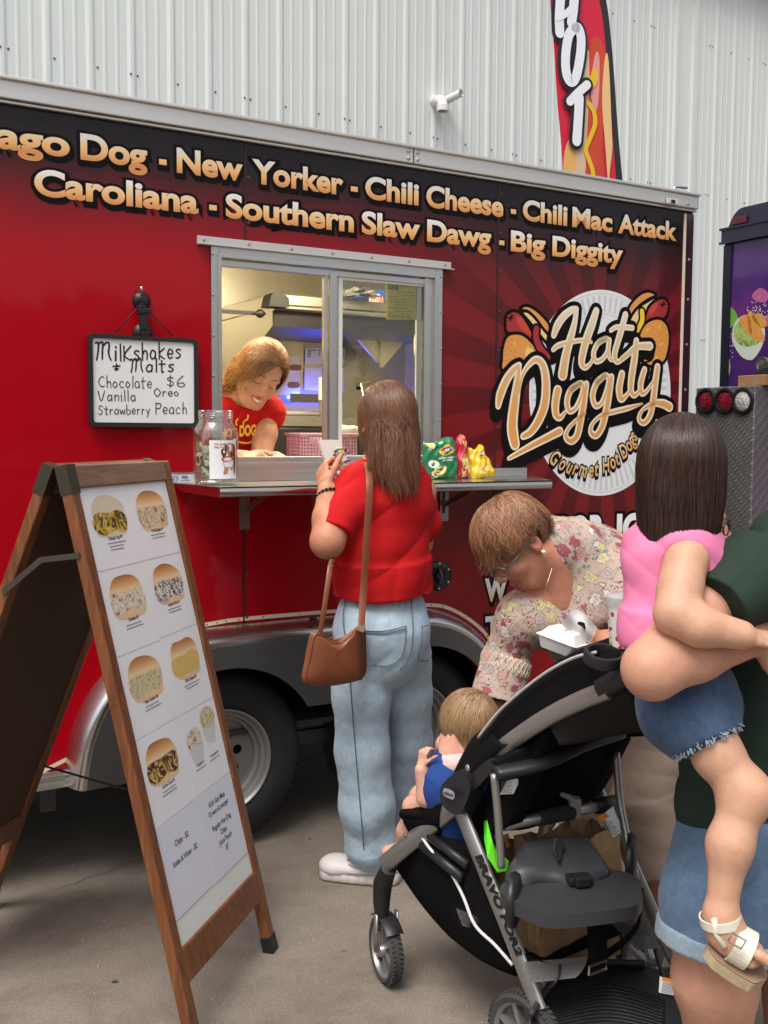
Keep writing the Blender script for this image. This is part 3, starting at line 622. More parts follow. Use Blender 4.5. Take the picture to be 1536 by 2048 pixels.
mb, mc, mo = MB(), MB(), MB(); gv = []
for i, (pts, w) in enumerate(SCR):
    L = c3s(pts); w = np.array(w) * KW
    for (dx, dz), k in (((0, 0), 0), ((-.003, -.012), 1), ((-.006, -.024), 2), ((-.008, -.034), 3)):
        v, f = stroke([(a + dx, b + dz) for a, b in L], w + .040); mb.add(onplane(TP, np.c_[v, np.zeros(len(v))], .0030 + i * .00001 - k * .0002), f)
    v, f = stroke(L, w + .002); mc.add(onplane(TP, np.c_[v, np.zeros(len(v))], .0036 + i * .00002), f)
    v, f = stroke(L, np.maximum(w - .016, .008)); mo.add(onplane(TP, np.c_[v, np.zeros(len(v))], .0044 + i * .00002), f); gv.append((v[:, 1] - 1.30) / .78)
lo_ = mb.build('script_shadow', vinyl_black, LG); mc.build('script_edge', scm, LG); mo.build('script_lettering', smt, LG, attrs={'g': np.concatenate(gv)})
# curved line of lettering under it
A0 = np.array(c3(545, 768 + 635)); A1 = np.array(c3(1197, 768 + 455)); 
def polar(q): d = np.array(q) - pc; return math.atan2(d[1], d[0]), np.linalg.norm(d)
(t0_, r0_), (t1_, r1_) = polar(A0), polar(A1)
txt = 'Gourmet Hot Dogs'; adv = []; 
for i in range(len(txt) + 1):
    vv = text2d(txt[:i] + '.')[0] if i else text2d('.')[0]; adv.append(vv[:, 0].max())
adv = (np.array(adv) - adv[0]); mids = (adv[:-1] + adv[1:]) / 2; mids = (mids - mids[0]) / (mids[-1] - mids[0])
mg, mk = MB(), MB(); gg_ = []
for ch, s_ in zip(txt, mids):
    if ch == ' ': continue
    th = t0_ + s_ * (t1_ - t0_); r_ = (r0_ + s_ * (r1_ - r0_)) - .028; cx_ = pc + r_ * np.array([math.cos(th), math.sin(th)]); rot = th + math.pi / 2
    sc = .088
    for bold, mm, off in ((.02, mg, .0016), (.10, mk, .0008)):
        v, f = text2d(ch, bold); v = v.copy(); base = text2d(ch)[0]; v[:, 0] -= (base[:, 0].min() + base[:, 0].max()) / 2; v[:, 1] -= CAP / 2
        q = v[:, :2] * sc * (.66, 1.05); q = q @ np.array([[math.cos(rot), math.sin(rot)], [-math.sin(rot), math.cos(rot)]]) + cx_
        mm.add(onplane(TP, np.c_[q, np.zeros(len(q))], .0014 + off), f)
        if mm is mk: mk.add(onplane(TP, np.c_[q + (0, -.009), np.zeros(len(q))], .0010 + off), f)
        else: gg_.append(v[:, 1] + .5)
mg.build('curved_lettering', goldmat('curve_gold', [(0, (.70, .36, .10)), (1, (.82, .62, .34))]), LG, attrs={'g': np.concatenate(gg_)}); mk.build('curved_outline', vinyl_black, LG)
# ---------------------------------------------------------------- inside the trailer
def IW(px, py, v_): return TP.at(px, py, -v_)
def IL(px, py, v_): return TP.loc(px, py, -v_)
inw = M('inner_wall_steel', (.50, .47, .40), .36, 1.0, var=.10, vscale=3, stretch=(3, 3, .3), rvar=.08, bump=.02, bscale=2, bdist=.02)
m = MB(); m.box(T(.2, .42, -2.06), tx * 3.3, TP.n * .02, (0, 0, 2.08)); m.build('inner_back_wall', inw, TR)
m = MB(); m.box(T(.2, .42, -2.04), tx * .02, TP.n * 1.98, (0, 0, 2.08)); m.box(T(3.3, .42, -2.04), tx * .02, TP.n * 1.98, (0, 0, 2.08)); m.build('inner_end_wall', M('inner_white_wall', (.62, .60, .50), .4), TR)
m = MB(); m.box(T(.2, 2.46, -2.04), tx * 3.1, TP.n * 1.98, (0, 0, .02)); m.build('inner_ceiling', M('inner_white_wall', 0), TR)
m = MB(); m.box(T(.2, .40, -2.04), tx * 3.1, TP.n * 1.98, (0, 0, .02)); m.build('inner_floor', M('floor_rubber', (.05, .05, .05), .7), TR)
for a0, a1, z0, z1 in ((.2, WU0 - .002, .82, 2.46), (WU1 + .045, 3.3, .82, 2.46), (WU0 - .002, WU1 + .045, .82, WZ0 - .03), (WU0 - .002, WU1 + .045, WZ1 + .012, 2.46)):
    m = MB(); m.box(T(a0, z0, -.065), tx * (a1 - a0), TP.n * .025, (0, 0, z1 - z0)); m.build('inner_front_wall', M('inner_white_wall', 0), TR)
m = MB(); m.box(T(1.0, 1.338, -.42), tx * 1.5, TP.n * .35, (0, 0, .028)); m.build('inner_counter', steel, TR, bevel=.004)
# exhaust hood with its ledge
hv = 1.30
a0, zt = IL(545, 620, hv); a0b, zb = IL(545, 655, hv); a1, _ = IL(860, 640, hv)
m = MB(); a1 = 3.2
zt_ = IL(600, 590, hv)[1]; zl = IL(600, 621, hv)[1]; zb = IL(600, 655, hv)[1]
m.box(T(a0, zl, -2.04), tx * (a1 - a0), TP.n * (2.04 - hv), (0, 0, zt_ - zl)); hood = m.build('exhaust_hood', M('hood_steel', (.42, .40, .36), .34, 1.0, var=.1, vscale=4, rvar=.08), TR, bevel=.006)
m = MB(); m.box(T(a0 + .01, zb, -2.04), tx * (a1 - a0 - .02), TP.n * (2.02 - hv), (0, 0, zl - zb)); m.build('hood_lip', M('hood_dark', (.035, .033, .04), .35, .6), hood)
c = IW(620, 606, hv - .015); m = MB(); m.tube([T(a0, zl + .008, -hv + .01), T(a1, zl + .008, -hv + .01)], .018, 10); m.build('hood_rim', steel, hood)
m = MB(); q0, q1 = IL(500, 640, 1.6), IL(548, 625, hv)
m.add([T(q0[0], q0[1] - .35, -2.0), T(q0[0], zt_, -2.0), T(a0, zt_, -hv), T(a0, zb, -hv)], [(0, 1, 2, 3)]); m.build('hood_side', M('hood_steel', 0), hood)
m = MB(); q = [(692, 655), (835, 648), (762, 736)]; L = [IW(*z, 1.75) for z in q]; L2 = [p + TP.n * .02 for p in L]
m.add(L + L2, [(5, 4, 3), (0, 1, 2), (0, 3, 4, 1), (1, 4, 5, 2), (2, 5, 3, 0)]); m.bar(IW(762, 650, 1.72), IW(760, 735, 1.72), .03, .012); br = m.build('hood_gusset', M('gusset_steel', (.60, .56, .46), .3, 1.0), hood)
# cook line at the back: dark appliance tops, rail, socket
m = MB(); a0_, z0_ = IL(520, 880, 1.45); m.box(T(.9, .42, -2.04), tx * 2.3, TP.n * .62, (0, 0, IL(600, 855, 1.42)[1] - .42)); m.build('cook_line', M('appliance_dark', (.03, .03, .035), .3, .5), TR, bevel=.01)
zb_ = IL(600, 827, 1.5)[1]; m = MB(); m.tube([T(1.2, zb_, -1.5), T(IL(640, 827, 1.5)[0], zb_, -1.5)], .013, 10); m.box(IW(637, 838, 1.5) - (0, 0, 0), tx * .035, TP.n * .03, (0, 0, .10)); m.build('grab_rail', M('rail_grey', (.42, .41, .40), .35, .4), TR, sharp=40)
m = MB(); zc = IL(600, 852, 1.42)[1]; m.box(T(.9, zc, -2.03), tx * 2.3, TP.n * .55, (0, 0, .05)); m.build('griddle_ledge', M('hood_steel', 0), TR)
# warm ceiling lamps and a blue lamp over the cook line (both lit in the photo)
lampm = M('warm_lamp', (1, 1, 1), .5, emit=(1.0, .84, .56), estr=52)
for a0 in (1.02, 1.95):
    m = MB(); m.box(T(a0, 2.425, -.62), tx * .62, TP.n * .16, (0, 0, .03)); m.build('ceiling_lamp', lampm, TR)
blm = M('blue_lamp', (.1, .1, 1), .5, emit=(.04, .07, 1.0), estr=70)
for px, py, l_ in ((592, 792, .30), (818, 794, .10)): m = MB(); q = IL(px, py, 1.95); m.box(T(q[0], q[1] - .006, -2.03), tx * l_, TP.n * .02, (0, 0, .007)); m.build('blue_lamp', blm, TR); m = MB(); m.box(T(q[0] - .02, q[1] - .035, -1.99), tx * (l_ + .04), TP.n * .004, (0, 0, .05)); m.build('added_lamp_shield', M('shield_grey', (.20, .19, .18), .5, .6), TR)  # grey strip added in front of each blue lamp, so only its glow shows
m = MB(); c = IW(690, 560, .9); m.disc(T(IL(690, 557, 1.2)[0], IL(690, 557, 1.2)[1], -1.2), TP.n, .055, 24, .01); m.build('round_vent', M('vent_black', (.02, .025, .02), .5), TR)
q = [(538, 612), (543, 590), (549, 584), (566, 584), (578, 597), (579, 615)]; v, f = fill2d([[IL(*z, 1.2) for z in q]], .10)
m = MB(); m.add(onplane(TP, v, -1.2), f); m.build('hood_speaker', black_plastic, TR, bevel=.004)
m = MB(); m.bar(IW(436, 622, 1.25), IW(516, 627, 1.25), .012, .018); m.lathe(IW(520, 627, 1.22), tx, [(.001, -.03), (.018, -.012), (.022, .0), (.018, .012), (.004, .03)], 14); m.build('hood_arm', black_plastic, TR, sharp=50)
# things lying or taped inside
def sheet(name, label, cat, quad, v_, mat, group=None, parent=None, t_=.001):
    L = [IW(*z, v_) for z in quad]; m = MB(); L2 = [p - TP.n * t_ for p in L]
    m.add(L + L2, [(0, 1, 2, 3), (7, 6, 5, 4), (0, 4, 5, 1), (1, 5, 6, 2), (2, 6, 7, 3), (3, 7, 4, 0)]); o = m.build(name, mat, parent)
    if label: tag(o, label, cat, group)
    return o
s1 = sheet('paper_notice', 'white notice sheet with a figure 7 taped above another on the trailer back wall', 'paper', [(610, 728), (690, 728), (690, 696), (610, 696)], 2.03, white_paper)
s2 = sheet('paper_notice', 'white notice sheet glowing blue above the cook line', 'paper', [(609, 780), (689, 785), (688, 736), (609, 735)], 2.03, white_paper)
s3 = sheet('paper_notice', 'white sheet with small hot dog pictures on the wall behind the server', 'paper', [(545, 790), (600, 790), (598, 713), (545, 713)], 2.03, white_paper)
s4 = sheet('paper_notice', 'pale sheet on the back wall left of the server', 'paper', [(437, 795), (468, 795), (468, 716), (437, 716)], 2.03, white_paper)
bp = Plane(TP.w(0, 0, -2.027), TP.x, TP.y)
def ptext(body, px, py, px1, cap, mat=ink, pl=bp, parent=None, bold=.01, off=.0006):
    a, b = pl.loc(px, py); a1, _ = pl.loc(px1, py); return word(body, a, a1, b, cap, parent, mat, bold, black=False, name='print', pl=pl, off=off)
ptext('7', 637, 712, 641, .035, parent=s1)
m = MB()
for k_ in range(5): v, f = stroke([bp.loc(615, 700.5 + k_ * 3.2), bp.loc(634 if k_ == 0 else 622, 700.5 + k_ * 3.2)], .004, ends=False); m.add(onplane(bp, np.c_[v, v[:, 0] * 0], .0006), f)
m.build('print', M('print_text_grey', (.12, .12, .13), .5), s1)
brown = M('print_brown', (.28, .12, .05), .5, var=.6, vscale=60)
for px, py in ((592, 735), (588, 770)):
    v, f = stroke([bp.loc(px - 8, py), bp.loc(px + 6, py)], .035); mesh('print', onplane(bp, np.c_[v, np.zeros(len(v))], .0006), f, brown, s3, False)
v, f = stroke([bp.loc(678, 718), bp.loc(680, 708)], .03); mesh('print', onplane(bp, np.c_[v, np.zeros(len(v))], .0006), f, brown, s1, False)
lic = sheet('licence_paper', 'yellow licence form taped inside the right window pane', 'paper', [(773, 639), (847, 640), (847, 571), (772, 563)], .020, M('paper_yellow', (.80, .72, .10), .6))
lp = Plane(TP.w(0, 0, -.0195), TP.x, TP.y)
ptext('LICENSE', 776, 578, 796, .014, pl=lp, parent=lic, bold=.03)
m = MB(); r2 = np.random.default_rng(5)
for k, py in enumerate((583, 588, 593, 598, 603, 609, 615, 621, 627, 631, 634)):
    x = 776
    while x < 838:
        w = r2.uniform(5, 16)
        if r2.uniform() < .75:
            L = [lp.loc(x, py + (x - 776) * .06), lp.loc(min(x + w, 842), py + (min(x + w, 842) - 776) * .06)]; v, f = stroke(L, .0018, ends=False); m.add(onplane(lp, np.c_[v, np.zeros(len(v))], .0006), f)
        x += w + 3
m.build('print', M('print_grey', (.20, .18, .06), .6), lic)
# foil box on the hood ledge
fp = thing('foil_box', 'blue foil box marked 59100 on the hood ledge seen through the right pane', 'box', tuple(IW(735, 606, 1.22)))
q = IL(712, 604, 1.22); q1 = IL(771, 604, 1.22); zt2 = IL(735, 578, 1.22)[1]
m = MB(); m.box(T(q[0], zt_ + .001, -1.30), tx * (q1[0] - q[0]), TP.n * .08, (0, 0, zt2 - zt_)); bb = m.build('carton', M('carton_blue', (.02, .10, .42), .4), fp, bevel=.003)
hp = Plane(TP.w(0, 0, -1.2195), TP.x, TP.y)
v, f = fill2d([[hp.loc(*z) for z in ((738, 603.5), (767, 605), (767, 594), (738, 593))]]); mesh('carton_label', onplane(hp, v, .0003), f, white_paper, fp, False)
a, b = hp.loc(740, 602.5); word('59100', a, hp.loc(767, 603)[0], b, .030, fp, M('print_redbrown', (.50, .05, .02), .5), .03, black=False, name='print', pl=hp, off=.0003)
v, f = stroke([hp.loc(743, 588.5), hp.loc(760, 589.5)], .008, ends=False); mesh('print', onplane(hp, np.c_[v, v[:, 0] * 0], .0004), f, white_paper, fp, False)
m = MB(); r2 = np.random.default_rng(2); c0 = IW(708, 585, 1.25)
fv = [c0 + np.array([r2.normal() * .05, r2.normal() * .02, r2.normal() * .022]) for _ in range(60)]
bm = bmesh.new(); [bm.verts.new(p) for p in fv]; bmesh.ops.convex_hull(bm, input=bm.verts); bmesh.ops.delete(bm, geom=[x for x in bm.verts if not x.link_faces], context='VERTS'); bmesh.ops.subdivide_edges(bm, edges=bm.edges, cuts=2, fractal=.5, seed=3, use_grid_fill=True)
bm.verts.ensure_lookup_table(); vv = [v.co[:] for v in bm.verts]; ff = [[v.index for v in fc.verts] for fc in bm.faces]; bm.verts.index_update(); ff = [[v.index for v in fc.verts] for fc in bm.faces]; bm.free()
vv = np.array(vv); vv[:, 2] = np.maximum(vv[:, 2], zt_ + .001)
tag(mesh('foil_sheet', vv, ff, M('foil', (.75, .75, .75), .18, 1.0), None, False), 'crumpled silver foil bunched beside the blue box on the hood ledge', 'foil')
# paper towel roll, white hat shape, pink basket
c = IW(648, 800, 1.35); m = MB(); m.lathe(c, (0, 0, 1), [(.001, 0), (.03, 0), (.03, .115), (.008, .115), (.008, .10)], 24); tag(m.build('paper_roll', M('towel_white', (.80, .78, .70), .8), sharp=40), 'white paper towel roll standing behind the window mullion', 'paper roll')
cc = IL(850, 692, .25); m = MB(); e = [(cc[0] + .055 * math.cos(q), cc[1] + .115 * math.sin(q)) for q in np.linspace(0, 6.283, 33)[:-1]]
v, f = fill2d([e], .05); m.add(onplane(TP, v, -.2), f); tag(m.build('white_cushion', M('cream_cloth', (.82, .78, .60), .8, bump=.3, bscale=30, bdist=.004), bevel=.02, sharp=60), 'pale rounded cream bundle hanging at the right edge of the lit window', 'bundle')
bk = thing('pink_basket', 'pink woven plastic basket on the counter inside the serving window', 'basket', tuple(IW(650, 925, .30)))
bq0, bq1 = IL(600, 928, .26)[0], IL(712, 925, .26)[0]; zb0, zb1 = 1.367, IL(650, 869, .26)[1]
pink = M('pink_plastic', (.62, .34, .44), .4)
m = MB(); dz = .011; V0 = .38
def bside(p0, p1, n):
    for i in range(n + 1):
        c = p0 + (p1 - p0) * i / n; m.box(c - tx * .002 + (0, 0, .0), tx * .005, TP.n * .003, (0, 0, zb1 - zb0))
    k = 0
    for z in np.arange(zb0, zb1 + .001, .0135): m.bar(p0 + (0, 0, z - zb0), p1 + (0, 0, z - zb0), .004, .0062)
bside(T(bq0, zb0, -.26), T(bq1, zb0, -.26), 18); bside(T(bq0, zb0, -V0), T(bq1, zb0, -V0), 18)
for a in (bq0, bq1):
    for z in np.arange(zb0, zb1 + .001, .0135): m.bar(T(a, z, -.26), T(a, z, -V0), .0062, .004)
    for k in np.linspace(.26, V0, 7): m.bar(T(a, zb0, -k), T(a, zb1, -k), .005, .004, tx)
m.build('basket_weave', pink, bk)
m = MB(); rr = [T(bq0 - .006, zb1, -.254), T(bq1 + .006, zb1, -.254), T(bq1 + .006, zb1, -V0 - .006), T(bq0 - .006, zb1, -V0 - .006), T(bq0 - .006, zb1, -.254)]; m.tube(rr, .006, 8); m.build('basket_rim', pink, bk)
m = MB(); m.box(T(bq0, zb0 - .001, -V0), tx * (bq1 - bq0), TP.n * .12, (0, 0, .004)); m.build('basket_base', pink, bk)
# ================================================================ A-frame menu board
bA, bB, bC, bD = (np.array(q) for q in ((-.30125, 2.92232, 0), (-.66736, 2.84598, 1.41129), (-.44101, 2.40072, 0), (-.80712, 2.32438, 1.41129)))
BP = Plane(bC, bA - bC, bD - bC); BW, BL = .54, 1.46
if BP.n[0] < 0: BP.n = -BP.n
AF = thing('menu_board', 'brown wooden A-frame menu board with hot dog photo sheets', 'menu board', tuple((bA + bC) / 2 + np.array([-.3, 0, 0])))
t = NT('stained_wood'); v3 = t.mapped((14, 14, .9)); g1 = t.noise(3.2, 6, .65, v3, dist=1.5); g2 = t.noise(22, 4, .6, t.mapped((9, 9, .5)))
c = t.ramp(g1, [(.25, (.070, .022, .008)), (.5, (.20, .066, .022)), (.75, (.32, .125, .045))]); c = t.mix(t.math('MULTIPLY', g2, .5), c, (.09, .03, .012))
t.set(Base_Color=c, Roughness=.42); t.bump(g2, .25, .002); wood = t.m
t = NT('weathered_wood'); v3 = t.n('Mapping', {'Scale': (1.2, 1.2, 16)}); t.t.links.new(t.obj(), v3.inputs[0]); g1 = t.noise(3, 6, .65, v3.outputs[0], dist=1.2)
c = t.ramp(g1, [(.25, (.10, .052, .032)), (.5, (.19, .105, .066)), (.8, (.26, .155, .10))]); t.set(Base_Color=c, Roughness=.55); t.bump(g1, .3, .002); wood2 = t.m
panelb = M('hardboard_brown', (.075, .040, .020), .6, var=.12, vscale=3)
def bb(m, a0, b0, a1, b1, o0, o1): m.box(BP.w(a0, b0, o0), BP.x * (a1 - a0), BP.y * (b1 - b0), BP.n * (o1 - o0))
sw, th = .037, .030
fr_ = MB(); bb(fr_, 0, .02, sw, BL - .0, -th, 0); bb(fr_, BW - sw, .02, BW, BL, -th, 0); fr_.build('front_post', wood, AF, bevel=.004)
pA = BP.loc(95, 982); pB = BP.loc(253, 970); pBot = BP.loc(492, 1765)
zt_p = pA[1]; zb_p = .245
m = MB(); bb(m, sw, zt_p, BW - sw, BL, -th, .001); m.build('top_rail', wood2, AF, bevel=.004)
m = MB(); bb(m, sw, zb_p - .085, BW - sw, zb_p, -th, .0008); m.build('bottom_rail', wood, AF, bevel=.004)
m = MB(); bb(m, sw - .004, zb_p - .01, BW - sw + .004, zt_p + .01, -.022, -.012); m.build('back_panel', panelb, AF)
m = MB(); bb(m, sw, zb_p, BW - sw, zt_p, -.011, -.008); m.build('white_panel', M('whiteboard', (.72, .76, .72), .22), AF)
# rear frame
rt = lambda a, l, off=0: None
apx = (BP.w(0, BL, -th - .002)); hd = np.array([-nz(np.cross((0, 0, 1), BP.x))[0], -nz(np.cross((0, 0, 1), BP.x))[1], 0.0]) 
if hd[0] > 0: hd = -hd                                         # horizontal, away behind the board
slope = BP.y.copy(); lean = abs(float(slope.dot(hd)));
rd = nz(np.array([hd[0] * lean * 1.75, hd[1] * lean * 1.75, -abs(slope[2])])) # down the rear leg
RP = Plane(BP.w(0, BL, -th - .006), BP.x, -rd)                  # y up along the rear leg; origin at the top
rn = RP.n if RP.n[0] < 0 else -RP.n
def rb(m, a0, l0, a1, l1, o0, o1): m.box(RP.o + RP.x * a0 - RP.y * l0 + rn * o0, RP.x * (a1 - a0), -RP.y * (l1 - l0), rn * (o1 - o0))
RL = (RP.o[2] - .02) / abs(rd[2])
m = MB(); rb(m, 0, 0, sw, RL, 0, th); rb(m, BW - sw, 0, BW, RL, 0, th); m.build('rear_post', wood, AF, bevel=.004)
m = MB(); rb(m, sw, .0, BW - sw, .07, 0, th + .001); m.build('rear_rail', wood, AF, bevel=.004); m = MB(); rb(m, sw, RL - .33, BW - sw, RL - .245, 0, th + .001); m.build('rear_rail', wood, AF, bevel=.004)
m = MB(); rb(m, sw - .004, .06, BW - sw + .004, RL - .24, .008, .016); m.build('rear_panel', panelb, AF)
hm = M('hinge_dark', (.06, .05, .035), .5, .5)
for a in (0, BW - sw):
    m = MB(); bb(m, a - .0015, BL - .070, a + sw + (.0015 if a == 0 else -.004), BL + .002, -th - .001, .0015 if a == 0 else -.012); rb(m, a - .0015, -.002, a + sw + .0015, .075, -.0004, th + .0015); m.build('hinge', hm, AF)
for a in (0, BW - sw):
    m = MB(); m.box(BP.w(a - .002, 0.0, -th - .002), BP.x * (sw + .004), BP.y * .05, BP.n * (th + .004)); m.build('rubber_foot', black_plastic, AF, bevel=.003)
    m = MB(); rb(m, a - .002, RL - .045, a + sw + .002, RL + .005, -.002, th + .002); m.build('rubber_foot', black_plastic, AF, bevel=.003)
q = BP.w(-.002, BP.loc(105, 1122)[1], -th / 2); l_ = .40; q2 = RP.o - RP.y * .34 + RP.x * -.002 + rn * th / 2; mid = (q + q2) / 2 + np.array([0, 0, .035])
m = MB(); m.bar(q, mid, .004, .014); m.bar(mid, q2, .004, .014); m.build('stay_arm', M('stay_steel', (.10, .09, .075), .45, .7), AF)
qa = BP.w(BW - sw / 2, .42, -th - .004); qb = RP.o + RP.x * (BW - sw / 2) - RP.y * (RL - .5) + rn * -.004
m = MB(); m.tube([qa, (qa + qb) / 2 + (0, 0, -.012), qb], .0035, 8); m.tube([qa + (qb - qa) * .0, qa + (qb - qa) * .07], .008, 8); m.build('stay_cord', M('cord_dark', (.02, .012, .012), .6), AF)
# sheets: two columns of letter size under the plastic
x0 = sw + .004; cw = (BW - 2 * sw - .008) / 2; g_ = .0022; rows = [zt_p - .006]
rh = BP.loc(150, 1155)[1]; 
R_l = [zt_p - .004, BP.loc(148, 1156)[1], BP.loc(203, 1329)[1], BP.loc(252, 1496)[1], BP.loc(304, 1668)[1], BP.loc(354, 1846)[1]]
R_r = [zt_p - .004, BP.loc(316, 1115)[1], BP.loc(362, 1261)[1], BP.loc(405, 1408)[1], BP.loc(450, 1553)[1], BP.loc(498, 1705)[1]]
bunm = NT('photo_bun'); bunm.set(Base_Color=bunm.ramp(bunm.attr('g', True), [(0, (.70, .50, .30)), (.38, (.78, .58, .34)), (.62, (.66, .36, .13)), (1, (.36, .12, .03))]), Roughness=.3)
bunp = NT('photo_bun_pale'); bunp.set(Base_Color=bunp.mix(bunp.noise(90, 3), (.60, .50, .34), (.72, .64, .50)), Roughness=.3)
def photo_fill(name, cols, sc):
    if name in MATS: return MATS[name]
    t = NT(name); n = t.noise(sc, 4, .7, dist=1.0); t.set(Base_Color=t.ramp(n, [(.30, cols[0]), (.42, cols[1]), (.52, cols[2]), (.64, cols[3])], 'CONSTANT'), Roughness=.35); MATS[name] = t.m; return t.m
FILL = {'chicago': [(.10, .02, .015), (.05, .06, .02), (.55, .36, .06), (.62, .50, .22)], 'diggity': [(.12, .05, .025), (.50, .36, .20), (.70, .58, .40), (.25, .12, .06)], 'slaw': [(.30, .16, .08), (.66, .56, .42), (.74, .68, .58), (.20, .22, .08)],
        'slaw2': [(.06, .02, .015), (.72, .68, .64), (.08, .03, .02), (.70, .64, .56)], 'kraut': [(.30, .24, .10), (.56, .48, .26), (.64, .56, .36), (.10, .05, .03)], 'cheese': [(.07, .03, .02), (.70, .42, .08), (.10, .045, .02), (.74, .50, .16)], 'mac': [(.05, .02, .015), (.07, .03, .02), (.62, .40, .10), (.10, .05, .03)]}
def pshape(parent, cx, cy, pts, mat, off, name='photo', grad=True):
    p = smoothpath([(cx + a * 1.36 + rz.normal() * .0022, cy + b * .84 + rz.normal() * .0022) for a, b in pts], 5, True); v, f = fill2d([p])
    g = (v[:, 1] - v[:, 1].min()) / (v[:, 1].max() - v[:, 1].min()); return mesh(name, onplane(BP, v, off), f, mat, parent, False, {'g': g})
def ctext(parent, body, cx, by, cap, wmax, bold=.01, mat=ink):
    v, f = text2d(body, bold); w = (v[:, 0].max() - v[:, 0].min()); s = min(cap / CAP, wmax / w)
    sx = s * .86
    q = np.c_[cx + (v[:, 0] - v[:, 0].min() - w / 2) * sx, by + v[:, 1] * s, v[:, 2] * 0]; mesh('print', onplane(BP, q, OFS + .0006), f, mat, parent, False)
def bars(parent, cx, by, n, w, seed):
    r = np.random.default_rng(seed); m = MB()
    for k in range(n):
        wk = w * r.uniform(.72, 1); x = cx - wk / 2; y = by - k * .0085
        while x < cx + wk / 2 - .004:
            l = r.uniform(.003, .011); v, f = stroke([(x, y), (x + l, y)], .0026, ends=False); m.add(onplane(BP, np.c_[v, np.zeros(len(v))], OFS + .0006), f); x += l + .0017
    m.build('print', M('print_text_grey', (.12, .12, .13), .5), parent)
OFS = -.0062
rz = np.random.default_rng(17)
MENU = [[('Chicago Dog $8', 'chicago', 3), ('Carolina $8', 'slaw', 2), ('New Yorker $8', 'kraut', 2), ('Chili Mac Cheese $8', 'mac', 2), None], [('The Big Diggity $9', 'diggity', 2), ('Southern Slaw $8', 'slaw2', 2), ('Chili Cheese $8', 'cheese', 2), 'cups', None]]
words5 = ('top left', 'second on the left', 'third on the left', 'fourth on the left', 'bottom left')
lil = M('paper_lilac', (.68, .69, .77), .35, var=.02, vscale=6)
for ci, Rw in ((0, R_l), (1, R_r)):
    for ri in range(5):
        a0 = x0 + ci * cw + g_ / 2; a1 = x0 + (ci + 1) * cw - g_ / 2; b1 = Rw[ri] - g_; b0 = Rw[ri + 1] + g_ * .5
        m = MB(); bb(m, a0, b0, a1, b1, -.0078, OFS)
        s = m.build('menu_sheet', white_paper if ri < 4 else lil, AF); cx = (a0 + a1) / 2; it = MENU[ci][ri]; H_ = b1 - b0; cy = b1 - H_ * .36
        if isinstance(it, tuple):
            nm, fl, nb = it
            if ri == 3: cx -= .01
            pale = fl == 'chicago'
            pshape(s, cx, cy, [(-.048, -.056), (-.058, -.02), (-.052, .0), (.052, .0), (.058, -.03), (.050, -.060), (.0, -.068)], bunp.m if pale else bunm.m, OFS + .0003)
            pshape(s, cx, cy, [(-.055, -.006), (-.058, .030), (-.040, .058), (-.01, .066), (.03, .060), (.055, .035), (.056, -.002), (.0, .006)], bunp.m if pale else bunm.m, OFS + .0005)
            pshape(s, cx, cy, [(-.058, -.034), (-.057, .008), (-.03, .016), (.0, .012), (.035, .016), (.058, .006), (.060, -.025), (.045, -.048), (.01, -.040), (-.03, -.052)], photo_fill('photo_' + fl, FILL[fl], 62), OFS + .0007)
            dz_ = {'chicago': M('photo_mustard', (.62, .42, .03), .3), 'mac': M('photo_cheese', (.66, .44, .12), .3), 'slaw2': M('photo_cream', (.72, .70, .66), .3), 'cheese': M('photo_cheese', 0), 'diggity': M('photo_onion', (.66, .58, .48), .3)}.get(fl)
            if dz_:
                for k_ in range(5 if fl != 'cheese' else 6):
                    x_ = -.058 + .029 * k_ if fl != 'cheese' else rz.uniform(-.06, .06); y_ = rz.uniform(-.012, .0) if fl != 'cheese' else rz.uniform(-.04, .01); l_ = rz.uniform(.016, .026); v_, f_ = stroke([(cx + x_, cy + y_ - .018 + l_), (cx + x_ + rz.uniform(-.01, .018), cy + y_ - .018), (cx + x_ + .015, cy + y_ - .018 - l_ * .6)], [.004, .006, .0035] if fl != 'cheese' else [.0012, .0018, .0012]); mesh('photo', onplane(BP, np.c_[v_, v_[:, 0] * 0], OFS + .0009 + .00002 * k_), f_, dz_, s, False)
            ctext(s, nm, cx + .006, b0 + H_ * .35, .0085, .08, .02); bars(s, cx + .006, b0 + H_ * .305, nb, .095, ci * 7 + ri)
        elif it == 'cups':
            for k, (dx, dy, nm) in enumerate(((-.048, -.005, 'Cole Slaw $3'), (.048, .03, 'Potato Salad $3'))):
                pshape(s, cx + dx, cy + dy - .03, [(-.026, .03), (-.022, -.02), (-.012, -.036), (.012, -.036), (.022, -.02), (.028, .03)], M('photo_cup', (.60, .60, .57), .4), OFS + .0003)
                pshape(s, cx + dx, cy + dy, [(-.03, -.006), (-.032, .022), (-.018, .042), (.008, .046), (.028, .028), (.031, -.004), (.01, -.02), (-.014, -.02)], photo_fill('photo_' + ('slaw' if k == 0 else 'kraut'), 0, 0), OFS + .0005)
                ctext(s, nm, cx + dx * .95, b0 + H_ * .32, .0065, .06, .02); bars(s, cx + dx * .95, b0 + H_ * .28, 1, .07, 40 + k)
        elif ci == 0:
            ctext(s, 'Chips - $2', cx, b0 + H_ * .70, .0145, .09, .012); ctext(s, 'Sodas & Water - $2', cx, b0 + H_ * .51, .0145, .16, .012)
        else:
            for k, (tx_, fy) in enumerate((("Kid's Size Meal", .80), ('10 years & younger', .70), ('Regular Hot Dog', .53), ('Chips', .43), ('Juice Pouch', .33), ('$7', .23))): ctext(s, tx_, cx, b0 + H_ * fy, .0140, .15, .012)
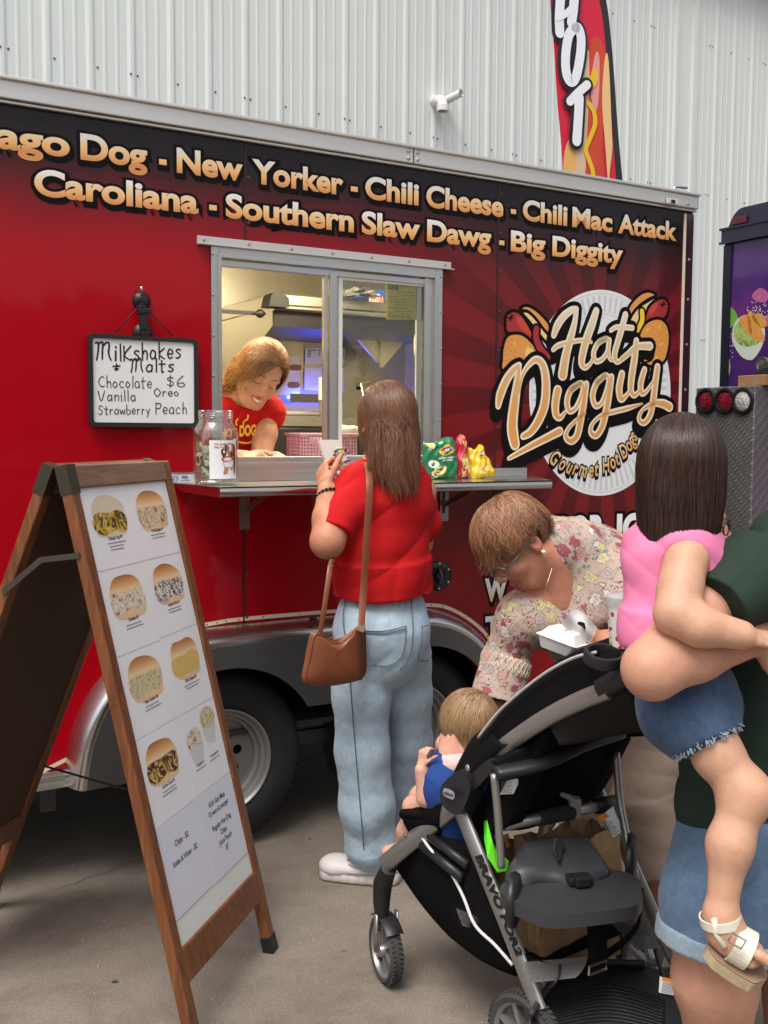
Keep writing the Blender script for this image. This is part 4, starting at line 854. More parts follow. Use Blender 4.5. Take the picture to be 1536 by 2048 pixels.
# ================================================================ smooth-union body modelling (signed distance field -> one continuous mesh)
def frame(c, fwd, up, s=1.0):
    y = nz(fwd); z = np.asarray(up, float); z = nz(z - y * z.dot(y)); x = np.cross(y, z)
    m = np.eye(4); m[:3, 0], m[:3, 1], m[:3, 2] = x * s, y * s, z * s; m[:3, 3] = c; return m
class SDF:
    def __init__(s, res=.005): s.res = res; s.ops = []; s.M = None
    def _p(s, p):
        p = np.asarray(p, float); return p if s.M is None else s.M[:3, :3] @ p + s.M[:3, 3]
    def _sc(s): return 1.0 if s.M is None else np.linalg.norm(s.M[:3, 0])
    def seg(s, a, b, ra, rb=None, k=.02, side=None, sub=False):
        rb = ra if rb is None else rb; q = s._sc()
        ra = np.array(ra if np.ndim(ra) else (ra, ra), float) * q; rb = np.array(rb if np.ndim(rb) else (rb, rb), float) * q
        a, b = s._p(a), s._p(b)
        if side is not None and s.M is not None: side = s.M[:3, :3] @ np.asarray(side, float)
        L = np.linalg.norm(b - a); w = (b - a) / L if L > 1e-9 else np.array([0, 0, 1.])
        sd = np.asarray(side, float) if side is not None else (np.array([1., 0, 0]) if abs(w[0]) < .9 else np.array([0, 1., 0]))
        sd = nz(sd - w * sd.dot(w)); f = np.cross(w, sd)
        def fn(X, Y, Z):
            x, y, z = X - a[0], Y - a[1], Z - a[2]
            t = x * w[0] + y * w[1] + z * w[2]; u = x * sd[0] + y * sd[1] + z * sd[2]; v = x * f[0] + y * f[1] + z * f[2]
            h = np.clip(t / max(L, 1e-9), 0, 1); dz = t - h * L
            rx = ra[0] + (rb[0] - ra[0]) * h; ry = ra[1] + (rb[1] - ra[1]) * h; rm = np.minimum(rx, ry)
            e = np.sqrt((u / rx) ** 2 + (v / ry) ** 2 + (dz / rm) ** 2) + 1e-9
            g = np.sqrt((u / rx ** 2) ** 2 + (v / ry ** 2) ** 2 + (dz / rm ** 2) ** 2) + 1e-9
            return e * (e - 1) / g
        R_ = max(ra.max(), rb.max()); s.ops.append((np.minimum(a, b) - R_, np.maximum(a, b) + R_, fn, k * q, sub)); return s
    def cone(s, a, b, ra, rb=None, k=.02, side=None, sub=False):
        """like seg but with flat cut ends (cuffs, hems)"""
        n0 = len(s.ops); s.seg(a, b, ra, rb, k, side, sub); lo, hi, fn, k_, sb = s.ops.pop(); a, b = s._p(a), s._p(b); L = np.linalg.norm(b - a); w = (b - a) / L
        def f2(X, Y, Z):
            t = (X - a[0]) * w[0] + (Y - a[1]) * w[1] + (Z - a[2]) * w[2]; return np.maximum(fn(X, Y, Z), np.abs(t - L / 2) - L / 2)
        s.ops.append((lo, hi, f2, k_, sb)); return s
    def chain(s, pts, rad, k=.02, side=None, sub=False):
        for i in range(len(pts) - 1): s.seg(pts[i], pts[i + 1], rad[i], rad[i + 1], k, side, sub)
        return s
    def el(s, c, r, k=.02, rot=None, sub=False):
        q = s._sc(); A = np.eye(3) if rot is None else np.asarray(rot, float)
        if s.M is not None: A = (s.M[:3, :3] / q) @ A
        c = s._p(c); r = np.asarray(r, float) * q
        def fn(X, Y, Z):
            x, y, z = X - c[0], Y - c[1], Z - c[2]; e = 0; g = 0
            for i in range(3):
                u = x * A[0, i] + y * A[1, i] + z * A[2, i]; e = e + (u / r[i]) ** 2; g = g + (u / r[i] ** 2) ** 2
            e = np.sqrt(e) + 1e-9; return e * (e - 1) / (np.sqrt(g) + 1e-9)
        s.ops.append((c - r.max(), c + r.max(), fn, k * q, sub)); return s
    def cut(s, p, n, k=.004):
        """remove everything on the side the normal points to"""
        p, n = s._p(p), nz(n if s.M is None else s.M[:3, :3] @ np.asarray(n, float))
        s.ops.append((None, None, lambda X, Y, Z: -((X - p[0]) * n[0] + (Y - p[1]) * n[1] + (Z - p[2]) * n[2]), k, True)); return s
    def build(s, relax=1):
        r = s.res; lo = np.min([o[0] for o in s.ops if o[0] is not None and not o[4]], axis=0) - .03; hi = np.max([o[1] for o in s.ops if o[1] is not None and not o[4]], axis=0) + .03
        n = np.ceil((hi - lo) / r).astype(int) + 1; D = np.full(n, 1.0, np.float32)
        ax = [lo[i] + np.arange(n[i]) * r for i in range(3)]
        for a, b, fn, k, sub in s.ops:
            if a is None: i0, i1 = np.zeros(3, int), n
            else:
                mg = k + 4 * r; i0 = np.clip(np.floor((a - mg - lo) / r).astype(int), 0, n); i1 = np.clip(np.ceil((b + mg - lo) / r).astype(int) + 1, 0, n)
            if np.any(i1 <= i0): continue
            X, Y, Z = np.meshgrid(ax[0][i0[0]:i1[0]], ax[1][i0[1]:i1[1]], ax[2][i0[2]:i1[2]], indexing='ij', sparse=True)
            d = fn(X, Y, Z).astype(np.float32); sl = tuple(slice(i0[i], i1[i]) for i in range(3)); E_ = D[sl]; k = max(k, 1e-4)
            if sub:
                d = -d; h = np.clip(.5 - .5 * (E_ - d) / k, 0, 1); D[sl] = E_ * (1 - h) + d * h + k * h * (1 - h)
            else:
                h = np.clip(.5 + .5 * (E_ - d) / k, 0, 1); D[sl] = E_ * (1 - h) + d * h - k * h * (1 - h)
        ins = D < 0; c = sum(ins[i:n[0] - 1 + i, j:n[1] - 1 + j, l:n[2] - 1 + l].astype(np.int8) for i in (0, 1) for j in (0, 1) for l in (0, 1))
        act = np.argwhere((c > 0) & (c < 8)); idx = np.full(c.shape, -1, np.int32); idx[tuple(act.T)] = np.arange(len(act))
        cor = [(i, j, l) for i in (0, 1) for j in (0, 1) for l in (0, 1)]; cv = np.stack([D[act[:, 0] + i, act[:, 1] + j, act[:, 2] + l] for i, j, l in cor], 1)
        pos = np.zeros((len(act), 3)); cnt = np.zeros(len(act))
        for a in range(8):
            for b in range(a + 1, 8):
                if sum(abs(cor[a][q] - cor[b][q]) for q in range(3)) != 1: continue
                va, vb = cv[:, a], cv[:, b]; m = (va < 0) != (vb < 0); t = np.where(m, va / np.where(m, va - vb, 1), 0)
                pos += m[:, None] * (np.array(cor[a]) + t[:, None] * (np.array(cor[b]) - np.array(cor[a]))); cnt += m
        V = lo + (act + pos / cnt[:, None]) * r; Fs = []
        for d in range(3):
            e, g = [q for q in range(3) if q != d]
            A = ins.take(range(n[d] - 1), d); B = ins.take(range(1, n[d]), d); w = np.argwhere(A != B); w = w[(w[:, e] > 0) & (w[:, g] > 0) & (w[:, e] < n[e] - 1) & (w[:, g] < n[g] - 1)]
            if not len(w): continue
            fl = A[tuple(w.T)]; q = []
            for de, dg in ((1, 1), (0, 1), (0, 0), (1, 0)):
                z = w.copy(); z[:, e] -= de; z[:, g] -= dg; q.append(idx[tuple(z.T)])
            q = np.stack(q, 1); flip = fl if d != 1 else ~fl; q[~flip] = q[~flip][:, ::-1]; Fs.append(q)
        Fq = np.concatenate(Fs)
        for _ in range(relax): V = laplace(V, Fq, .5)
        return V, Fq
def laplace(V, Fq, w=.5):
    A = np.zeros_like(V); c = np.zeros(len(V))
    for i in range(Fq.shape[1]):
        j = (i + 1) % Fq.shape[1]
        for q in range(3): A[:, q] += np.bincount(Fq[:, i], V[Fq[:, j], q], len(V)) + np.bincount(Fq[:, j], V[Fq[:, i], q], len(V))
        c += np.bincount(Fq[:, i], minlength=len(V)) + np.bincount(Fq[:, j], minlength=len(V))
    return V * (1 - w) + w * A / np.maximum(c, 1)[:, None]
def normals(V, Fq):
    n = np.cross(V[Fq[:, 2]] - V[Fq[:, 0]], V[Fq[:, 3]] - V[Fq[:, 1]]); N = np.zeros_like(V)
    for i in range(4):
        for q in range(3): N[:, q] += np.bincount(Fq[:, i], n[:, q], len(V))
    return N / (np.linalg.norm(N, axis=1)[:, None] + 1e-12)
def wob(v, freq, seed, n=5):
    r = np.random.default_rng(seed); o = 0
    for _ in range(n):
        k = nz(r.normal(size=3)) * freq * r.uniform(.6, 1.5); o = o + np.sin(v @ k + r.uniform(0, 6.28))
    return o / n
def folds(v, origin, axis, freq, seed, sharp=2.0):
    """creases that run across 'axis': ridged waves warped by noise"""
    t = (v - origin) @ nz(axis) * freq + wob(v, freq * .30, seed) * 2.0; am = np.clip(.45 + .9 * wob(v, freq * .28, seed + 50), 0, 1.3); return am * (np.abs(np.sin(t)) ** .75 - .5) + .35 * np.abs(np.sin(t * 2.1 + wob(v, freq * .6, seed + 7) * 2)) ** .6 * (1.1 - am) + .35
class cloth:
    pass
def garment(name, S_, mat, parent, disp=None, relax=2, label=None, attrs=None, jit=.0008):
    V, Fq = S_.build(relax); N = normals(V, Fq)
    if disp is not None: V = V + N * disp(V)[:, None]
    V = V + N * (wob(V, 160, 5) * jit)[:, None]
    o = mesh(name, V, Fq, mat, parent, True, attrs(V) if attrs else None)
    if label: o['label'] = label
    return o
SKIN = {}
def skinmat(name, rough=.46):
    if name not in MATS:
        t = NT(name); a = t.attr('Col'); k = t.noise(45, 4, .6); k = t.math('MULTIPLY_ADD', k, .34, .83); c = t.mix(1, a, k, 'MULTIPLY')
        fr_ = t.n('TexVoronoi', {'Scale': 150.0}); t.put(fr_.inputs['Vector'], t.obj()); c = t.mix(t.math('MULTIPLY', t.math('LESS_THAN', fr_.outputs['Distance'], .16), t.math('MULTIPLY', t.noise(12, 2), .45)), c, (.22, .085, .045)); t.set(Base_Color=c, Roughness=t.math('MULTIPLY_ADD', t.noise(30, 3), .3, rough - .13), Subsurface_Weight=.08); t.b.inputs['Subsurface Radius'].default_value = (1, .35, .2); t.b.inputs['Subsurface Scale'].default_value = .006
        t.b.inputs['Specular IOR Level'].default_value = .4; t.bump(t.math('ADD', t.noise(700, 3, .6), t.math('MULTIPLY', t.noise(60, 4, .7), 2.0)), .35, .0016); MATS[name] = t.m
    return MATS[name]
def add_head(S_, M_, smile=.0, nose=1.0, age=0.0):
    o = S_.M; S_.M = M_
    S_.el((0, -.012, .038), (.074, .095, .084), .02).el((0, .022, -.028), (.058, .066, .080), .03)
    S_.seg((-.014, .052, -.090), (.014, .052, -.090), .021, .021, .03)
    for x in (-1, 1):
        S_.seg((x * .052, -.008, -.050), (x * .020, .046, -.088), .020, .018, .025)
        S_.el((x * .037, .060, -.024), (.024, .022, .022), .02); S_.seg((x * .012, .082, .036), (x * .046, .070, .032), .009, .008, .016)
        S_.el((x * .031, .097, .010), (.017, .017, .011), .012, sub=True); S_.el((x * .031, .0745, .011), (.0150, .0145, .0130), .003)
        S_.el((x * .011, .098, -.026), (.0075, .010, .007), .006)
        S_.el((x * .076, -.012, -.002), (.011, .019, .031), .008); S_.el((x * .085, -.008, .002), (.007, .010, .018), .006, sub=True); S_.el((x * .076, -.006, -.026), (.007, .009, .010), .006)
    S_.seg((0, .084, .022), (0, .106 * 1, -.020), .0068, .0108 * nose, .012)
    c = .026 + .006 * smile; zc = -.056 + .010 * smile
    for x in (-1, 1):
        S_.seg((0, .0935, -.0525), (x * c, .078, zc), .0052, .0025, .006); S_.seg((0, .0915, -.0645), (x * c, .078, zc - .001), .0062, .0025, .006)
    if smile: S_.seg((-.018, .094, -.0575), (.018, .094, -.0575), .0035, .0035, .003, sub=True)
    S_.M = o
def head_cols(V, M_, skin, lips=(.42, .13, .11), brow=(.10, .055, .03), smile=0.0, blush=.35):
    q = (V - M_[:3, 3]) @ np.linalg.inv(M_[:3, :3]).T; C = np.tile(np.array(skin, float), (len(V), 1)); x = np.abs(q[:, 0])
    def bl(w, c):
        nonlocal C; w = np.clip(w, 0, 1)[:, None]; C = C * (1 - w) + np.array(c) * w
    inh = (np.abs(q[:, 1]) < .14) & (np.abs(q[:, 2]) < .14) & (x < .1)
    rd = np.array(skin) * (1.02, .72, .68)
    bl(inh * blush * np.exp(-((x - .038) ** 2 + (q[:, 2] + .022) ** 2) / .022 ** 2) * (q[:, 1] > .03), rd); bl(inh * blush * np.exp(-(x ** 2 + (q[:, 2] + .02) ** 2) / .012 ** 2) * (q[:, 1] > .09), rd); bl(inh * .4 * (x > .074), rd)
    lc = (q[:, 2] + .0585 - .010 * smile * (x / .03) ** 2); bl(inh * (q[:, 1] > .07) * (1.25 - ((x / .029) ** 2 + (lc / .0105) ** 2)) * 3, lips)
    if smile: bl(inh * (q[:, 1] > .07) * (1.2 - ((x / .020) ** 2 + ((lc + .000) / .0042) ** 2)) * 4, (.80, .78, .72))
    bl(inh * (q[:, 1] > .055) * (1.2 - (((x - .030) / .020) ** 2 + ((q[:, 2] - .034 - .004 * (x > .02)) / .0042) ** 2)) * 2, brow)
    bl(inh * (q[:, 1] > .06) * (1.15 - (((x - .031) / .0155) ** 2 + ((q[:, 2] - .0035 - (x - .031) ** 2 * 14) / .0022) ** 2)) * 3, (.035, .022, .018))
    return C
def add_hand(S_, M_, curl=(.5, .6, .6, .7), spread=.0, thumb=.4, k=.006, mirror=1):
    """wrist at origin, fingers along +y, thumb on +x*mirror, palm faces -z"""
    o = S_.M; S_.M = M_; m = mirror
    S_.seg((0, -.02, 0), (0, .02, 0), (.027, .019), (.033, .016), .012, (1, 0, 0)); S_.seg((0, .02, 0), (0, .082, 0), (.035, .015), (.040, .0125), .012, (1, 0, 0))
    for i, (bx, L, r) in enumerate(((.030, .074, .0090), (.0105, .082, .0092), (-.0095, .077, .0088), (-.0285, .060, .0078))):
        p = np.array([bx * m, .084 - abs(bx) * .12, 0]); c = 0.0; sp = (bx * 2.0 + bx / .03 * spread) * m
        for j, f in enumerate((.46, .31, .25)):
            c += curl[i] * (.9, 1.1, .8)[j]; d = np.array([math.sin(sp) * math.cos(c * .5), math.cos(c) * math.cos(sp), -math.sin(c)]); e = p + nz(d) * L * f
            S_.seg(p, e, r * (1 - .10 * j), r * (1 - .10 * (j + 1)), k * .5 if j else k); p = e
    p = np.array([.026 * m, .020, -.006]); 
    for j, (l, r) in enumerate(((.040, .0125), (.032, .0105), (.024, .0090))):
        a = .75 - thumb * .45 * j; d = np.array([math.sin(a) * m, math.cos(a), -.25 - .25 * thumb * j]); e = p + nz(d) * l; S_.seg(p, e, r, r * .88, k); p = e
    S_.M = o
def handM(w, fwd, back): return frame(w, fwd, back)
def person_skin(o_name, S_, parent, skin, M_=None, relax=1, **kw):
    V, Fq = S_.build(relax); C = head_cols(V, M_, skin, **kw) if M_ is not None else np.tile(np.array(skin, float), (len(V), 1))
    return mesh(o_name, V, Fq, skinmat('skin'), parent, True, {'Col': C})
# ---------------------------------------------------------------- hair
def hairmat(name, rough=.42):
    if name not in MATS:
        t = NT(name); t.set(Base_Color=t.attr('Col'), Roughness=rough); t.b.inputs['Specular IOR Level'].default_value = .45; t.b.inputs['Anisotropic'].default_value = .6; MATS[name] = t.m
    return MATS[name]
def hair(parent, M_, cols, N=2600, length=.25, lvar=.15, whorl=(0, -.5, .86), grav=1.0, lift=.05, steps=16, width=.0016, face=(.55, .02), seed=1, inward=0.0, push=None, radii=(.080, .102, .092), centre=(0, -.012, .036), stiff=1.2, wave=.15, lenf=None, low=-.45, back=0.0, name='hair', clump=.35, capscale=1.005, hug=0.0, hugz=.3, gl=0.0, capface=1.0, cyl=0.0, taper=.05, earcut=False):
    r = np.random.default_rng(seed); A = M_[:3, :3]; sc = np.linalg.norm(A[:, 0]); down = (A.T @ np.array([0, 0, -1.])) / sc; down = nz(down * (1 - gl) + np.array([0, 0, -1.]) * gl); rad = np.array(radii); wv = nz(whorl)
    D = r.normal(size=(N * 5, 3)); D /= np.linalg.norm(D, axis=1)[:, None]
    # hairline: keep roots off the face and the neck
    fz = face[0]; ok = (D[:, 2] > low) & ~((D[:, 1] > face[1]) & (D[:, 2] < fz - .9 * (1 - np.abs(D[:, 0])) * 0) & (D[:, 1] > .55 * (1 - 0 * D[:, 2])) ) & ~((D[:, 1] > face[1] + .30) & (D[:, 2] < fz)) & ~((D[:, 1] > face[1]) & (D[:, 2] < fz - .45))
    if earcut: ok &= ~((np.abs(D[:, 0]) > .70) & (D[:, 2] < .10) & (D[:, 1] > -.40))
    D = D[ok][:N]; N = len(D); lay = 1 + lift * (.55 * np.clip((D @ wv + .45) / 1.4, 0, 1) + .45 * r.uniform(0, 1, N)) + lift * .28 * wob(D, 8, seed + 40)
    p = D * rad * (1.0 + (lay - 1)[:, None] * .95); pts = [p.copy()]; L = length * (1 + r.uniform(-lvar, lvar, N)) * (lenf(D) if lenf else 1.0); ds = (L / steps)[:, None]
    cn = r.normal(size=(N, 3)); key = np.stack([wob(D, 5, seed + i) for i in range(3)], 1) * clump + cn * .10
    ph = r.uniform(0, 6.28, N)
    away = D - wv * (D @ wv)[:, None] + 1e-6; away /= np.linalg.norm(away, axis=1)[:, None]
    for i in range(steps):
        u = i / steps; n = p / rad ** 2; n /= np.linalg.norm(n, axis=1)[:, None]
        at = -(wv - n * (n @ wv)[:, None]) + .12 * away; at -= n * np.sum(at * n, 1)[:, None]; at /= np.linalg.norm(at, axis=1)[:, None] + 1e-6
        d = at * stiff * (1 - u) * np.clip((n @ wv + .65) / .6, 0, 1)[:, None] + down * grav * (.25 + 1.5 * u) + key * (.3 + u) * .5
        if push is not None: d = d + np.array(push) * u
        if inward: d = d - np.c_[p[:, :2], np.zeros(N)] / .08 * inward * max(0, u - .6) * 2.5
        d += at * (np.sin(ph + u * 9) * wave)[:, None] * .3 + np.cross(n, at) * (np.sin(ph * 3 + u * 7) * wave)[:, None]
        d /= np.linalg.norm(d, axis=1)[:, None]; p = p + d * ds
        e = np.sqrt(np.sum((p / (rad * lay[:, None])) ** 2, 1)); ins = e < 1; p[ins] = p[ins] / e[ins][:, None]
        if cyl:
            mm = np.sqrt((p[:, 0] / rad[0]) ** 2 + (p[:, 1] / rad[1]) ** 2) / (lay * (cyl - taper * np.clip(-p[:, 2] / rad[2], 0, 3))); mm = np.where(p[:, 2] < .2 * rad[2], np.maximum(mm, 1), 1); p[:, :2] /= mm[:, None]
        if hug:
            ho = (e > 1) & (p[:, 2] > hugz * rad[2]); q = 1 + hug * (e[ho] - 1); p[ho] = p[ho] / q[:, None]
        pts.append(p.copy())
    Q = np.stack(pts, 1); m = Q.shape[1]                       # N, m, 3
    T_ = np.gradient(Q, axis=1); T_ /= np.linalg.norm(T_, axis=2)[..., None] + 1e-9; n = Q / rad ** 2; n /= np.linalg.norm(n, axis=2)[..., None]
    s_ = np.cross(T_, n); s_ /= np.linalg.norm(s_, axis=2)[..., None] + 1e-9; w = width * (1 - .75 * np.linspace(0, 1, m) ** 3)[None, :, None] * r.uniform(.45, 1.3, N)[:, None, None]
    V = np.stack([Q + s_ * w, Q + n * w * .7, Q - s_ * w], 2).reshape(-1, 3); V = (V + np.array(centre)) @ A.T + M_[:3, 3]
    base = (np.arange(N)[:, None, None] * m + np.arange(m - 1)[None, :, None]) * 3; Fs = []
    for a, b in ((0, 1), (1, 2)): Fs.append(np.stack([base[..., 0] + a, base[..., 0] + b, base[..., 0] + 3 + b, base[..., 0] + 3 + a], -1).reshape(-1, 4))
    Fs = np.concatenate(Fs); c0, c1 = np.array(cols[0]), np.array(cols[1]); tt = np.clip(.45 + .55 * wob(D, 6, seed + 9) + r.normal(size=N) * .38, 0, 1.25)[:, None]
    C = np.repeat(c0 * (1 - tt) + c1 * tt, m * 3, axis=0)
    if len(cols) > 2:                                         # lighter ends
        g = np.tile(np.repeat(np.linspace(0, 1, m) ** 1.5, 3), N)[:, None]; C = C * (1 - g * .6) + np.array(cols[2]) * g * .6
    S2 = SDF(.006 * sc); S2.M = M_; S2.el(centre, rad * capscale, .01)
    if face[0] < .9: S2.M = M_; S2.el((0, .085, -.022 + (face[0] - .4) * .05), (.072 * capface, .080 * capface, .092 * capface), .02, sub=True); S2.cut(np.array(centre) + (0, 0, low * rad[2]), (0, .75 if low > -.8 else .3, -1), .02)
    cv, cf = S2.build(1); nC = np.tile(c0 * .75, (len(cv), 1))
    return mesh(name, np.vstack([V, cv]), np.vstack([Fs, cf + len(V)]), hairmat('hair_strands'), parent, True, {'Col': np.vstack([C, nC])})
# ================================================================ people
UPV = np.array([0, 0, 1.0])
def denim(name, c0, c1, sc=4):
    if name not in MATS:
        t = NT(name); a = t.mix(.45, t.noise(sc, 5, .65, dist=.6), t.noise(sc * 9, 5, .7)); w = t.noise(260, 3, .7, t.mapped((1, 1, .35))); c = t.ramp(a, [(.30, c0), (.70, c1)]); c = t.mix(.55, c, t.mix(w, (.55, .55, .58), (1.35, 1.35, 1.35)), 'MULTIPLY')
        t.set(Base_Color=c, Roughness=.85); t.b.inputs['Sheen Weight'].default_value = .1; t.b.inputs['Specular IOR Level'].default_value = .2; t.bump(w, .25, .0012); MATS[name] = t.m
    return MATS[name]
def knit(name, col, var=.10):
    if name not in MATS:
        t = NT(name); k = t.noise(700, 2, .5); a = t.noise(7, 3, .6); c = t.mix(1, col, t.mix(a, (1 - var,) * 3, (1 + var,) * 3), 'MULTIPLY'); t.set(Base_Color=c, Roughness=.85); t.b.inputs['Specular IOR Level'].default_value = .2; t.bump(k, .2, .0008); MATS[name] = t.m
    return MATS[name]
def strip(name, pts, w, h, mat, parent, up=UPV):
    """flat strap along points"""
    p = smoothpath(pts, 6); m = MB(); m.tube(p, 0, 8, True, [(w / 2, h / 2)] * len(p), side=up); return m.build(name, mat, parent, sharp=50)
leather = M('tan_leather', (.20, .062, .026), .42, var=.15, vscale=14, bump=.2, bscale=300, bdist=.001)
redtee = knit('red_tee', (.47, .008, .010))
# ---------------------------------------------------------------- customer at the window
CU = thing('person', 'woman with long brown hair, red t-shirt and pale jeans standing at the counter', 'person', tuple(P(745, 1740, 3.36) * (1, 1, 0)))
sk1 = (.50, .215, .125); SX = nz(np.array([.93, .36, 0]))
hC = P(772, 850, 3.30); hM = frame(hC, (-.45, .88, -.12), (0, .10, 1), 1.02)
nk = P(768, 950, 3.33); ch = P(762, 1030, 3.32); wa = P(765, 1150, 3.34); pe = P(766, 1235, 3.35)
s = SDF(.004)
add_head(s, hM)
s.seg(nk, hC + (0, .0, -.05), .060, .052, .02); s.seg(nk + (0, 0, -.02), ch, (.14, .07), (.13, .085), .03, SX); s.seg(ch, wa, (.13, .085), (.125, .09), .03, SX); s.seg(wa, pe, (.11, .08), (.105, .075), .03, SX)
ls, le, lw, lh = P(700, 988, 3.28), P(655, 1082, 3.165), P(654, 985, 3.25), P(640, 935, 3.31)
rs, re_, rw = P(838, 985, 3.40), P(835, 1085, 3.48), P(735, 990, 3.50)
s.chain([ls, le], [.060, .050], .03).chain([le, (le * .55 + lw * .45), lw], [.048, .044, .031], .02); s.el(le + (0, 0, -.006), (.046, .046, .044), .02)
add_hand(s, frame(lw + nz(lh - lw) * .018, nz(P(640, 915, 3.36) - lw), nz(np.array([-.8, -.5, .15])), .98), (.75, .85, .9, 1.0), 0, .5, mirror=1)
s.chain([rs, re_, rw], [.058, .046, .032], .03); add_hand(s, frame(rw, nz(P(690, 925, 3.50) - rw), nz(np.array([.2, .7, .5])), .98), (.6, .6, .7, .8), 0, .6, mirror=-1)
s.chain([pe + SX * -.06, P(724, 1500, 3.33), P(742, 1715, 3.38)], [.07, .05, .04], .03); s.chain([pe + SX * .06, P(816, 1480, 3.49), P(808, 1640, 3.61)], [.07, .045, .04], .03)
person_skin('body', s, CU, sk1, hM)
s = SDF(.0045)
s.seg(P(766, 962, 3.33), P(762, 1010, 3.32), (.125, .085), (.168, .112), .05, SX).seg(P(762, 1010, 3.32), P(764, 1095, 3.33), (.168, .112), (.150, .120), .04, SX).seg(P(764, 1095, 3.33), P(765, 1140, 3.34), (.148, .120), (.158, .128), .04, SX)
s.cone(P(764, 1120, 3.335), P(765, 1184, 3.345), (.162, .136), (.168, .146), .03, SX)
s.seg(ls + (.02, 0, .02), P(677, 1040, 3.215), .070, .066, .04).cone(P(683, 1028, 3.23), P(667, 1068, 3.185), .067, .065, .012);
s.seg(rs + (-.03, 0, .03), P(842, 1045, 3.45), .076, .072, .04)
s.seg(P(766, 935, 3.33), P(766, 958, 3.33), (.07, .06), (.06, .05), .01, SX, sub=True)
def dd(v):
    dn = np.exp(-((v[:, 2] - pe[2] - .12) / .10) ** 2)
    return .010 * folds(v, ch, (.55, 0, -.8), 22, 3, 3) - .010 + .007 * dn * folds(v, wa, (.85, .2, -.35), 30, 8, 2) + .005 * wob(v, 18, 4)
garment('t_shirt', s, redtee, CU, dd)
s = SDF(.0045); w0 = P(765, 1187, 3.345)
s.seg(w0, P(764, 1255, 3.345), (.136, .110), (.155, .135), .03, SX).seg(P(764, 1255, 3.345), P(766, 1300, 3.35), (.155, .135), (.150, .13), .03, SX)
hl, kl, al = P(724, 1310, 3.33), P(724, 1500, 3.33), P(742, 1690, 3.38); hr, kr, ar = P(812, 1310, 3.39), P(818, 1480, 3.49), P(812, 1648, 3.62)
s.chain([hl, P(722, 1390, 3.32), kl, P(733, 1610, 3.35), al, P(746, 1712, 3.385)], [.090, .090, .087, .090, .084, .052], .03); s.chain([hr, P(815, 1390, 3.43), kr, P(812, 1570, 3.56), ar], [.085, .080, .075, .074, .066], .025)
s.el(P(727, 1270, 3.27), (.075, .07, .085), .04); s.el(P(808, 1270, 3.32), (.07, .07, .085), .04)
def dj(v):
    lowz = np.clip((.55 - v[:, 2]) / .5, 0, 1); return .006 * wob(v, 14, 11) + .0045 * folds(v, w0, (.75, .3, -.75), 26, 12, 3) * (.5 + lowz) + .004 * folds(v, w0, (-.7, .2, -.8), 30, 14, 3) * (.3 + lowz) + .005 * folds(v, w0, (.1, .0, -1), 60, 15, 3) * np.clip((.16 - v[:, 2]) / .10, 0, 1) + .004 * folds(v, w0, (.6, 0, -.8), 40, 13, 3) * np.exp(-((v[:, 2] - .74) / .12) ** 2) + .0035 * np.sin(v[:, 0] * 330) * np.exp(-((v[:, 2] - w0[2]) / .022) ** 2) - .004
bluej = denim('pale_denim', (.30, .42, .52), (.56, .68, .76), 5)
je = garment('jeans', s, bluej, CU, dj)
def surf(pxs, d, parent, w, name, mat, back=.0, n=5):
    """stitched line laid on the back of a garment: cast onto its mesh"""
    me = parent.data; vs = np.empty(len(me.vertices) * 3); me.vertices.foreach_get('co', vs); vs = vs.reshape(-1, 3) @ WM[parent.name][:3, :3].T + WM[parent.name][:3, 3]
    p = smoothpath(pxs, n); out = []
    rr = vs - O0; dep = rr @ R[:, 2]; cc = rr @ R; u = CX + F * cc[:, 0] / cc[:, 2]; v_ = CY + F * cc[:, 1] / cc[:, 2]
    for q in p:
        near = np.hypot(u - q[0], v_ - q[1]) < 7
        if near.any():
            dd_ = rr[near] @ R[:, 2]; r_ = ray(*q); out.append(O0 + r_ * ((dd_.min() + .002) / F) * 1.0 - nz(r_) * .0035)
    if len(out) > 2:
        m = MB(); m.tube(out, w, 6); return m.build(name, mat, parent, True)
stm = M('stitch_blue', (.10, .135, .17), .9)
for L in ([(728, 1262), (770, 1262), (812, 1252)], [(728, 1266), (770, 1267), (812, 1257)], [(812, 1252), (810, 1290), (800, 1318), (775, 1332), (745, 1330)], [(845, 1255), (842, 1290), (836, 1318), (858, 1322)], [(843, 1254), (858, 1250)], [(822, 1200), (826, 1260), (820, 1310), (800, 1340)], [(700, 1360), (706, 1440), (716, 1560), (728, 1700)], [(690, 1200), (686, 1240), (690, 1270)]):
    surf(L, 3.3, je, .0016, 'seam', stm)
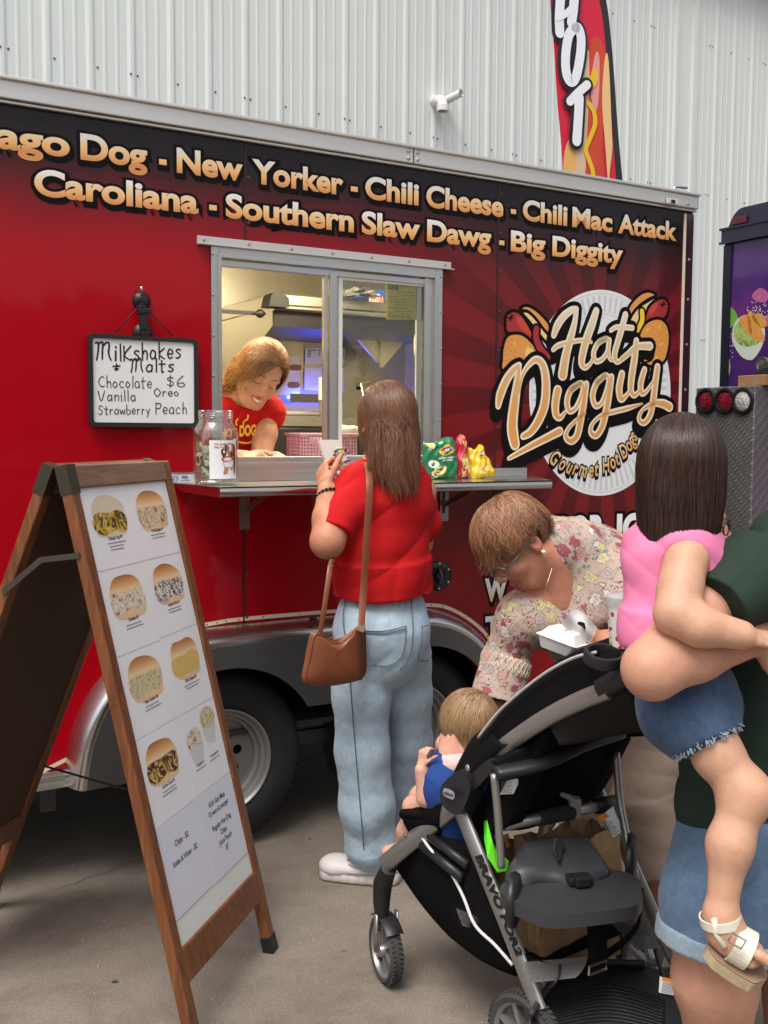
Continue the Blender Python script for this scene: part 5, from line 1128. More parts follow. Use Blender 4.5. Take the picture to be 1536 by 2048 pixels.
# shoes
def shoe(parent, heel, toe, w, mat, sole, name='sneaker', hgt=.085, up_=UPV):
    heel, toe = np.asarray(heel, float), np.asarray(toe, float); d = nz(toe - heel); L = np.linalg.norm(toe - heel); sd_ = np.cross(d, UPV); A = np.stack([d, sd_, UPV], 1)
    s = SDF(.004); s.el(heel + d * L * .50 + UPV * .045, (L * .50, w * .50, .032), .02, A); s.el(heel + d * L * .26 + UPV * .072, (L * .27, w * .42, .056), .03, A); s.el(heel + d * L * .82 + UPV * .042, (L * .19, w * .46, .034), .02, A); s.cut(heel + UPV * .026, -UPV)
    o = garment(name, s, mat, parent, jit=.0003)
    s = SDF(.004); n = 14
    for i in range(8):
        t_ = i / 7; s.el(heel + d * L * (.10 + .80 * t_) + UPV * .016, (L * .115, w * (.42 + .10 * math.sin(t_ * 3.0 + .3)), .036), .012, A)
    s.cut(heel + UPV * .042, UPV); s.cut(heel + UPV * .001, -UPV); garment('sole', s, sole, o, jit=.0002)
    m = MB(); ph_ = [heel + d * L * (.50 + .47 * math.cos(a)) + sd_ * w * (.50 - .06 * math.cos(a)) * math.sin(a) + UPV * .0415 for a in np.linspace(0, 6.283, 33)]; m.tube(ph_, .0022, 5, False); m.tube(smoothpath([heel + d * L * .62 + sd_ * w * .42 + UPV * .070, heel + d * L * .45 + sd_ * w * .47 + UPV * .052, heel + d * L * .2 + sd_ * w * .47 + UPV * .066], 4), .0018, 5); m.tube(smoothpath([heel + d * L * .62 - sd_ * w * .42 + UPV * .070, heel + d * L * .45 - sd_ * w * .47 + UPV * .052, heel + d * L * .2 - sd_ * w * .47 + UPV * .066], 4), .0018, 5); m.build('shoe_seam', M('seam_grey', (.30, .29, .28), .8), o, True)
    m = MB()
    for i in range(4):
        c = heel + d * L * (.50 + .07 * i) + UPV * (.090 - .008 * i); m.tube([c - sd_ * w * .26, c + UPV * .008, c + sd_ * w * .26], .0035, 6)
    c = heel + d * L * .47 + UPV * .098
    for q in (-1, 1): m.tube([c, c + sd_ * q * .02 + UPV * .02 + d * .01, c + sd_ * q * .035 - UPV * .012 + d * .02], .0025, 6)
    m.build('lace', M('lace_grey', (.42, .41, .41), .9), o); return o
wl = M('white_leather', (.66, .62, .60), .5, var=.06, vscale=20, bump=.1, bscale=200); sol = M('sole_offwhite', (.55, .50, .47), .7, var=.12, vscale=30)
shoe(CU, G(800, 1768, .0) + (0.0, .02, 0), G(642, 1752, .0), .118, wl, sol); shoe(CU, G(800, 1660), G(760, 1640) + (-.1, .1, 0), .10, wl, sol)
H1 = hair(CU, hM, [(.045, .017, .009), (.19, .082, .042), (.30, .14, .075)], 9500, .205, .28, (0.05, .70, .70), 1.3, .12, 22, .00115, (.62, .45), 3, .22, (.16, -.12, 0), wave=.55, lenf=lambda D: .70 + .36 * np.clip(-D[:, 1], 0, 1), low=-.45, clump=.45, hug=.15, hugz=-.2, gl=.2, cyl=1.10, taper=.0)
# sunglasses pushed up on the head
sg = thing('sunglasses', 'gold framed sunglasses pushed up on the head of the brown haired customer', 'sunglasses', tuple(P(735, 775, 3.25)))
gold_m = M('gold_metal', (.75, .60, .35), .25, 1.0)
m = MB(); m.tube([P(716, 772, 3.28), P(722, 768, 3.22), P(727, 792, 3.20)], .0028, 8); m.build('temple', gold_m, sg)
m = MB(); m.tube([P(722, 766, 3.25), P(740, 763, 3.27), P(760, 765, 3.34)], .0025, 8); m.build('brow_bar', gold_m, sg)
m = MB(); m.lathe(P(718, 773, 3.30), (-.6, .7, .3), [(.001, .003), (.008, .002), (.012, 0), (.008, -.002), (.001, -.003)], 16); m.build('lens', M('dark_lens', (.02, .015, .012), .08), sg)
# handbag on its strap
hb = thing('handbag', 'tan leather shoulder bag hanging on the customer with the red t-shirt', 'handbag', tuple(P(672, 1365, 3.14)))
bpl = Plane(P(668, 1310, 3.10), P(735, 1290, 3.13) - P(605, 1300, 3.03), UPV)
nbg = bpl.n if bpl.n[1] < 0 else -bpl.n
def pouch(name, pts, off, puff):
    lp = smoothpath([bpl.loc(*q) for q in pts], 5, True); c_ = lp.mean(0); V = []; K = 9; n = len(lp)
    for k in range(K):
        u = k / (K - 1); q = c_ + (lp - c_) * (1 - u * .98); h = puff * (1 - (1 - u) ** 3.2) + .0025 * np.sin(q[:, 0] * 90 + q[:, 1] * 60) * u * (1 - u) * 4; V.append(bpl.o + np.outer(q[:, 0], bpl.x) + np.outer(q[:, 1], bpl.y) + np.outer(off + h, nbg))
    V.append(bpl.o + np.outer(lp[:, 0], bpl.x) + np.outer(lp[:, 1], bpl.y) + nbg * (off - .014)); Fc = []
    for k in range(K - 1): Fc += [(k * n + i, k * n + (i + 1) % n, (k + 1) * n + (i + 1) % n, (k + 1) * n + i) for i in range(n)]
    Fc += [(K * n + i, K * n + (i + 1) % n, (i + 1) % n, i) for i in range(n)] + [tuple(K * n + i for i in range(n))]
    o = mesh(name, np.concatenate(V), Fc, leather, hb, True); q = c_ + (lp - c_) * .93; m = MB(); m.tube(np.vstack([bpl.o + np.outer(q[:, 0], bpl.x) + np.outer(q[:, 1], bpl.y) + nbg * (off + puff * .33)] * 1), .0011, 5, False); m.build('seam', M('seam_brown', (.09, .028, .012), .6), o, True)
pouch('pouch', ((604, 1362), (612, 1305), (620, 1268), (632, 1264), (655, 1280), (676, 1282), (700, 1264), (712, 1256), (716, 1300), (714, 1350), (700, 1362), (650, 1368)), .018, .016)
pouch('middle_pouch', ((612, 1364), (622, 1275), (640, 1268), (680, 1280), (720, 1256), (728, 1300), (727, 1352), (712, 1362), (660, 1372)), .0, .012); pouch('back_pouch', ((620, 1366), (632, 1280), (690, 1280), (732, 1254), (738, 1300), (737, 1348), (722, 1360), (670, 1374)), -.018, .010)
nb = bpl.n if bpl.n[1] < 0 else -bpl.n
def strapline(n, L, w): strip(n, L, w, .004, leather, hb, up=nz(np.array([.9, .3, 0])))
strapline('strap', [P(722, 1262, 3.10), P(727, 1180, 3.15), P(733, 1080, 3.15), P(739, 985, 3.16), P(738, 945, 3.20), P(733, 925, 3.27), P(728, 935, 3.40), P(720, 1000, 3.46)], .022)
strapline('strap', [P(640, 1268, 3.06), P(648, 1220, 3.06), P(656, 1165, 3.08), P(662, 1125, 3.12), P(668, 1110, 3.20)], .016)
m = MB(); m.box(P(719, 1263, 3.085), np.array([.014, 0, 0]), np.array([0, .004, 0]), np.array([0, 0, .018])); m.tube([P(662, 1128, 3.09), P(664, 1118, 3.09)], .006, 8); m.tube([P(660, 1273, 3.06), P(668, 1281, 3.07), P(676, 1276, 3.08)], .0022, 6); m.build('buckle', M('silver_metal', (.7, .66, .58), .25, 1.0), hb)
# bracelet and the wallet in her hand
q = frame(lw + nz(lh - lw) * -.012, nz(lh - lw), (-.8, -.5, .2)); m = MB()
for i in range(18):
    a = i / 18 * 6.283; m.lathe(q[:3, 3] + q[:3, 0] * math.cos(a) * .036 + q[:3, 2] * math.sin(a) * .034, q[:3, 1], [(.0005, -.006), (.005, -.003), (.006, 0), (.005, .003), (.0005, .006)], 8)
tag(m.build('bracelet', M('bead_black', (.015, .013, .012), .25), sharp=60), 'black beaded bracelet on the wrist of the brown haired customer', 'bracelet')
wp = Plane(P(664, 925, 3.40), P(700, 905, 3.43) - P(646, 900, 3.40), P(652, 888, 3.42) - P(676, 960, 3.36))
wlt = thing('wallet', 'pale grey purse held open by the customer over the counter', 'wallet', tuple(P(670, 950, 3.38)))
v, f = fill2d([smoothpath([wp.loc(*z) for z in ((640, 884), (648, 880), (678, 880), (682, 886), (704, 950), (672, 962), (664, 955))], 3, True)], .016); m = MB(); m.add(onplane(wp, v), f); m.build('cover', M('grey_leather', (.50, .45, .40), .5, bump=.1), wlt, bevel=.004, sharp=50)
m = MB(); r3 = np.random.default_rng(8); colb = []
for i in range(11):
    a = i / 10 * 5.0 + .6; c = wp.at(682, 915) + wp.x * .022 * math.cos(a) * 1.2 + wp.y * .026 * math.sin(a) + nz(-wp.n if wp.n[1] > 0 else wp.n) * .014
    m.lathe(c, (0, 0, 1), [(.0005, -.0065), (.005, -.0035), (.0068, 0), (.005, .0035), (.0005, .0065)], 10); colb += [[(.28, .10, .16), (.10, .05, .05), (.55, .42, .06), (.20, .45, .30), (.12, .08, .09)][i % 5]] * 50
t = NT('bead_mix'); t.set(Base_Color=t.attr('Col'), Roughness=.3); m.build('bead_loop', t.m, wlt, True, attrs={'Col': colb})
# ---------------------------------------------------------------- server inside the window
SV = thing('person', 'smiling woman in a red t-shirt leaning on the counter inside the lit window', 'person', tuple(T(1.45, .42, -.62)))
def wi(px, py, v_): return TP.at(px, py, -v_)
sk2 = (.56, .29, .19); hC = wi(519, 752, .30); hM2 = frame(hC, (.30, -.80, -.50), (.45, -.32, .74), 1.03)
SX2 = nz(np.array([.80, .45, -.18]))
s = SDF(.0034); add_head(s, hM2, .9)
nk = wi(478, 800, .42); c1 = wi(470, 850, .46); c2 = wi(468, 930, .58)
s.seg(nk, hC + hM2[:3, 2] * -.06 + hM2[:3, 1] * -.03, .055, .050, .02); s.seg(nk, c1, (.12, .07), (.13, .085), .03, SX2); s.seg(c1, c2, (.13, .085), (.125, .10), .03, SX2); s.seg(c2, T(1.42, 1.05, -.68), (.12, .09), (.13, .11), .03, SX2)
s.chain([T(1.42, 1.05, -.68) - SX2 * .08, T(1.35, .75, -.68), T(1.35, .46, -.68)], [.09, .06, .05], .03); s.chain([T(1.42, 1.05, -.68) + SX2 * .08, T(1.50, .75, -.68), T(1.50, .46, -.68)], [.09, .06, .05], .03)
rs2, re2, rw2 = wi(532, 812, .42), wi(521, 925, .30), wi(552, 918, .17)
s.chain([rs2, wi(529, 868, .36), re2], [.052, .048, .040], .02); s.chain([re2, rw2], [.040, .029], .015); add_hand(s, frame(rw2, nz(wi(578, 922, .10) - rw2), (.1, -.3, 1), .95), (.5, .6, .7, .8), 0, .4, mirror=1)
ls2, le2, lw2 = wi(424, 830, .44), wi(432, 935, .33), wi(478, 915, .16)
s.chain([ls2, le2], [.052, .042], .02); s.chain([le2, lw2], [.040, .029], .015); add_hand(s, frame(lw2, nz(wi(502, 915, .11) - lw2), (-.3, -.5, .8), .95), (.9, 1.0, 1.1, 1.2), 0, .6, mirror=-1)
person_skin('body', s, SV, sk2, hM2, smile=.9, lips=(.45, .12, .11), brow=(.20, .11, .06))
s = SDF(.004); s.seg(nk + (0, 0, -.035), c1, (.13, .085), (.158, .105), .04, SX2); s.seg(c1, c2, (.155, .105), (.150, .12), .03, SX2); s.seg(c2, T(1.42, 1.00, -.68), (.15, .115), (.15, .125), .03, SX2)
s.seg(rs2 + (-.02, 0, 0), wi(538, 830, .40), .070, .066, .03); d_ = nz(re2 - rs2); s.cone(wi(532, 815, .415), wi(541, 838, .395), .066, .064, .012); s.seg(ls2 + (.02, 0, 0), wi(424, 865, .43), .070, .066, .03)
s.el(nk + hM2[:3, 1] * .035 + (0, 0, .015), (.062, .055, .05), .012, sub=True)
garment('t_shirt', s, redtee, SV, lambda v: .007 * folds(v, c1, (.7, 0, -.7), 30, 21, 3) + .004 * wob(v, 25, 22) - .003)
hair(SV, hM2, [(.12, .045, .015), (.42, .19, .065), (.48, .25, .09)], 6500, .185, .30, (-.22, .80, .52), 1.0, .20, 16, .0012, (.52, .30), 5, .1, wave=.8, low=-.45, clump=.55, push=(0, -.22, 0), gl=.75, hug=.15, capface=1.14, cyl=1.30)
tp2 = Plane(wi(490, 862, .345), TP.x, nz(np.array(TP.y) * 1.0 + TP.n * .12))
ym = M('print_yellow', (.85, .55, .06), .6)
q = tp2.loc(481, 872); q1 = tp2.loc(512, 869); so = MB()
# ---------------------------------------------------------------- elderly woman bending over the stroller
EW = thing('person', 'older woman with short auburn hair and floral blouse bending over the stroller', 'person', tuple(P(1290, 1870, 2.98) * (1, 1, 0)))
sk3 = (.50, .215, .135); hC = P(1034, 1092, 2.70); hM3 = frame(hC, (-.58, -.36, -.72), (-.72, -.22, .66), .93)
nk = P(1120, 1108, 2.78); c1 = P(1185, 1145, 2.86); c2 = P(1250, 1230, 2.95); pe = P(1300, 1340, 3.02); SX3 = nz(np.array([.30, -.85, -.32]))
s = SDF(.004); add_head(s, hM3, 0, 1.15, 1)
s.seg(nk, hC + hM3[:3, 2] * -.06 + hM3[:3, 1] * -.03, .060, .053, .025); s.seg(nk + (.02, 0, -.02), c1, (.075, .055), (.11, .08), .03, SX3); s.seg(c1, c2, (.11, .08), (.12, .09), .03, SX3); s.seg(c2, pe, (.12, .09), (.11, .08), .03, SX3)
s.seg(P(1105, 1125, 2.72), P(1122, 1200, 2.74), .045, .05, .04)                      # chest above the neckline
a1, a2, a3 = P(1066, 1215, 2.74), P(1015, 1290, 2.74), P(995, 1408, 2.70)
s.chain([a1, a2, a3], [.058, .046, .034], .02); add_hand(s, frame(a3, nz(P(985, 1450, 2.68) - a3), (-.8, -.5, .1)), (.4, .5, .5, .6))
b1, b2, b3 = P(1255, 1180, 2.72), P(1285, 1290, 2.62), P(1212, 1284, 2.62)
s.chain([b1, b2], [.055, .044], .02); s.chain([b2, b3], [.044, .032], .02); add_hand(s, frame(b3 + (.02, 0, 0), nz(P(1150, 1302, 2.63) - b3), (.10, -.75, .55)), (.55, .6, .7, .8), 0, .3, mirror=1)
s.chain([pe + SX3 * .08, P(1292, 1600, 2.90), P(1325, 1840, 2.92)], [.075, .05, .042], .03); s.chain([pe - SX3 * .10, P(1185, 1600, 3.25), P(1175, 1790, 3.30)], [.075, .05, .042], .03)
person_skin('body', s, EW, sk3, hM3, age=0) if False else person_skin('body', s, EW, sk3, hM3, lips=(.34, .09, .08), brow=(.20, .10, .06))
# floral print
def floral():
    t = NT('floral_print'); o = t.n('Mapping', {'Scale': (1, 1, 1)}); t.t.links.new(t.obj(), o.inputs[0]); nv = t.noise(14, 3, .6, out=1); vec = t.mix(.045, o.outputs[0], nv, 'ADD')
    base = (.46, .345, .285)
    def layer(c, sc, th, stops, petals, seed):
        mp = t.n('Mapping', {'Location': (seed, seed * .7, seed * 1.3)}); t.t.links.new(vec, mp.inputs[0]); v = t.n('TexVoronoi', {'Scale': sc, 'Randomness': .85}); t.put(v.inputs['Vector'], mp.outputs[0]); col = t.ramp(t.n('SeparateXYZ', {0: v.outputs['Color']}).outputs[0], stops, 'CONSTANT')
        pos = t.n('VectorMath', {0: mp.outputs[0]}, operation='SUBTRACT'); t.put(pos.inputs[1], v.outputs['Position']); p3 = t.n('SeparateXYZ', {0: pos.outputs[0]})
        an = t.math('ARCTAN2', p3.outputs[2], t.math('ADD', p3.outputs[0], p3.outputs[1])); pet = t.math('MULTIPLY_ADD', t.math('ABSOLUTE', t.math('SINE', t.math('MULTIPLY', an, petals / 2))), .16, 0)
        d = t.math('ADD', v.outputs['Distance'], t.math('MULTIPLY', pet, 1.0)); inside = t.math('LESS_THAN', d, th); edge = t.math('LESS_THAN', t.math('ABSOLUTE', t.math('SUBTRACT', d, th)), .022); ring = t.math('LESS_THAN', t.math('ABSOLUTE', t.math('SUBTRACT', d, th * .55)), .02)
        c = t.mix(inside, c, col); c = t.mix(t.math('MULTIPLY', inside, ring), c, (.10, .09, .08)); return t.mix(edge, c, (.11, .085, .08))
    c = layer(base, 56, .42, [(.0, base), (.25, (.50, .42, .40)), (.5, (.13, .30, .26)), (.65, (.40, .34, .22)), (.8, base)], 4, 3.1)
    c = layer(c, 30, .58, [(0, (.34, .085, .11)), (.22, base), (.38, (.55, .50, .27)), (.52, (.42, .35, .32)), (.68, (.50, .27, .22)), (.80, (.62, .55, .53)), (.9, (.27, .07, .095))], 7, 1.7)
    c = layer(c, 66, .30, [(0, (.60, .52, .50)), (.3, (.38, .05, .08)), (.5, (.10, .26, .22)), (.62, base)], 5, 7.7)
    t.set(Base_Color=c, Roughness=.8); t.b.inputs['Specular IOR Level'].default_value = .2; t.bump(t.noise(500, 2), .12, .0006); return t.m
flo = floral()
s = SDF(.0045); s.seg(P(1110, 1098, 2.77), c1, (.098, .090), (.172, .125), .04, SX3); s.seg(c1, c2, (.172, .125), (.175, .15), .04, SX3); s.seg(c2, pe, (.175, .15), (.18, .15), .04, SX3)
s.seg(a1 + (.05, .04, .0), P(1042, 1245, 2.73), .072, .066, .04); s.seg(P(1042, 1245, 2.73), P(1020, 1290, 2.74), .070, .056, .02); s.seg(P(1020, 1290, 2.74), P(1010, 1318, 2.74), .056, .062, .01); s.cone(P(1010, 1318, 2.74), P(995, 1402, 2.71), .060, .076, .012)
pass
s.seg(b1 + (-.03, .03, .03), P(1270, 1235, 2.66), .080, .068, .03); s.cone(P(1268, 1225, 2.67), P(1281, 1268, 2.63), .068, .064, .012); s.seg(c1 + (0, -.05, -.04), P(1150, 1300, 2.84), .10, .07, .05); s.seg(P(1056, 1222, 2.74), P(1135, 1270, 2.76), .058, .07, .04); s.seg(P(1172, 1085, 2.76), P(1170, 1235, 2.72), .050, .058, .03); s.seg(P(1150, 1070, 2.80), P(1160, 1100, 2.76), .05, .05, .03)
s.el(P(1086, 1112, 2.67), (.030, .060, .045), .012, sub=True); s.seg(P(1098, 1140, 2.63), P(1124, 1218, 2.63), .032, .018, .012, sub=True)
garment('blouse', s, flo, EW, lambda v: .006 * folds(v, c1, (.6, 0, .8), 24, 31, 3) + .005 * wob(v, 20, 32) - .004)
lace = M('lace_cream', (.56, .45, .34), .85, bump=.6, bscale=220, bdist=.004, var=.35, vscale=120)
q0, q1 = P(1016, 1316, 2.74), P(1007, 1345, 2.73); m = MB(); m.tube([q0 - nz(q1 - q0) * .01, q0, q1, q1 + nz(q1 - q0) * .01], [.060, .064, .067, .064], 40, caps=False)
m.build('lace_band', lace, EW, True)
m = MB()
for k in range(30):
    a = k / 30 * 6.283
    for sg_ in (1, -1):
        pts = []
        for u in np.linspace(0, 1, 5):
            c = q0 * (1 - u) + q1 * u; ax = nz(q1 - q0); x_ = nz(np.cross(ax, (0, 1, .2))); y_ = np.cross(ax, x_); aa = a + sg_ * u * .21; pts.append(c + (x_ * math.cos(aa) + y_ * math.sin(aa)) * (.0655 + .003 * u))
        m.tube(pts, .0013, 5)
m.build('lace_thread', M('lace_pale', (.70, .60, .48), .9), EW, True)
s = SDF(.0045); khaki = knit('khaki_cotton', (.36, .27, .215), .08)
s.seg(pe + (0, 0, .05), pe + (0, 0, -.06), (.175, .145), (.17, .15), .03, SX3); kl, hl = P(1284, 1590, 2.90), P(1304, 1742, 2.90)
s.chain([pe + SX3 * .085 + (0, 0, -.05), kl], [.11, .084], .03); s.cone(kl, hl, .084, .070, .02); s.chain([pe - SX3 * .10 + (0, 0, -.05), P(1170, 1590, 3.22), P(1158, 1712, 3.28)], [.11, .078, .066], .03)
pass
garment('trousers', s, khaki, EW, lambda v: .005 * folds(v, kl, (.3, 0, 1), 24, 41, 3) + .003 * wob(v, 30, 42))
shoe(EW, G(1345, 1895), G(1290, 1905) + (-.08, .05, 0), .095, M('shoe_red', (.24, .05, .05), .6), M('sole_dark', (.06, .05, .05), .8)); shoe(EW, G(1190, 1800), G(1120, 1800) + (-.02, .05, 0), .095, M('shoe_red', 0), M('sole_dark', 0))
hair(EW, hM3, [(.12, .042, .016), (.40, .19, .095)], 10000, .078, .34, (.05, -.45, .85), .10, .22, 10, .0009, (.50, .42), 7, .0, wave=.40, low=-.62, stiff=1.5, clump=.42, radii=(.081, .104, .095), hug=.8, capface=1.12, earcut=True, lenf=lambda D: np.where((np.abs(D[:, 0]) > .55) & (D[:, 2] < .45), .5, 1.0))
# glasses
gm = M('glasses_green', (.09, .16, .12), .3, .3)
def hl_(M_, x, y, z): return M_[:3, :3] @ np.array([x, y, z]) + M_[:3, 3]
GL = thing('glasses', 'thin green rimmed glasses on the face of the older woman in the floral blouse', 'glasses', tuple(hl_(hM3, 0, .11, .005)))
def spectacles(GL, M_, mat, r=.0016, rx=.024, rz=.017):
    for x in (-1, 1):
        m = MB(); m.tube([hl_(M_, x * .032 + rx * math.cos(a), .106 - .25 * max(0, abs(x * .032 + rx * math.cos(a)) - .02), .006 + rz * math.sin(a)) for a in np.linspace(0, 6.283, 25)], r, 6, False); m.build('rim', mat, GL, True)
        m = MB(); m.tube([hl_(M_, x * .056, .098, .010), hl_(M_, x * .075, .06, .012), hl_(M_, x * .081, .0, .010), hl_(M_, x * .080, -.018, -.004)], r, 6); m.build('temple', mat, GL, True)
    m = MB(); m.tube([hl_(M_, -.009, .107, .008), hl_(M_, 0, .113, .012), hl_(M_, .009, .107, .008)], r, 6); m.build('bridge', mat, GL, True)
spectacles(GL, hM3, gm)
pearl = M('pearl', (.80, .70, .52), .2); er = MB(); c = hl_(hM3, -.088, -.006, -.036); er.lathe(c, UPV, [(.0003, -.006), (.005, -.003), (.006, 0), (.005, .003), (.0003, .006)], 12); tag(er.build('earring', pearl, sharp=80), 'round gold pearl earring in the older woman’s ear', 'earring')
nk_ = MB(); nk_.tube(smoothpath([hl_(hM3, -.05, -.05, -.085), P(1100, 1150, 2.66), P(1092, 1172, 2.65), P(1090, 1190, 2.655)], 6), .0009, 5); tag(nk_.build('necklace', gold_m, smooth=True), 'fine gold chain hanging at the older woman’s neckline', 'necklace')
rg = MB(); rg.lathe(P(1160, 1296, 2.60), nz(P(1150, 1302, 2.63) - b3), [(.0105, -.002), (.0118, 0), (.0105, .002)], 16); tag(rg.build('ring', gold_m, smooth=True), 'gold ring on the finger under the foam takeout box', 'ring')
# foam takeout box and napkin
FB = thing('takeout_box', 'white foam takeout box held by the older woman', 'takeout box', tuple(P(1130, 1295, 2.62)))
foam = M('foam_white', (.78, .76, .73), .55, bump=.05, bscale=300)
fx = nz(P(1160, 1255, 2.60) - P(1078, 1283, 2.53)); fx = nz(P(1172, 1262, 2.64) - P(1120, 1305, 2.50)); fy = nz(np.cross(UPV, fx)); fz = nz(UPV + fy * -.25 + fx * .1); fy = nz(np.cross(fz, fx)); fx = np.cross(fy, fz); fc = P(1128, 1278, 2.58)
def frust(mm, c, a0, b0, a1, b1, z0, z1):
    L = []
    for (a, b), z in (((a0, b0), z0), ((a1, b1), z1)):
        pts = []
        for cx_, cy_, a_s in ((1, 1, 0), (-1, 1, 90), (-1, -1, 180), (1, -1, 270)):
            for w in (15, 45, 75): pts.append(c + fx * (cx_ * (a - .012) + .012 * math.cos(math.radians(w + a_s))) + fy * (cy_ * (b - .012) + .012 * math.sin(math.radians(w + a_s))) + fz * z)
        L.append(pts)
    mm.add(L[0] + L[1], [tuple(range(11, -1, -1)), tuple(range(12, 24))] + [(i, (i + 1) % 12, 12 + (i + 1) % 12, 12 + i) for i in range(12)])
m = MB(); frust(m, fc, .050, .040, .062, .052, -.030, .0); m.build('tray', foam, FB, bevel=.002, sharp=40)
m = MB(); frust(m, fc, .066, .056, .066, .056, .0005, .004); frust(m, fc, .060, .050, .046, .036, .004, .026)
for q in (-.02, 0, .02): m.bar(fc + fx * (q) - fy * .024 + fz * .0275, fc + fx * q + fy * .024 + fz * .0275, .006, .004, fz)
m.build('lid', foam, FB, bevel=.002, sharp=40)
NP = P(1160, 1252, 2.57); m = MB(); r4 = np.random.default_rng(4); gx, gy = nz(P(1190, 1275, 2.60) - P(1135, 1228, 2.56)), nz(P(1185, 1240, 2.58) - P(1150, 1280, 2.55)); gv_ = []
for i in range(9):
    for j in range(7):
        u, w = i / 8 - .5, j / 6 - .5; gv_.append(NP + gx * u * .105 * (1 - .25 * abs(w)) + gy * w * .070 * (1 - .3 * abs(u)) + np.array([0, -1, .3]) * (.008 * math.sin(u * 7 + w * 4) + .006 * math.cos(w * 8)))
m.add(gv_, [(i * 7 + j, i * 7 + j + 1, (i + 1) * 7 + j + 1, (i + 1) * 7 + j) for i in range(8) for j in range(6)]); nap = m.build('napkin', M('napkin_white', (.76, .73, .71), .8), None, True); tag(nap, 'white paper napkin with a small dark mark held against the takeout box', 'napkin')
npl = Plane(NP + np.array([0, -1, .3]) * .016, gx, gy); v, f = stroke([(-.010, .0), (.004, .004), (.014, .0)], [.008, .012, .006]); mesh('print', onplane(npl, np.c_[v, v[:, 0] * 0], 0), f, ink, nap, False)
# ---------------------------------------------------------------- woman in green carrying a girl (right edge), and the two of them
GW = thing('person', 'woman in a dark green top and denim shorts carrying the girl on her hip', 'person', tuple(P(1520, 1900, 2.06) * (1, 1, 0)))
sk4 = (.58, .30, .20); hC = P(1650, 925, 2.10); hM4 = frame(hC, (-.15, .95, -.05), (0, 0, 1), 1.05); SX4 = nz(np.array([.97, .22, 0]))
nk = P(1630, 1040, 2.10); c1 = P(1590, 1190, 2.12); c2 = P(1545, 1430, 2.12); pe = P(1535, 1660, 2.12)
s = SDF(.0045); add_head(s, hM4)
s.seg(nk, hC + (0, 0, -.06), .06, .055, .02); s.seg(nk + (0, 0, -.06), c1, (.15, .075), (.15, .09), .03, SX4); s.seg(c1, c2, (.15, .09), (.14, .09), .03, SX4); s.seg(c2, pe, (.13, .08), (.12, .08), .03, SX4)
sh_, el_, wr_ = P(1500, 1120, 1.97), P(1300, 1330, 1.81), P(1505, 1275, 1.87)
s.chain([sh_, P(1405, 1225, 1.88), el_], [.056, .052, .046], .03); s.el(el_ + (-.002, 0, -.010), (.044, .044, .046), .02); s.chain([el_ + (.01, 0, -.014), P(1395, 1312, 1.84), wr_], [.046, .042, .034], .025)
add_hand(s, frame(wr_, nz(P(1580, 1268, 1.94) - wr_), (.0, -.9, .3)), (.3, .4, .4, .5))
s.chain([P(1750, 1130, 2.2), P(1770, 1330, 2.2), P(1640, 1420, 2.08)], [.06, .05, .036], .03)
ul, ur = P(1470, 1850, 2.06), P(1640, 1850, 2.16)
s.chain([P(1490, 1690, 2.07), P(1440, 1860, 2.04), P(1430, 1960, 2.05), P(1440, 2120, 2.07), G(1450, 2370) * (1, 1, 0) + (0, .1, .09)], [.10, .090, .082, .062, .042], .03); s.chain([P(1610, 1690, 2.16), P(1600, 1870, 2.16), P(1590, 2120, 2.18), P(1590, 2340, 2.2)], [.10, .088, .06, .042], .03)
person_skin('body', s, GW, sk4, hM4)
grn = knit('green_jersey', (.022, .038, .028), .12)
s = SDF(.0045); s.seg(nk + (0, 0, -.05), c1, (.15, .085), (.185, .115), .05, SX4); s.seg(c1, c2, (.185, .115), (.185, .125), .04, SX4); s.cone(c2 + (0, 0, .04), pe + (0, 0, .0), (.185, .125), (.198, .140), .03, SX4)
d_ = nz(el_ - sh_); s.seg(P(1600, 1140, 2.0), P(1515, 1150, 1.90), .095, .080, .05); s.cone(P(1525, 1140, 1.905), P(1438, 1212, 1.85), .082, .062, .03); s.seg(P(1760, 1130, 2.2), P(1770, 1230, 2.2), .08, .07, .04); s.seg(nk, nk + (0, 0, .12), (.075, .07), (.07, .07), .01, SX4, sub=True)
garment('t_shirt', s, grn, GW, lambda v: .010 * folds(v, c2, (.18, 0, 1), 30, 51, 3) * np.exp(-((v[:, 2] - P(1535, 1600, 2.12)[2]) / .14) ** 2) + .006 * folds(v, c1, (.6, 0, -.7), 16, 52, 3) - .005)
s = SDF(.0045); s.seg(pe + (0, 0, .05), pe + (0, 0, -.05), (.188, .130), (.20, .150), .03, SX4)
s.seg(P(1480, 1700, 2.08), P(1440, 1800, 2.05), .118, .116, .04); s.cone(P(1455, 1770, 2.06), P(1438, 1880, 2.045), .117, .122, .02); s.cone(P(1600, 1700, 2.16), P(1598, 1880, 2.16), .118, .120, .03)
dk = denim('mid_denim', (.060, .105, .18), (.145, .22, .32), 6)
sj = garment('shorts', s, dk, GW, lambda v: .005 * folds(v, pe, (.5, 0, -.8), 24, 55, 3) + .004 * wob(v, 22, 56))
s = SDF(.004); s.cone(P(1441, 1848, 2.046), P(1437, 1886, 2.044), .126, .127, .004); s.cone(P(1598, 1850, 2.16), P(1598, 1886, 2.16), .124, .125, .004)
garment('turn_up', s, denim('pale_turnup', (.20, .28, .36), (.34, .42, .48), 12), sj, lambda v: .002 * wob(v, 60, 57))
hair(GW, hM4, [(.02, .012, .008), (.06, .035, .02)], 1200, .2, .2, (0, .7, .7), 1.2, .1, 12, .003, (.62, .45), 13, .2, hug=.1)
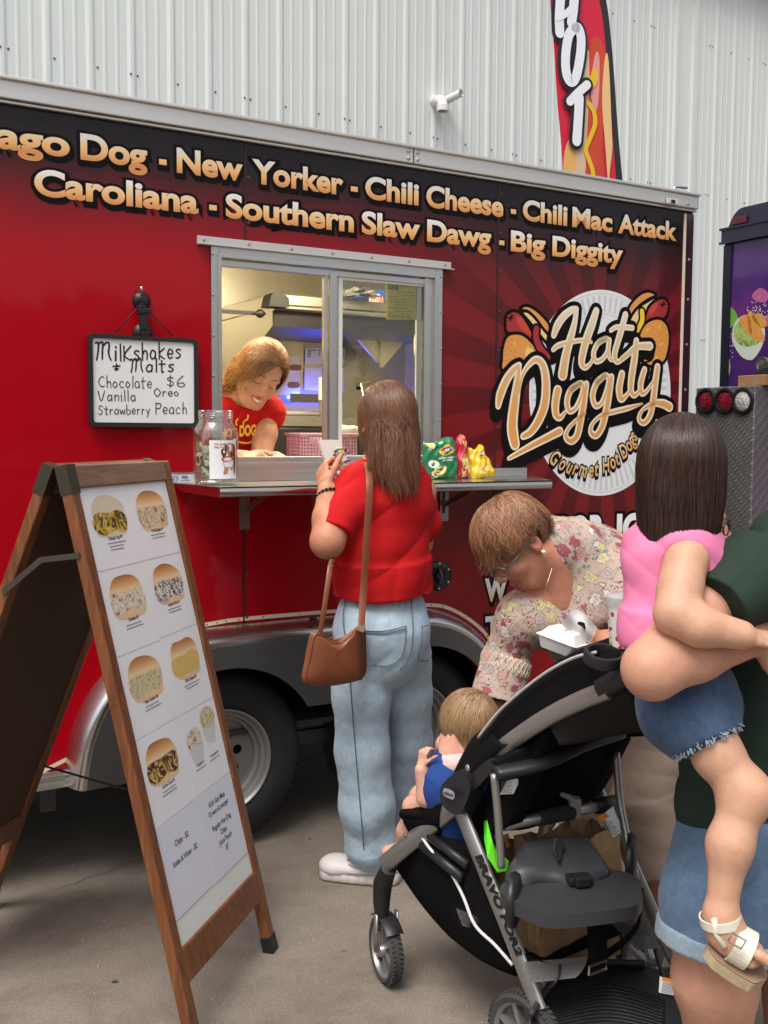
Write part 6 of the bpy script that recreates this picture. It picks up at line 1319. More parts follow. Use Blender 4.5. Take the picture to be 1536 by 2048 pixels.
shoe(GW, G(1420, 2420) * (1, 1, 0) + (.0, .12, 0), G(1420, 2420) * (1, 1, 0) + (-.02, .36, 0), .09, M('shoe_black', (.02, .02, .02), .6), M('sole_dark', 0)); shoe(GW, P(1590, 2340, 2.2) * (1, 1, 0), P(1590, 2340, 2.2) * (1, 1, 0) + (.0, .24, 0), .09, M('shoe_black', 0), M('sole_dark', 0))
# girl
GI = thing('person', 'little girl with a brown bob in a pink top held on the hip', 'person', tuple(P(1380, 1500, 1.95)))
sk5 = (.60, .33, .22); hC = P(1362, 958, 1.96); hM5 = frame(hC, (.36, .92, -.10), (.02, .05, 1), .88); SX5 = nz(np.array([.95, -.25, -.05]))
s = SDF(.0036); add_head(s, hM5)
nk = P(1362, 1060, 1.95); c1 = P(1352, 1130, 1.93); c2 = P(1343, 1260, 1.91); pe = P(1375, 1385, 1.95)
s.seg(nk, hC + (0, 0, -.05), .042, .042, .02); s.seg(nk + (0, 0, -.02), c1, (.085, .05), (.09, .06), .03, SX5); s.seg(c1, c2, (.09, .06), (.085, .062), .03, SX5); s.seg(c2, pe, (.08, .06), (.085, .07), .03, SX5)
g1, g2, g3, g4 = P(1372, 1120, 1.86), P(1352, 1228, 1.80), P(1482, 1270, 1.78), P(1530, 1282, 1.80)
s.chain([g1, P(1360, 1180, 1.83), g2], [.041, .037, .035], .02); s.chain([g2, P(1400, 1252, 1.785), g3], [.036, .034, .026], .02)
add_hand(s, frame(g3 + (.012, 0, 0), nz(g4 - g3), (0, -.5, .85), .66), (.4, .5, .5, .6), 0, .2, mirror=-1)
h1, k1, a1_, f1 = P(1400, 1430, 1.90), P(1490, 1588, 1.84), P(1442, 1822, 1.80), P(1500, 1900, 1.78)
s.chain([h1, P(1436, 1510, 1.87), k1], [.048, .042, .037], .03); s.el(k1 + (.002, 0, .0), (.039, .041, .043), .03); s.chain([k1, P(1460, 1690, 1.815), a1_], [.039, .0365, .026], .03)
s.chain([a1_ + (0, 0, -.01), P(1452, 1862, 1.80), P(1495, 1905, 1.785)], [.031, .032, .022], .02); s.seg(P(1462, 1885, 1.795), P(1508, 1912, 1.775), (.030, .018), (.032, .015), .015, (.2, .9, .3))
for i in range(5):
    t_ = i / 4; b_ = P(1500 + 18 * t_, 1903 + 7 * t_, 1.80 - .055 * t_); e_ = b_ + np.array([.020 + .008 * (t_ > .9), -.004, -.014 - .004 * t_]); s.seg(b_, e_, .0078 + .003 * (t_ > .9), .0068 + .003 * (t_ > .9), .004)
s.chain([pe, P(1440, 1470, 2.22), P(1450, 1600, 2.32)], [.065, .055, .04], .03)
person_skin('body', s, GI, sk5, hM5)
pinkm = knit('pink_jersey', (.78, .22, .40), .06)
s = SDF(.0038); s.seg(P(1352, 1088, 1.95), c1, (.088, .060), (.098, .074), .03, SX5); s.seg(c1, c2, (.096, .074), (.094, .076), .03, SX5); s.cone(c2 + (0, 0, .02), P(1336, 1300, 1.905), (.092, .076), (.088, .076), .03, SX5)
s.seg(P(1325, 1078, 1.95), P(1385, 1085, 1.92), .048, .046, .03); s.seg(P(1288, 1095, 1.99), P(1340, 1080, 1.95), .045, .05, .03); s.el(P(1372, 1092, 1.88), (.046, .038, .042), .03)
s.el(P(1374, 1150, 1.835), (.047, .050, .058), .006, sub=True); s.seg(P(1362, 1030, 1.955), P(1362, 1066, 1.955), .050, .046, .006, sub=True)
garment('pink_top', s, pinkm, GI, lambda v: .006 * folds(v, c1, (-.6, 0, -.8), 34, 61, 3) + .005 * wob(v, 26, 62) - .005)
s = SDF(.0038); s.seg(P(1362, 1330, 1.93), P(1372, 1415, 1.94), (.078, .072), (.086, .082), .03, SX5); s.seg(P(1368, 1415, 1.93), P(1395, 1440, 1.905), .068, .064, .04); s.cone(P(1376, 1412, 1.91), P(1412, 1478, 1.885), .064, .066, .03); s.el(P(1338, 1440, 1.90), (.048, .05, .048), .03); s.seg(pe, P(1430, 1455, 2.16), .085, .08, .03)
dg = denim('dark_denim', (.030, .055, .115), (.085, .135, .22), 7)
gs = garment('denim_shorts', s, dg, GI, lambda v: .004 * folds(v, pe, (.5, 0, .8), 34, 65, 3) + .003 * wob(v, 30, 66))
fr0, fr1 = P(1376, 1412, 1.91), P(1412, 1478, 1.885); ax = nz(fr1 - fr0); x_ = nz(np.cross(ax, (0, 1, 0))); y_ = np.cross(ax, x_); m = MB(); r5 = np.random.default_rng(6)
for i in range(220):
    a = r5.uniform(0, 6.283); c = fr1 + (x_ * math.cos(a) + y_ * math.sin(a)) * .065 - ax * .004; e = ax * r5.uniform(.004, .016) + (x_ * r5.normal() + y_ * r5.normal()) * .004; m.tube([c, c + e * .6, c + e + np.array([r5.normal() * .003, 0, -.003])], .0009, 4)
m.build('frayed_hem', M('fray_pale', (.36, .44, .52), .9), gs)['kind'] = 'stuff'
hair(GI, hM5, [(.013, .007, .006), (.062, .029, .019)], 11000, .285, .16, (.02, .30, .95), 1.5, .08, 22, .0009, (.50, .40), 17, .35, wave=.16, lenf=lambda D: .62 + .42 * np.clip(D[:, 2] * .8 + .2, 0, 1), low=-.50, clump=.20, hug=.12, hugz=-.1, gl=.1, radii=(.087, .106, .098), cyl=1.10, taper=.12, stiff=1.0)
# sandal
sn = thing('sandal', 'cream strapped sandal on the bare foot of the girl in pink', 'sandal', tuple(P(1470, 1940, 1.79)))
crm = M('cream_strap', (.74, .70, .58), .45, bump=.1); cork = M('cork_sole', (.46, .36, .22), .8, var=.25, vscale=90)
f0, f1_ = P(1430, 1868, 1.80), P(1545, 1936, 1.765); fd = nz(f1_ - f0); fs = nz(np.array([.15, .95, .30])); fs = nz(fs - fd * fs.dot(fd)); fu = np.cross(fd, fs); fu = fu if fu[2] > 0 else -fu; L_ = np.linalg.norm(f1_ - f0)
def solev(o0, o1, wd):
    pts = []
    for t_ in np.linspace(0, 1, 13): pts.append((t_ * L_, (.027 + .012 * math.sin(t_ * 3.1) ** .7 * (.6 + .6 * t_)) * min(1, 4 * t_ + .45, 4 * (1 - t_) + .35) * wd))
    lp = [(a, b) for a, b in pts] + [(a, -b) for a, b in pts[::-1]]; v, f = fill2d([smoothpath(lp, 3, True)], o1 - o0); return f0 + np.outer(v[:, 0], fd) + np.outer(v[:, 1], fs) + np.outer(v[:, 2] + o1, fu), f
m = MB(); m.add(*solev(-.045, -.026, 1.0)); m.build('sole', cork, sn, bevel=.003); m = MB(); m.add(*solev(-.0255, -.022, .97)); m.build('footbed', M('footbed_tan', (.30, .20, .13), .8), sn)
def strapband(c, ax, r, w, name, a0=0, a1=6.283, flat=(1, 1)):
    ax = nz(ax); x = nz(np.cross(ax, (0, 1, .1))); y = np.cross(ax, x); m = MB(); V = []; n = 28
    for i in range(n + 1):
        a = a0 + (a1 - a0) * i / n; d = x * math.cos(a) * flat[0] + y * math.sin(a) * flat[1]
        for q, rr in ((-w / 2, r), (w / 2, r), (w / 2, r + .003), (-w / 2, r + .003)): V.append(c + d * rr + ax * q)
    m.add(V, [(4 * i + j, 4 * i + (j + 1) % 4, 4 * i + 4 + (j + 1) % 4, 4 * i + 4 + j) for i in range(n) for j in range(4)]); return m.build(name, crm, sn)
strapband(P(1441, 1838, 1.80), nz(P(1450, 1870, 1.80) - P(1438, 1800, 1.80)), .034, .016, 'ankle_strap'); st = strapband(P(1482, 1893, 1.787) + fu * .001, fd, .027, .034, 'toe_strap', flat=(1.15, 1.42))
m = MB(); m.tube([P(1428, 1838, 1.77), P(1432, 1868, 1.775), P(1450, 1895, 1.765)], .0055, 8); m.build('heel_strap', crm, sn, True)
c = P(1474, 1882, 1.735); m = MB(); pts = [c + fd * a + nz(np.cross(fs, fd)) * 0 + fu * b for a, b in ((-.012, -.010), (.012, -.010), (.012, .010), (-.012, .010), (-.012, -.010))]; m.tube(pts, .0022, 6); m.build('buckle', M('silver_metal', 0), st)
# woman with glasses behind them
BW_ = thing('person', 'woman in black framed glasses seen in profile between the girl and the green top', 'person', tuple(P(1425, 1700, 3.25) * (1, 1, 0)))
hC = P(1388, 1050, 3.25); hM6 = frame(hC, (.88, -.42, -.08), (.03, -.05, 1), 1.0); sk6 = (.52, .24, .16)
s = SDF(.0045); add_head(s, hM6); nk = P(1400, 1130, 3.28); c1 = P(1420, 1210, 3.3)
s.seg(nk, hC + (0, 0, -.05), .055, .05, .02); s.seg(nk + (0, 0, -.03), c1, (.14, .08), (.15, .10), .03, (.4, .9, 0)); s.seg(c1, P(1440, 1400, 3.35), (.14, .10), (.13, .10), .03, (.4, .9, 0))
s.seg(P(1430, 1110, 3.22), P(1480, 1105, 3.20), .035, .045, .03)
for q in (-.09, .09): s.chain([P(1440, 1400, 3.35) + (q, 0, 0), P(1440, 1400, 3.35) * (1, 1, 0) + (q, 0, .45), P(1440, 1400, 3.35) * (1, 1, 0) + (q, 0, .06)], [.08, .055, .045], .03)
person_skin('body', s, BW_, sk6, hM6, brow=(.2, .15, .1))
s = SDF(.006); s.seg(c1 + (0, 0, .0), P(1440, 1400, 3.35), (.17, .12), (.17, .13), .04, (.4, .9, 0)); garment('shirt', s, knit('navy_cloth', (.05, .06, .10)), BW_, lambda v: .005 * wob(v, 20, 9))
s = SDF(.006); s.chain([P(1440, 1400, 3.35), P(1440, 1400, 3.35) * (1, 1, 0) + (0, 0, .45), P(1440, 1400, 3.35) * (1, 1, 0) + (0, 0, .12)], [(.17, .13), (.15, .09), (.14, .08)], .04, (1, 0, 0)); garment('trousers', s, knit('grey_cloth', (.12, .12, .13)), BW_, lambda v: .005 * wob(v, 20, 9))
for q in (-.09, .09): c = P(1440, 1400, 3.35) * (1, 1, 0) + (q, 0, 0); shoe(BW_, c + (-.06, .02, 0), c + (.17, -.05, 0), .09, M('shoe_black', 0), M('sole_dark', 0))
hair(BW_, hM6, [(.10, .07, .05), (.25, .19, .14)], 2600, .09, .2, (0, .35, .9), .6, .06, 10, .0016, (.85, -.05), 19, .1, hug=.5)
GL2 = thing('glasses', 'black framed glasses on the woman in profile behind the girl', 'glasses', tuple(hl_(hM6, 0, .11, .005))); spectacles(GL2, hM6, M('gloss_black', 0), .0028, .026, .021)
# toddler in the stroller
TO = thing('person', 'toddler with fair hair and a blue shirt sitting in the stroller', 'person', tuple(P(900, 1640, 2.62)))
hC = P(935, 1462, 2.62); hM7 = frame(hC, (-.62, .74, -.12), (.12, -.08, 1), .80); sk7 = (.62, .34, .25); SX7 = nz(np.array([.88, .48, 0]))
s = SDF(.0036); add_head(s, hM7); nk = P(925, 1512, 2.60); c1 = P(912, 1575, 2.58); pe = P(930, 1640, 2.60)
s.seg(nk, hC + (0, 0, -.04), .036, .036, .02); s.seg(nk, c1, (.07, .05), (.08, .06), .03, SX7); s.seg(c1, pe, (.08, .06), (.085, .07), .03, SX7)
t1, t2, t3 = P(882, 1552, 2.58), P(853, 1594, 2.56), P(843, 1540, 2.56)
s.chain([t1, t2], [.028, .024], .02); s.chain([t2, t3], [.024, .018], .015); add_hand(s, frame(t3 + (0, 0, .01), (.12, .15, .98), (-.75, -.6, .1), .43), (.75, .85, .9, 1.0), 0, -.3, mirror=1)
s.chain([pe + SX7 * -.03, P(866, 1612, 2.62), P(828, 1612, 2.68)], [.038, .032, .027], .02); s.chain([P(828, 1615, 2.68), P(814, 1662, 2.72), P(802, 1700, 2.75)], [.027, .025, .019], .02); s.chain([P(800, 1702, 2.75), P(776, 1704, 2.77)], [.025, .018], .012)
s.chain([P(875, 1560, 2.80), P(885, 1510, 2.78)], [.03, .022], .02); s.el(P(888, 1490, 2.77), (.024, .024, .030), .01)
s.chain([pe + SX7 * .05, P(850, 1600, 2.75), P(838, 1690, 2.78)], [.05, .042, .03], .02)
person_skin('body', s, TO, sk7, hM7)
s = SDF(.0036); s.seg(P(922, 1528, 2.60), c1, (.078, .060), (.092, .072), .03, SX7); s.seg(c1, pe, (.092, .072), (.095, .08), .03, SX7); s.cone(P(892, 1542, 2.57), P(868, 1570, 2.55), .038, .034, .02)
garment('shirt', s, knit('blue_jersey', (.020, .055, .22), .08), TO, lambda v: .003 * wob(v, 40, 71))
m = MB(); ax = nz(np.array([.1, .1, 1])); cc = P(922, 1517, 2.59); m.lathe(cc, ax, [(.068, -.020), (.072, -.008), (.062, .010), (.046, .022)], 28); m.build('bib_collar', M('bib_pink', (.66, .46, .44), .85, var=.12, vscale=60), TO, True)
hair(TO, hM7, [(.20, .105, .045), (.40, .25, .13)], 6000, .10, .30, (.0, -.45, .85), .75, .10, 12, .0008, (.40, .42), 23, .0, wave=.12, low=-.72, clump=.18, hug=.5, hugz=-.6, gl=.2, radii=(.082, .100, .094), lenf=lambda D: 1.0 + .5 * (D[:, 2] < .1))
# ================================================================ stroller
ST = thing('stroller', 'black and silver child stroller with a rear platform and brown bags below', 'stroller', (.35, 2.45, 0))
sF = nz(np.array([-.575, .818, 0])); sR = nz(np.array([.818, .575, 0])); NO = np.array([.30, 2.30, 0.0])
NPL = Plane(NO, -sF, UPV)                       # near side frame plane
def near(px, py, out=0.0): return NPL.at(px, py, out if NPL.n[1] < 0 else -out)
def far(px, py, w=.46):
    o2 = Plane(NO + sR * w, -sF, UPV); return o2.at(px, py)
silver = M('frame_silver', (.36, .35, .335), .36, .75, var=.06, vscale=8); fab = M('stroller_fabric', (.0075, .007, .0075), .95, spec=.08, bump=.35, bscale=420, bdist=.0012, var=.2, vscale=8)
blk = M('stroller_plastic', (.016, .016, .017), .42, bump=.12, bscale=500, bdist=.0006, rvar=.07)
def oval(name, pts, w, h, mat, parent=ST, n=14, sm=6):
    p = smoothpath(pts, sm) if len(pts) > 2 else np.array(pts); m = MB(); m.tube(p, 0, n, True, [(w / 2, h / 2)] * len(p), side=sR); return m.build(name, mat, parent, True, sharp=50)
hub = near(905, 1585)
oval('rear_leg', [near(918, 1615), near(980, 1768), near(1036, 1908), near(1078, 2020)], .024, .048, silver)
oval('front_leg', [near(918, 1602), near(860, 1652), near(800, 1702), near(768, 1730)], .024, .048, silver)
oval('push_bar', [near(962, 1540), near(1010, 1490), near(1090, 1435), near(1160, 1400), near(1215, 1378)], .024, .044, silver)
oval('push_bar_end', [near(1200, 1378), near(1250, 1350), near(1300, 1325), near(1340, 1305)], .030, .046, blk)
oval('rear_leg', [far(1185, 1560), far(1250, 1700), far(1330, 1880), far(1400, 2010)], .024, .046, silver)
oval('push_bar', [far(1150, 1530), far(1260, 1430), far(1380, 1350), far(1470, 1310)], .024, .042, silver)
oval('front_leg', [far(1150, 1560), far(1080, 1680), far(1000, 1840)], .022, .036, silver)
m = MB(); m.tube([near(1340, 1305), (near(1350, 1300) + far(1470, 1310)) / 2 + (.02, -.06, .02), far(1470, 1310)], .017, 12); m.build('handle', M('handle_foam', (.02, .02, .02), .85), ST, True)
# hub covers
hpl = Plane(hub, -sF, UPV); hn = NPL.n if NPL.n[1] < 0 else -NPL.n
def plate(name, pts, t_, mat, out, parent=ST, bev=.006, pl=NPL):
    sg_ = 1 if pl.n[1] < 0 else -1; v, f = fill2d([smoothpath([pl.loc(*q, sg_ * (out + t_ / 2)) for q in pts], 4, True)], t_); m = MB(); m.add(pl.o + np.outer(v[:, 0], pl.x) + np.outer(v[:, 1], pl.y) + np.outer(v[:, 2] * 1.0 + t_ / 2, pl.n) + hn * out, f); return m.build(name, mat, parent, bevel=bev, sharp=40)
hc = plate('hub_cover', [(880, 1592), (884, 1570), (908, 1546), (925, 1540), (937, 1556), (940, 1580), (932, 1606), (920, 1628), (905, 1628), (886, 1612)], .045, blk, .012)
v, f = fill2d([smoothpath([NPL.loc(*q, (.0475 if NPL.n[1] < 0 else -.0475)) for q in ((886, 1582), (890, 1576), (905, 1582), (909, 1590), (906, 1599), (893, 1594), (887, 1590))], 3, True)]); lg = mesh('logo_badge', NPL.o + np.outer(v[:, 0], NPL.x) + np.outer(v[:, 1], NPL.y) + hn * .0475, f, M('badge_silver', (.55, .55, .55), .3, .6), hc, False)
lp_ = Plane(NPL.o + hn * .049, NPL.x if True else 0, UPV); 
def ntext(body, A, B, cap, off, mat, parent, bold=.02, name='print', shear=0.0):
    """text running from A to B in the near plane, letters upright to that line"""
    so_ = off if NPL.n[1] < 0 else -off; a, b = np.array(NPL.loc(*A, so_)), np.array(NPL.loc(*B, so_)); d = b - a; L = np.linalg.norm(d); d /= L; e = np.array([-d[1], d[0]])
    v, f = text2d(body, bold, shear); w = v[:, 0].max() - v[:, 0].min(); q = np.outer((v[:, 0] - v[:, 0].min()) / w * L, d) + np.outer(v[:, 1] / CAP * cap, e) + a
    mesh(name, NPL.o + np.outer(q[:, 0], NPL.x) + np.outer(q[:, 1], NPL.y) + hn * off, f, mat, parent, False)
ntext('chicco', (888, 1589), (906, 1594), .009, .0485, ink, lg, .03)
plate('joint_cover', [(936, 1560), (962, 1530), (985, 1515), (992, 1530), (972, 1556), (945, 1580)], .036, blk, .006)
m = MB(); c = near(966, 1528) + hn * .045; m.lathe(c, hn, [(.008, 0), (.008, .003), (.005, .005), (.0005, .006)], 12); c = near(818, 1668) + hn * .013; m.lathe(c, hn, [(.005, 0), (.005, .002), (.0005, .003)], 10); m.build('rivet', M('silver_metal', 0), ST)
rl = [o for o in ST.children if o.name.startswith('rear_leg')][0]
ntext('BRAVO', (950, 1712), (996, 1822), .026, .0130, ink, rl, .05, shear=.2); ntext('FOR2', (999, 1830), (1034, 1915), .024, .0130, ink, rl, .05, shear=.2)
# front fork and wheel
def swheel(c, ax, r, w, parent, spokes=6, tn=44):
    wh = thing_part('wheel', parent, c); m = MB(); m.lathe(c, ax, [(r * .80, -w * .42), (r * .90, -w * .5), (r * .97, -w * .34), (r, 0), (r * .97, w * .34), (r * .90, w * .5), (r * .80, w * .42)], 48)
    x = nz(np.cross(ax, (0.1, 0, 1))); y = np.cross(ax, x)
    for k in range(tn):
        a = k / tn * 6.283
        for q in (-1, 1):
            d = x * math.cos(a + q * .02) + y * math.sin(a + q * .02); e = np.cross(ax, d); m.box(c + d * r * .975 - e * r * .035 + ax * (q * w * .24 - w * .13), d * .004, e * r * .07, ax * w * .26 + e * q * r * .03)
    m.build('tyre', M('stroller_tyre', (.05, .048, .046), .85, var=.25, vscale=60), wh, sharp=35)
    m = MB(); m.lathe(c, ax, [(r * .80, -w * .40), (r * .83, -w * .44), (r * .83, w * .44), (r * .80, w * .40), (r * .74, w * .2), (r * .74, -w * .2), (r * .80, -w * .40)], 40)
    for k in range(spokes):
        a = k / spokes * 6.283 + .3; d = x * math.cos(a) + y * math.sin(a); e = np.cross(ax, d); m.box(c + d * r * .15 - e * r * .06 - ax * w * .22, d * r * .62, e * r * .12, ax * w * .44)
    m.lathe(c, ax, [(.0005, -w * .5), (r * .16, -w * .5), (r * .20, -w * .3), (r * .20, w * .3), (r * .16, w * .5), (.0005, w * .5)], 20)
    m.build('rim', M('wheel_rim_silver', (.33, .33, .33), .38, .7), wh, sharp=40); return wh
fwc = P(772, 1893, 2.745); fwc[2] = .089; wax = nz(np.array([.86, -.50, 0])); wax = nz(np.array([.93, .37, 0]))
swheel(fwc, wax, .089, .040, ST)
m = MB(); c0 = near(775, 1740) ; m.tube([near(778, 1735), P(766, 1765, 2.745), P(763, 1800, 2.745), P(764, 1838, 2.745)], [.022, .027, .024, .019], 14); m.build('fork_leg', blk, ST, True, sharp=50)
m = MB(); fa = np.cross(wax, UPV)
m.lathe(fwc, wax, [(.094, -.026), (.099, -.02), (.101, 0), (.099, .02), (.094, .026)], 20, x=UPV, a0=-.75, a1=.75); m.build('mudguard', blk, ST, True)
for q in (-1, 1):
    m = MB(); m.tube([fwc + wax * q * .030 + (0, 0, .105), fwc + wax * q * .031], 0, 8, True, [(.012, .004), (.010, .004)], side=fa); m.build('fork_blade', silver, ST, True)
ff_ = G(968, 1902) + (0, 0, .089); swheel(ff_, nz(np.array([.80, .6, 0])), .089, .040, ST); m = MB(); m.tube([ff_ + (0, 0, .10), ff_ + (.0, 0, .20)], .018, 10); m.build('fork_leg', blk, ST, True)
rw_ = G(1054, 2088, .118); swheel(rw_ + (.0, 0, 0), sR, .118, .042, ST, 8, 56); rw2 = NO + sR * .50 + (0, 0, .118); swheel(rw2, sR, .118, .042, ST, 8, 56)
m = MB(); m.bar(rw_ + sR * .02, rw2, .022, .03); m.build('rear_axle', blk, ST)
# cross brace, uprights
a, b = near(990, 1656) + sR * .03, P(1230, 1605, 2.58); m = MB(); m.tube([a, b], .0135, 12); m.build('cross_tube', silver, ST, True)
m = MB(); m.tube([a * .72 + b * .28, a * .42 + b * .58], .019, 12); m.build('foam_grip', M('handle_foam', 0), ST, True); m = MB(); m.tube([a * .18 + b * .82, b + nz(b - a) * .015], .020, 12); m.build('tube_socket', blk, ST, True)
m = MB(); c = a * .40 + b * .60; m.box(c - (.012, .015, .015), np.array([.03, 0, 0]), np.array([0, .03, 0]), np.array([0, 0, .05])); m.bar(c + (.0, 0, .03), c + (-.04, 0, .05), .025, .012); m.build('fold_latch', M('latch_grey', (.30, .30, .29), .4), ST, bevel=.004)
for pts in ([(988, 1548), (995, 1620), (1000, 1690), (1003, 1735)],): m = MB(); m.tube(smoothpath([P(x, y, 2.28) for x, y in pts], 4), .009, 10); m.build('upright', silver, ST, True)
m = MB(); m.tube(smoothpath([P(1232, 1505, 2.52), P(1240, 1600, 2.50), P(1255, 1680, 2.46), P(1272, 1760, 2.42)], 4), .010, 10); m.build('upright', silver, ST, True)
m = MB(); m.tube(smoothpath([P(1135, 1530, 2.55), P(1143, 1580, 2.55), P(1135, 1605, 2.55), P(1100, 1612, 2.55)], 4), .010, 10); m.build('seat_hoop', silver, ST, True)
# folded canopy and seat back
def slab(name, pts, d0, d1, mat, parent=ST, t_=.05, push=0):
    """cushion-like solid between the near plane outline and a copy across the seat"""
    S_ = SDF(.006)
    return S_
Wd = .40
def sheet3(name, rows, mat, parent=ST, th=.012, n=5):
    """thick cloth panel through rows of points (rows across, points along)"""
    rows = [smoothpath(r_, n) for r_ in rows]; A = np.array(rows); A = np.stack([smoothpath(A[:, j], 4) for j in range(A.shape[1])], 1); a, b = A.shape[:2]
    gx_, gy_ = np.gradient(A, axis=0), np.gradient(A, axis=1); N_ = np.cross(gx_, gy_); N_ /= np.linalg.norm(N_, axis=2)[..., None] + 1e-9; V = np.concatenate([(A + N_ * th / 2).reshape(-1, 3), (A - N_ * th / 2).reshape(-1, 3)]); q = a * b; Fc = []
    for i in range(a - 1):
        for j in range(b - 1): Fc += [(i * b + j, i * b + j + 1, (i + 1) * b + j + 1, (i + 1) * b + j), (q + (i + 1) * b + j, q + (i + 1) * b + j + 1, q + i * b + j + 1, q + i * b + j)]
    rim_ = [i * b for i in range(a)] + [(a - 1) * b + j for j in range(1, b)] + [i * b + b - 1 for i in range(a - 2, -1, -1)] + [j for j in range(b - 2, 0, -1)]
    for i in range(len(rim_)): u, w = rim_[i], rim_[(i + 1) % len(rim_)]; Fc.append((u, w, q + w, q + u))
    V = V + (wob(V, 45, 77) * .003)[:, None] * UPV; return mesh(name, V, Fc, mat, parent, True)
up = lambda a, z: a + np.array([0, 0, z])
n0, n1, n2, n3, n4 = near(925, 1555), near(985, 1455), near(1075, 1370), near(1160, 1325), near(1235, 1318)
f_ = lambda p, w, z=0: p + sR * w + np.array([0, 0, z])
sheet3('canopy', [[near(925, 1562), near(975, 1520), near(1060, 1460), near(1150, 1405), near(1225, 1375)], [n0, n1, n2, n3, n4], [f_(n0, .06, .03), f_(n1, .06, .035), f_(n2, .06, .035), f_(n3, .05, .03), f_(n4, .05, .02)], [f_(n0, .20, .045), f_(n1, .20, .05), f_(n2, .2, .05), f_(n3, .2, .04), f_(n4, .2, .03)], [f_(n0, .38, .0), f_(n1, .38, .01), f_(n2, .38, .01), f_(n3, .38, .0), f_(n4, .38, .0)], [f_(n0, .41, -.06), f_(n1, .41, -.05), f_(n2, .41, -.05), f_(n3, .41, -.05), f_(n4, .41, -.05)]], fab)
m = MB(); m.tube(smoothpath([q + np.array([-.012, -.02, .012]) for q in (near(965, 1480), near(1010, 1425), near(1085, 1362), near(1150, 1325), near(1200, 1312))], 6), .0035, 8); m.build('canopy_piping', M('piping_grey', (.45, .45, .44), .6), ST, True)
sheet3('canopy_flap', [[near(915, 1545, -.01), near(950, 1480, -.01), near(985, 1455, -.01)], [near(930, 1560, .01), near(965, 1512, .012), near(1000, 1485, .012)], [near(945, 1560, .012), near(980, 1520, .012), near(1015, 1490, .012)]], fab, th=.02)
sheet3('seat_back', [[near(1000, 1520, -.05), near(1050, 1490, -.05), near(1110, 1450, -.05)], [near(990, 1600, -.06), near(1030, 1590, -.05), near(1070, 1560, -.05)], [near(985, 1660, -.06), near(1005, 1660, -.05), near(1030, 1650, -.05)]], fab, th=.05)
sheet3('seat_shell', [[near(1010, 1520, -.06), near(950, 1640, -.06), near(900, 1655, -.06)], [f_(near(1010, 1520), .20), f_(near(950, 1650), .2), f_(near(900, 1665), .2)], [f_(near(1010, 1520), .40), f_(near(950, 1640), .40), f_(near(900, 1655), .40)]], fab, th=.05)
bt = Plane(near(1150, 1500, -.10), sR, UPV)
sheet3('back_panel', [[P(1000, 1510, 2.36), P(1080, 1500, 2.42), P(1150, 1490, 2.50)], [P(990, 1590, 2.38), P(1060, 1590, 2.44), P(1135, 1580, 2.52)], [P(985, 1650, 2.42), P(1045, 1650, 2.46), P(1095, 1632, 2.54)]], fab, th=.03)
bar_ = [P(990, 1545, 2.27), P(1075, 1528, 2.29), P(1160, 1490, 2.36), P(1235, 1465, 2.44)]
m = MB(); m.tube(smoothpath(bar_, 6), 0, 12, True, [(.016, .028)] * 19, side=UPV); m.build('parent_tray', blk, ST, True)
sheet3('tray_apron', [[P(985, 1525, 2.28), P(1080, 1475, 2.31), P(1180, 1435, 2.40), P(1300, 1405, 2.50)], [P(1000, 1545, 2.28), P(1080, 1520, 2.31), P(1180, 1480, 2.40), P(1300, 1470, 2.50)]], fab, th=.02)
sheet3('canopy_rear', [[near(1100, 1440, -.02), near(1180, 1400, -.02), near(1260, 1370, -.02)], [P(1120, 1490, 2.22), P(1200, 1470, 2.22), P(1290, 1455, 2.22)]], M('fabric_brown_black', (.018, .014, .013), .9, bump=.3, bscale=400, bdist=.001), th=.02)
# cup holder
c = P(1208, 1312, 2.06); m = MB(); m.lathe(c, nz(np.array([.05, -.25, 1])), [(.036, -.014), (.040, -.014), (.042, .006), (.040, .010), (.033, .010), (.031, .004), (.033, -.012), (.036, -.014)], 36); m.tube([c + (.035, 0, 0), c + (.05, -.01, -.04), near(1255, 1350)], .011, 8); m.build('cup_holder', blk, ST, sharp=45)
# label stickers
def sticker(quad, d, mat, band=None):
    L = [P(x, y, d) for x, y in quad]; m = MB(); m.add(L, [(0, 1, 2, 3)]); m.add([p + (0, .002, 0) for p in L], [(3, 2, 1, 0)]); o = m.build('label_sticker', mat, ST)
    pl = Plane(L[0] + np.array([0, -.0008, 0]), L[1] - L[0], L[3] - L[0]); w, h = np.linalg.norm(L[1] - L[0]), np.linalg.norm(L[3] - L[0]); m = MB(); k = 0
    for y in np.arange(.10, .72 if band else .92, .085): v, f = stroke([(w * .08, h * y), (w * (.92 - .25 * (k % 3 == 1)), h * y)], h * .028, ends=False); k += 1; m.add(pl.o + np.outer(v[:, 0], pl.x) + np.outer(v[:, 1], pl.y), f)
    m.build('print', M('print_text_grey', 0), o)
    if band: v, f = fill2d([[(0, h * .78), (w, h * .78), (w, h), (0, h)]]); mesh('warning_band', pl.o + np.outer(v[:, 0], pl.x) + np.outer(v[:, 1], pl.y), f, M('warning_orange', (.75, .25, .03), .5), o, False)
sticker([(1000, 1589), (1027, 1588), (1042, 1556), (1014, 1562)], 2.325, white_paper)
sticker([(1226, 1676), (1242, 1664), (1227, 1613), (1205, 1630)], 2.44, white_paper, True)
sticker([(1318, 1985), (1356, 1992), (1354, 1970), (1320, 1953)], 2.05, white_paper, True)
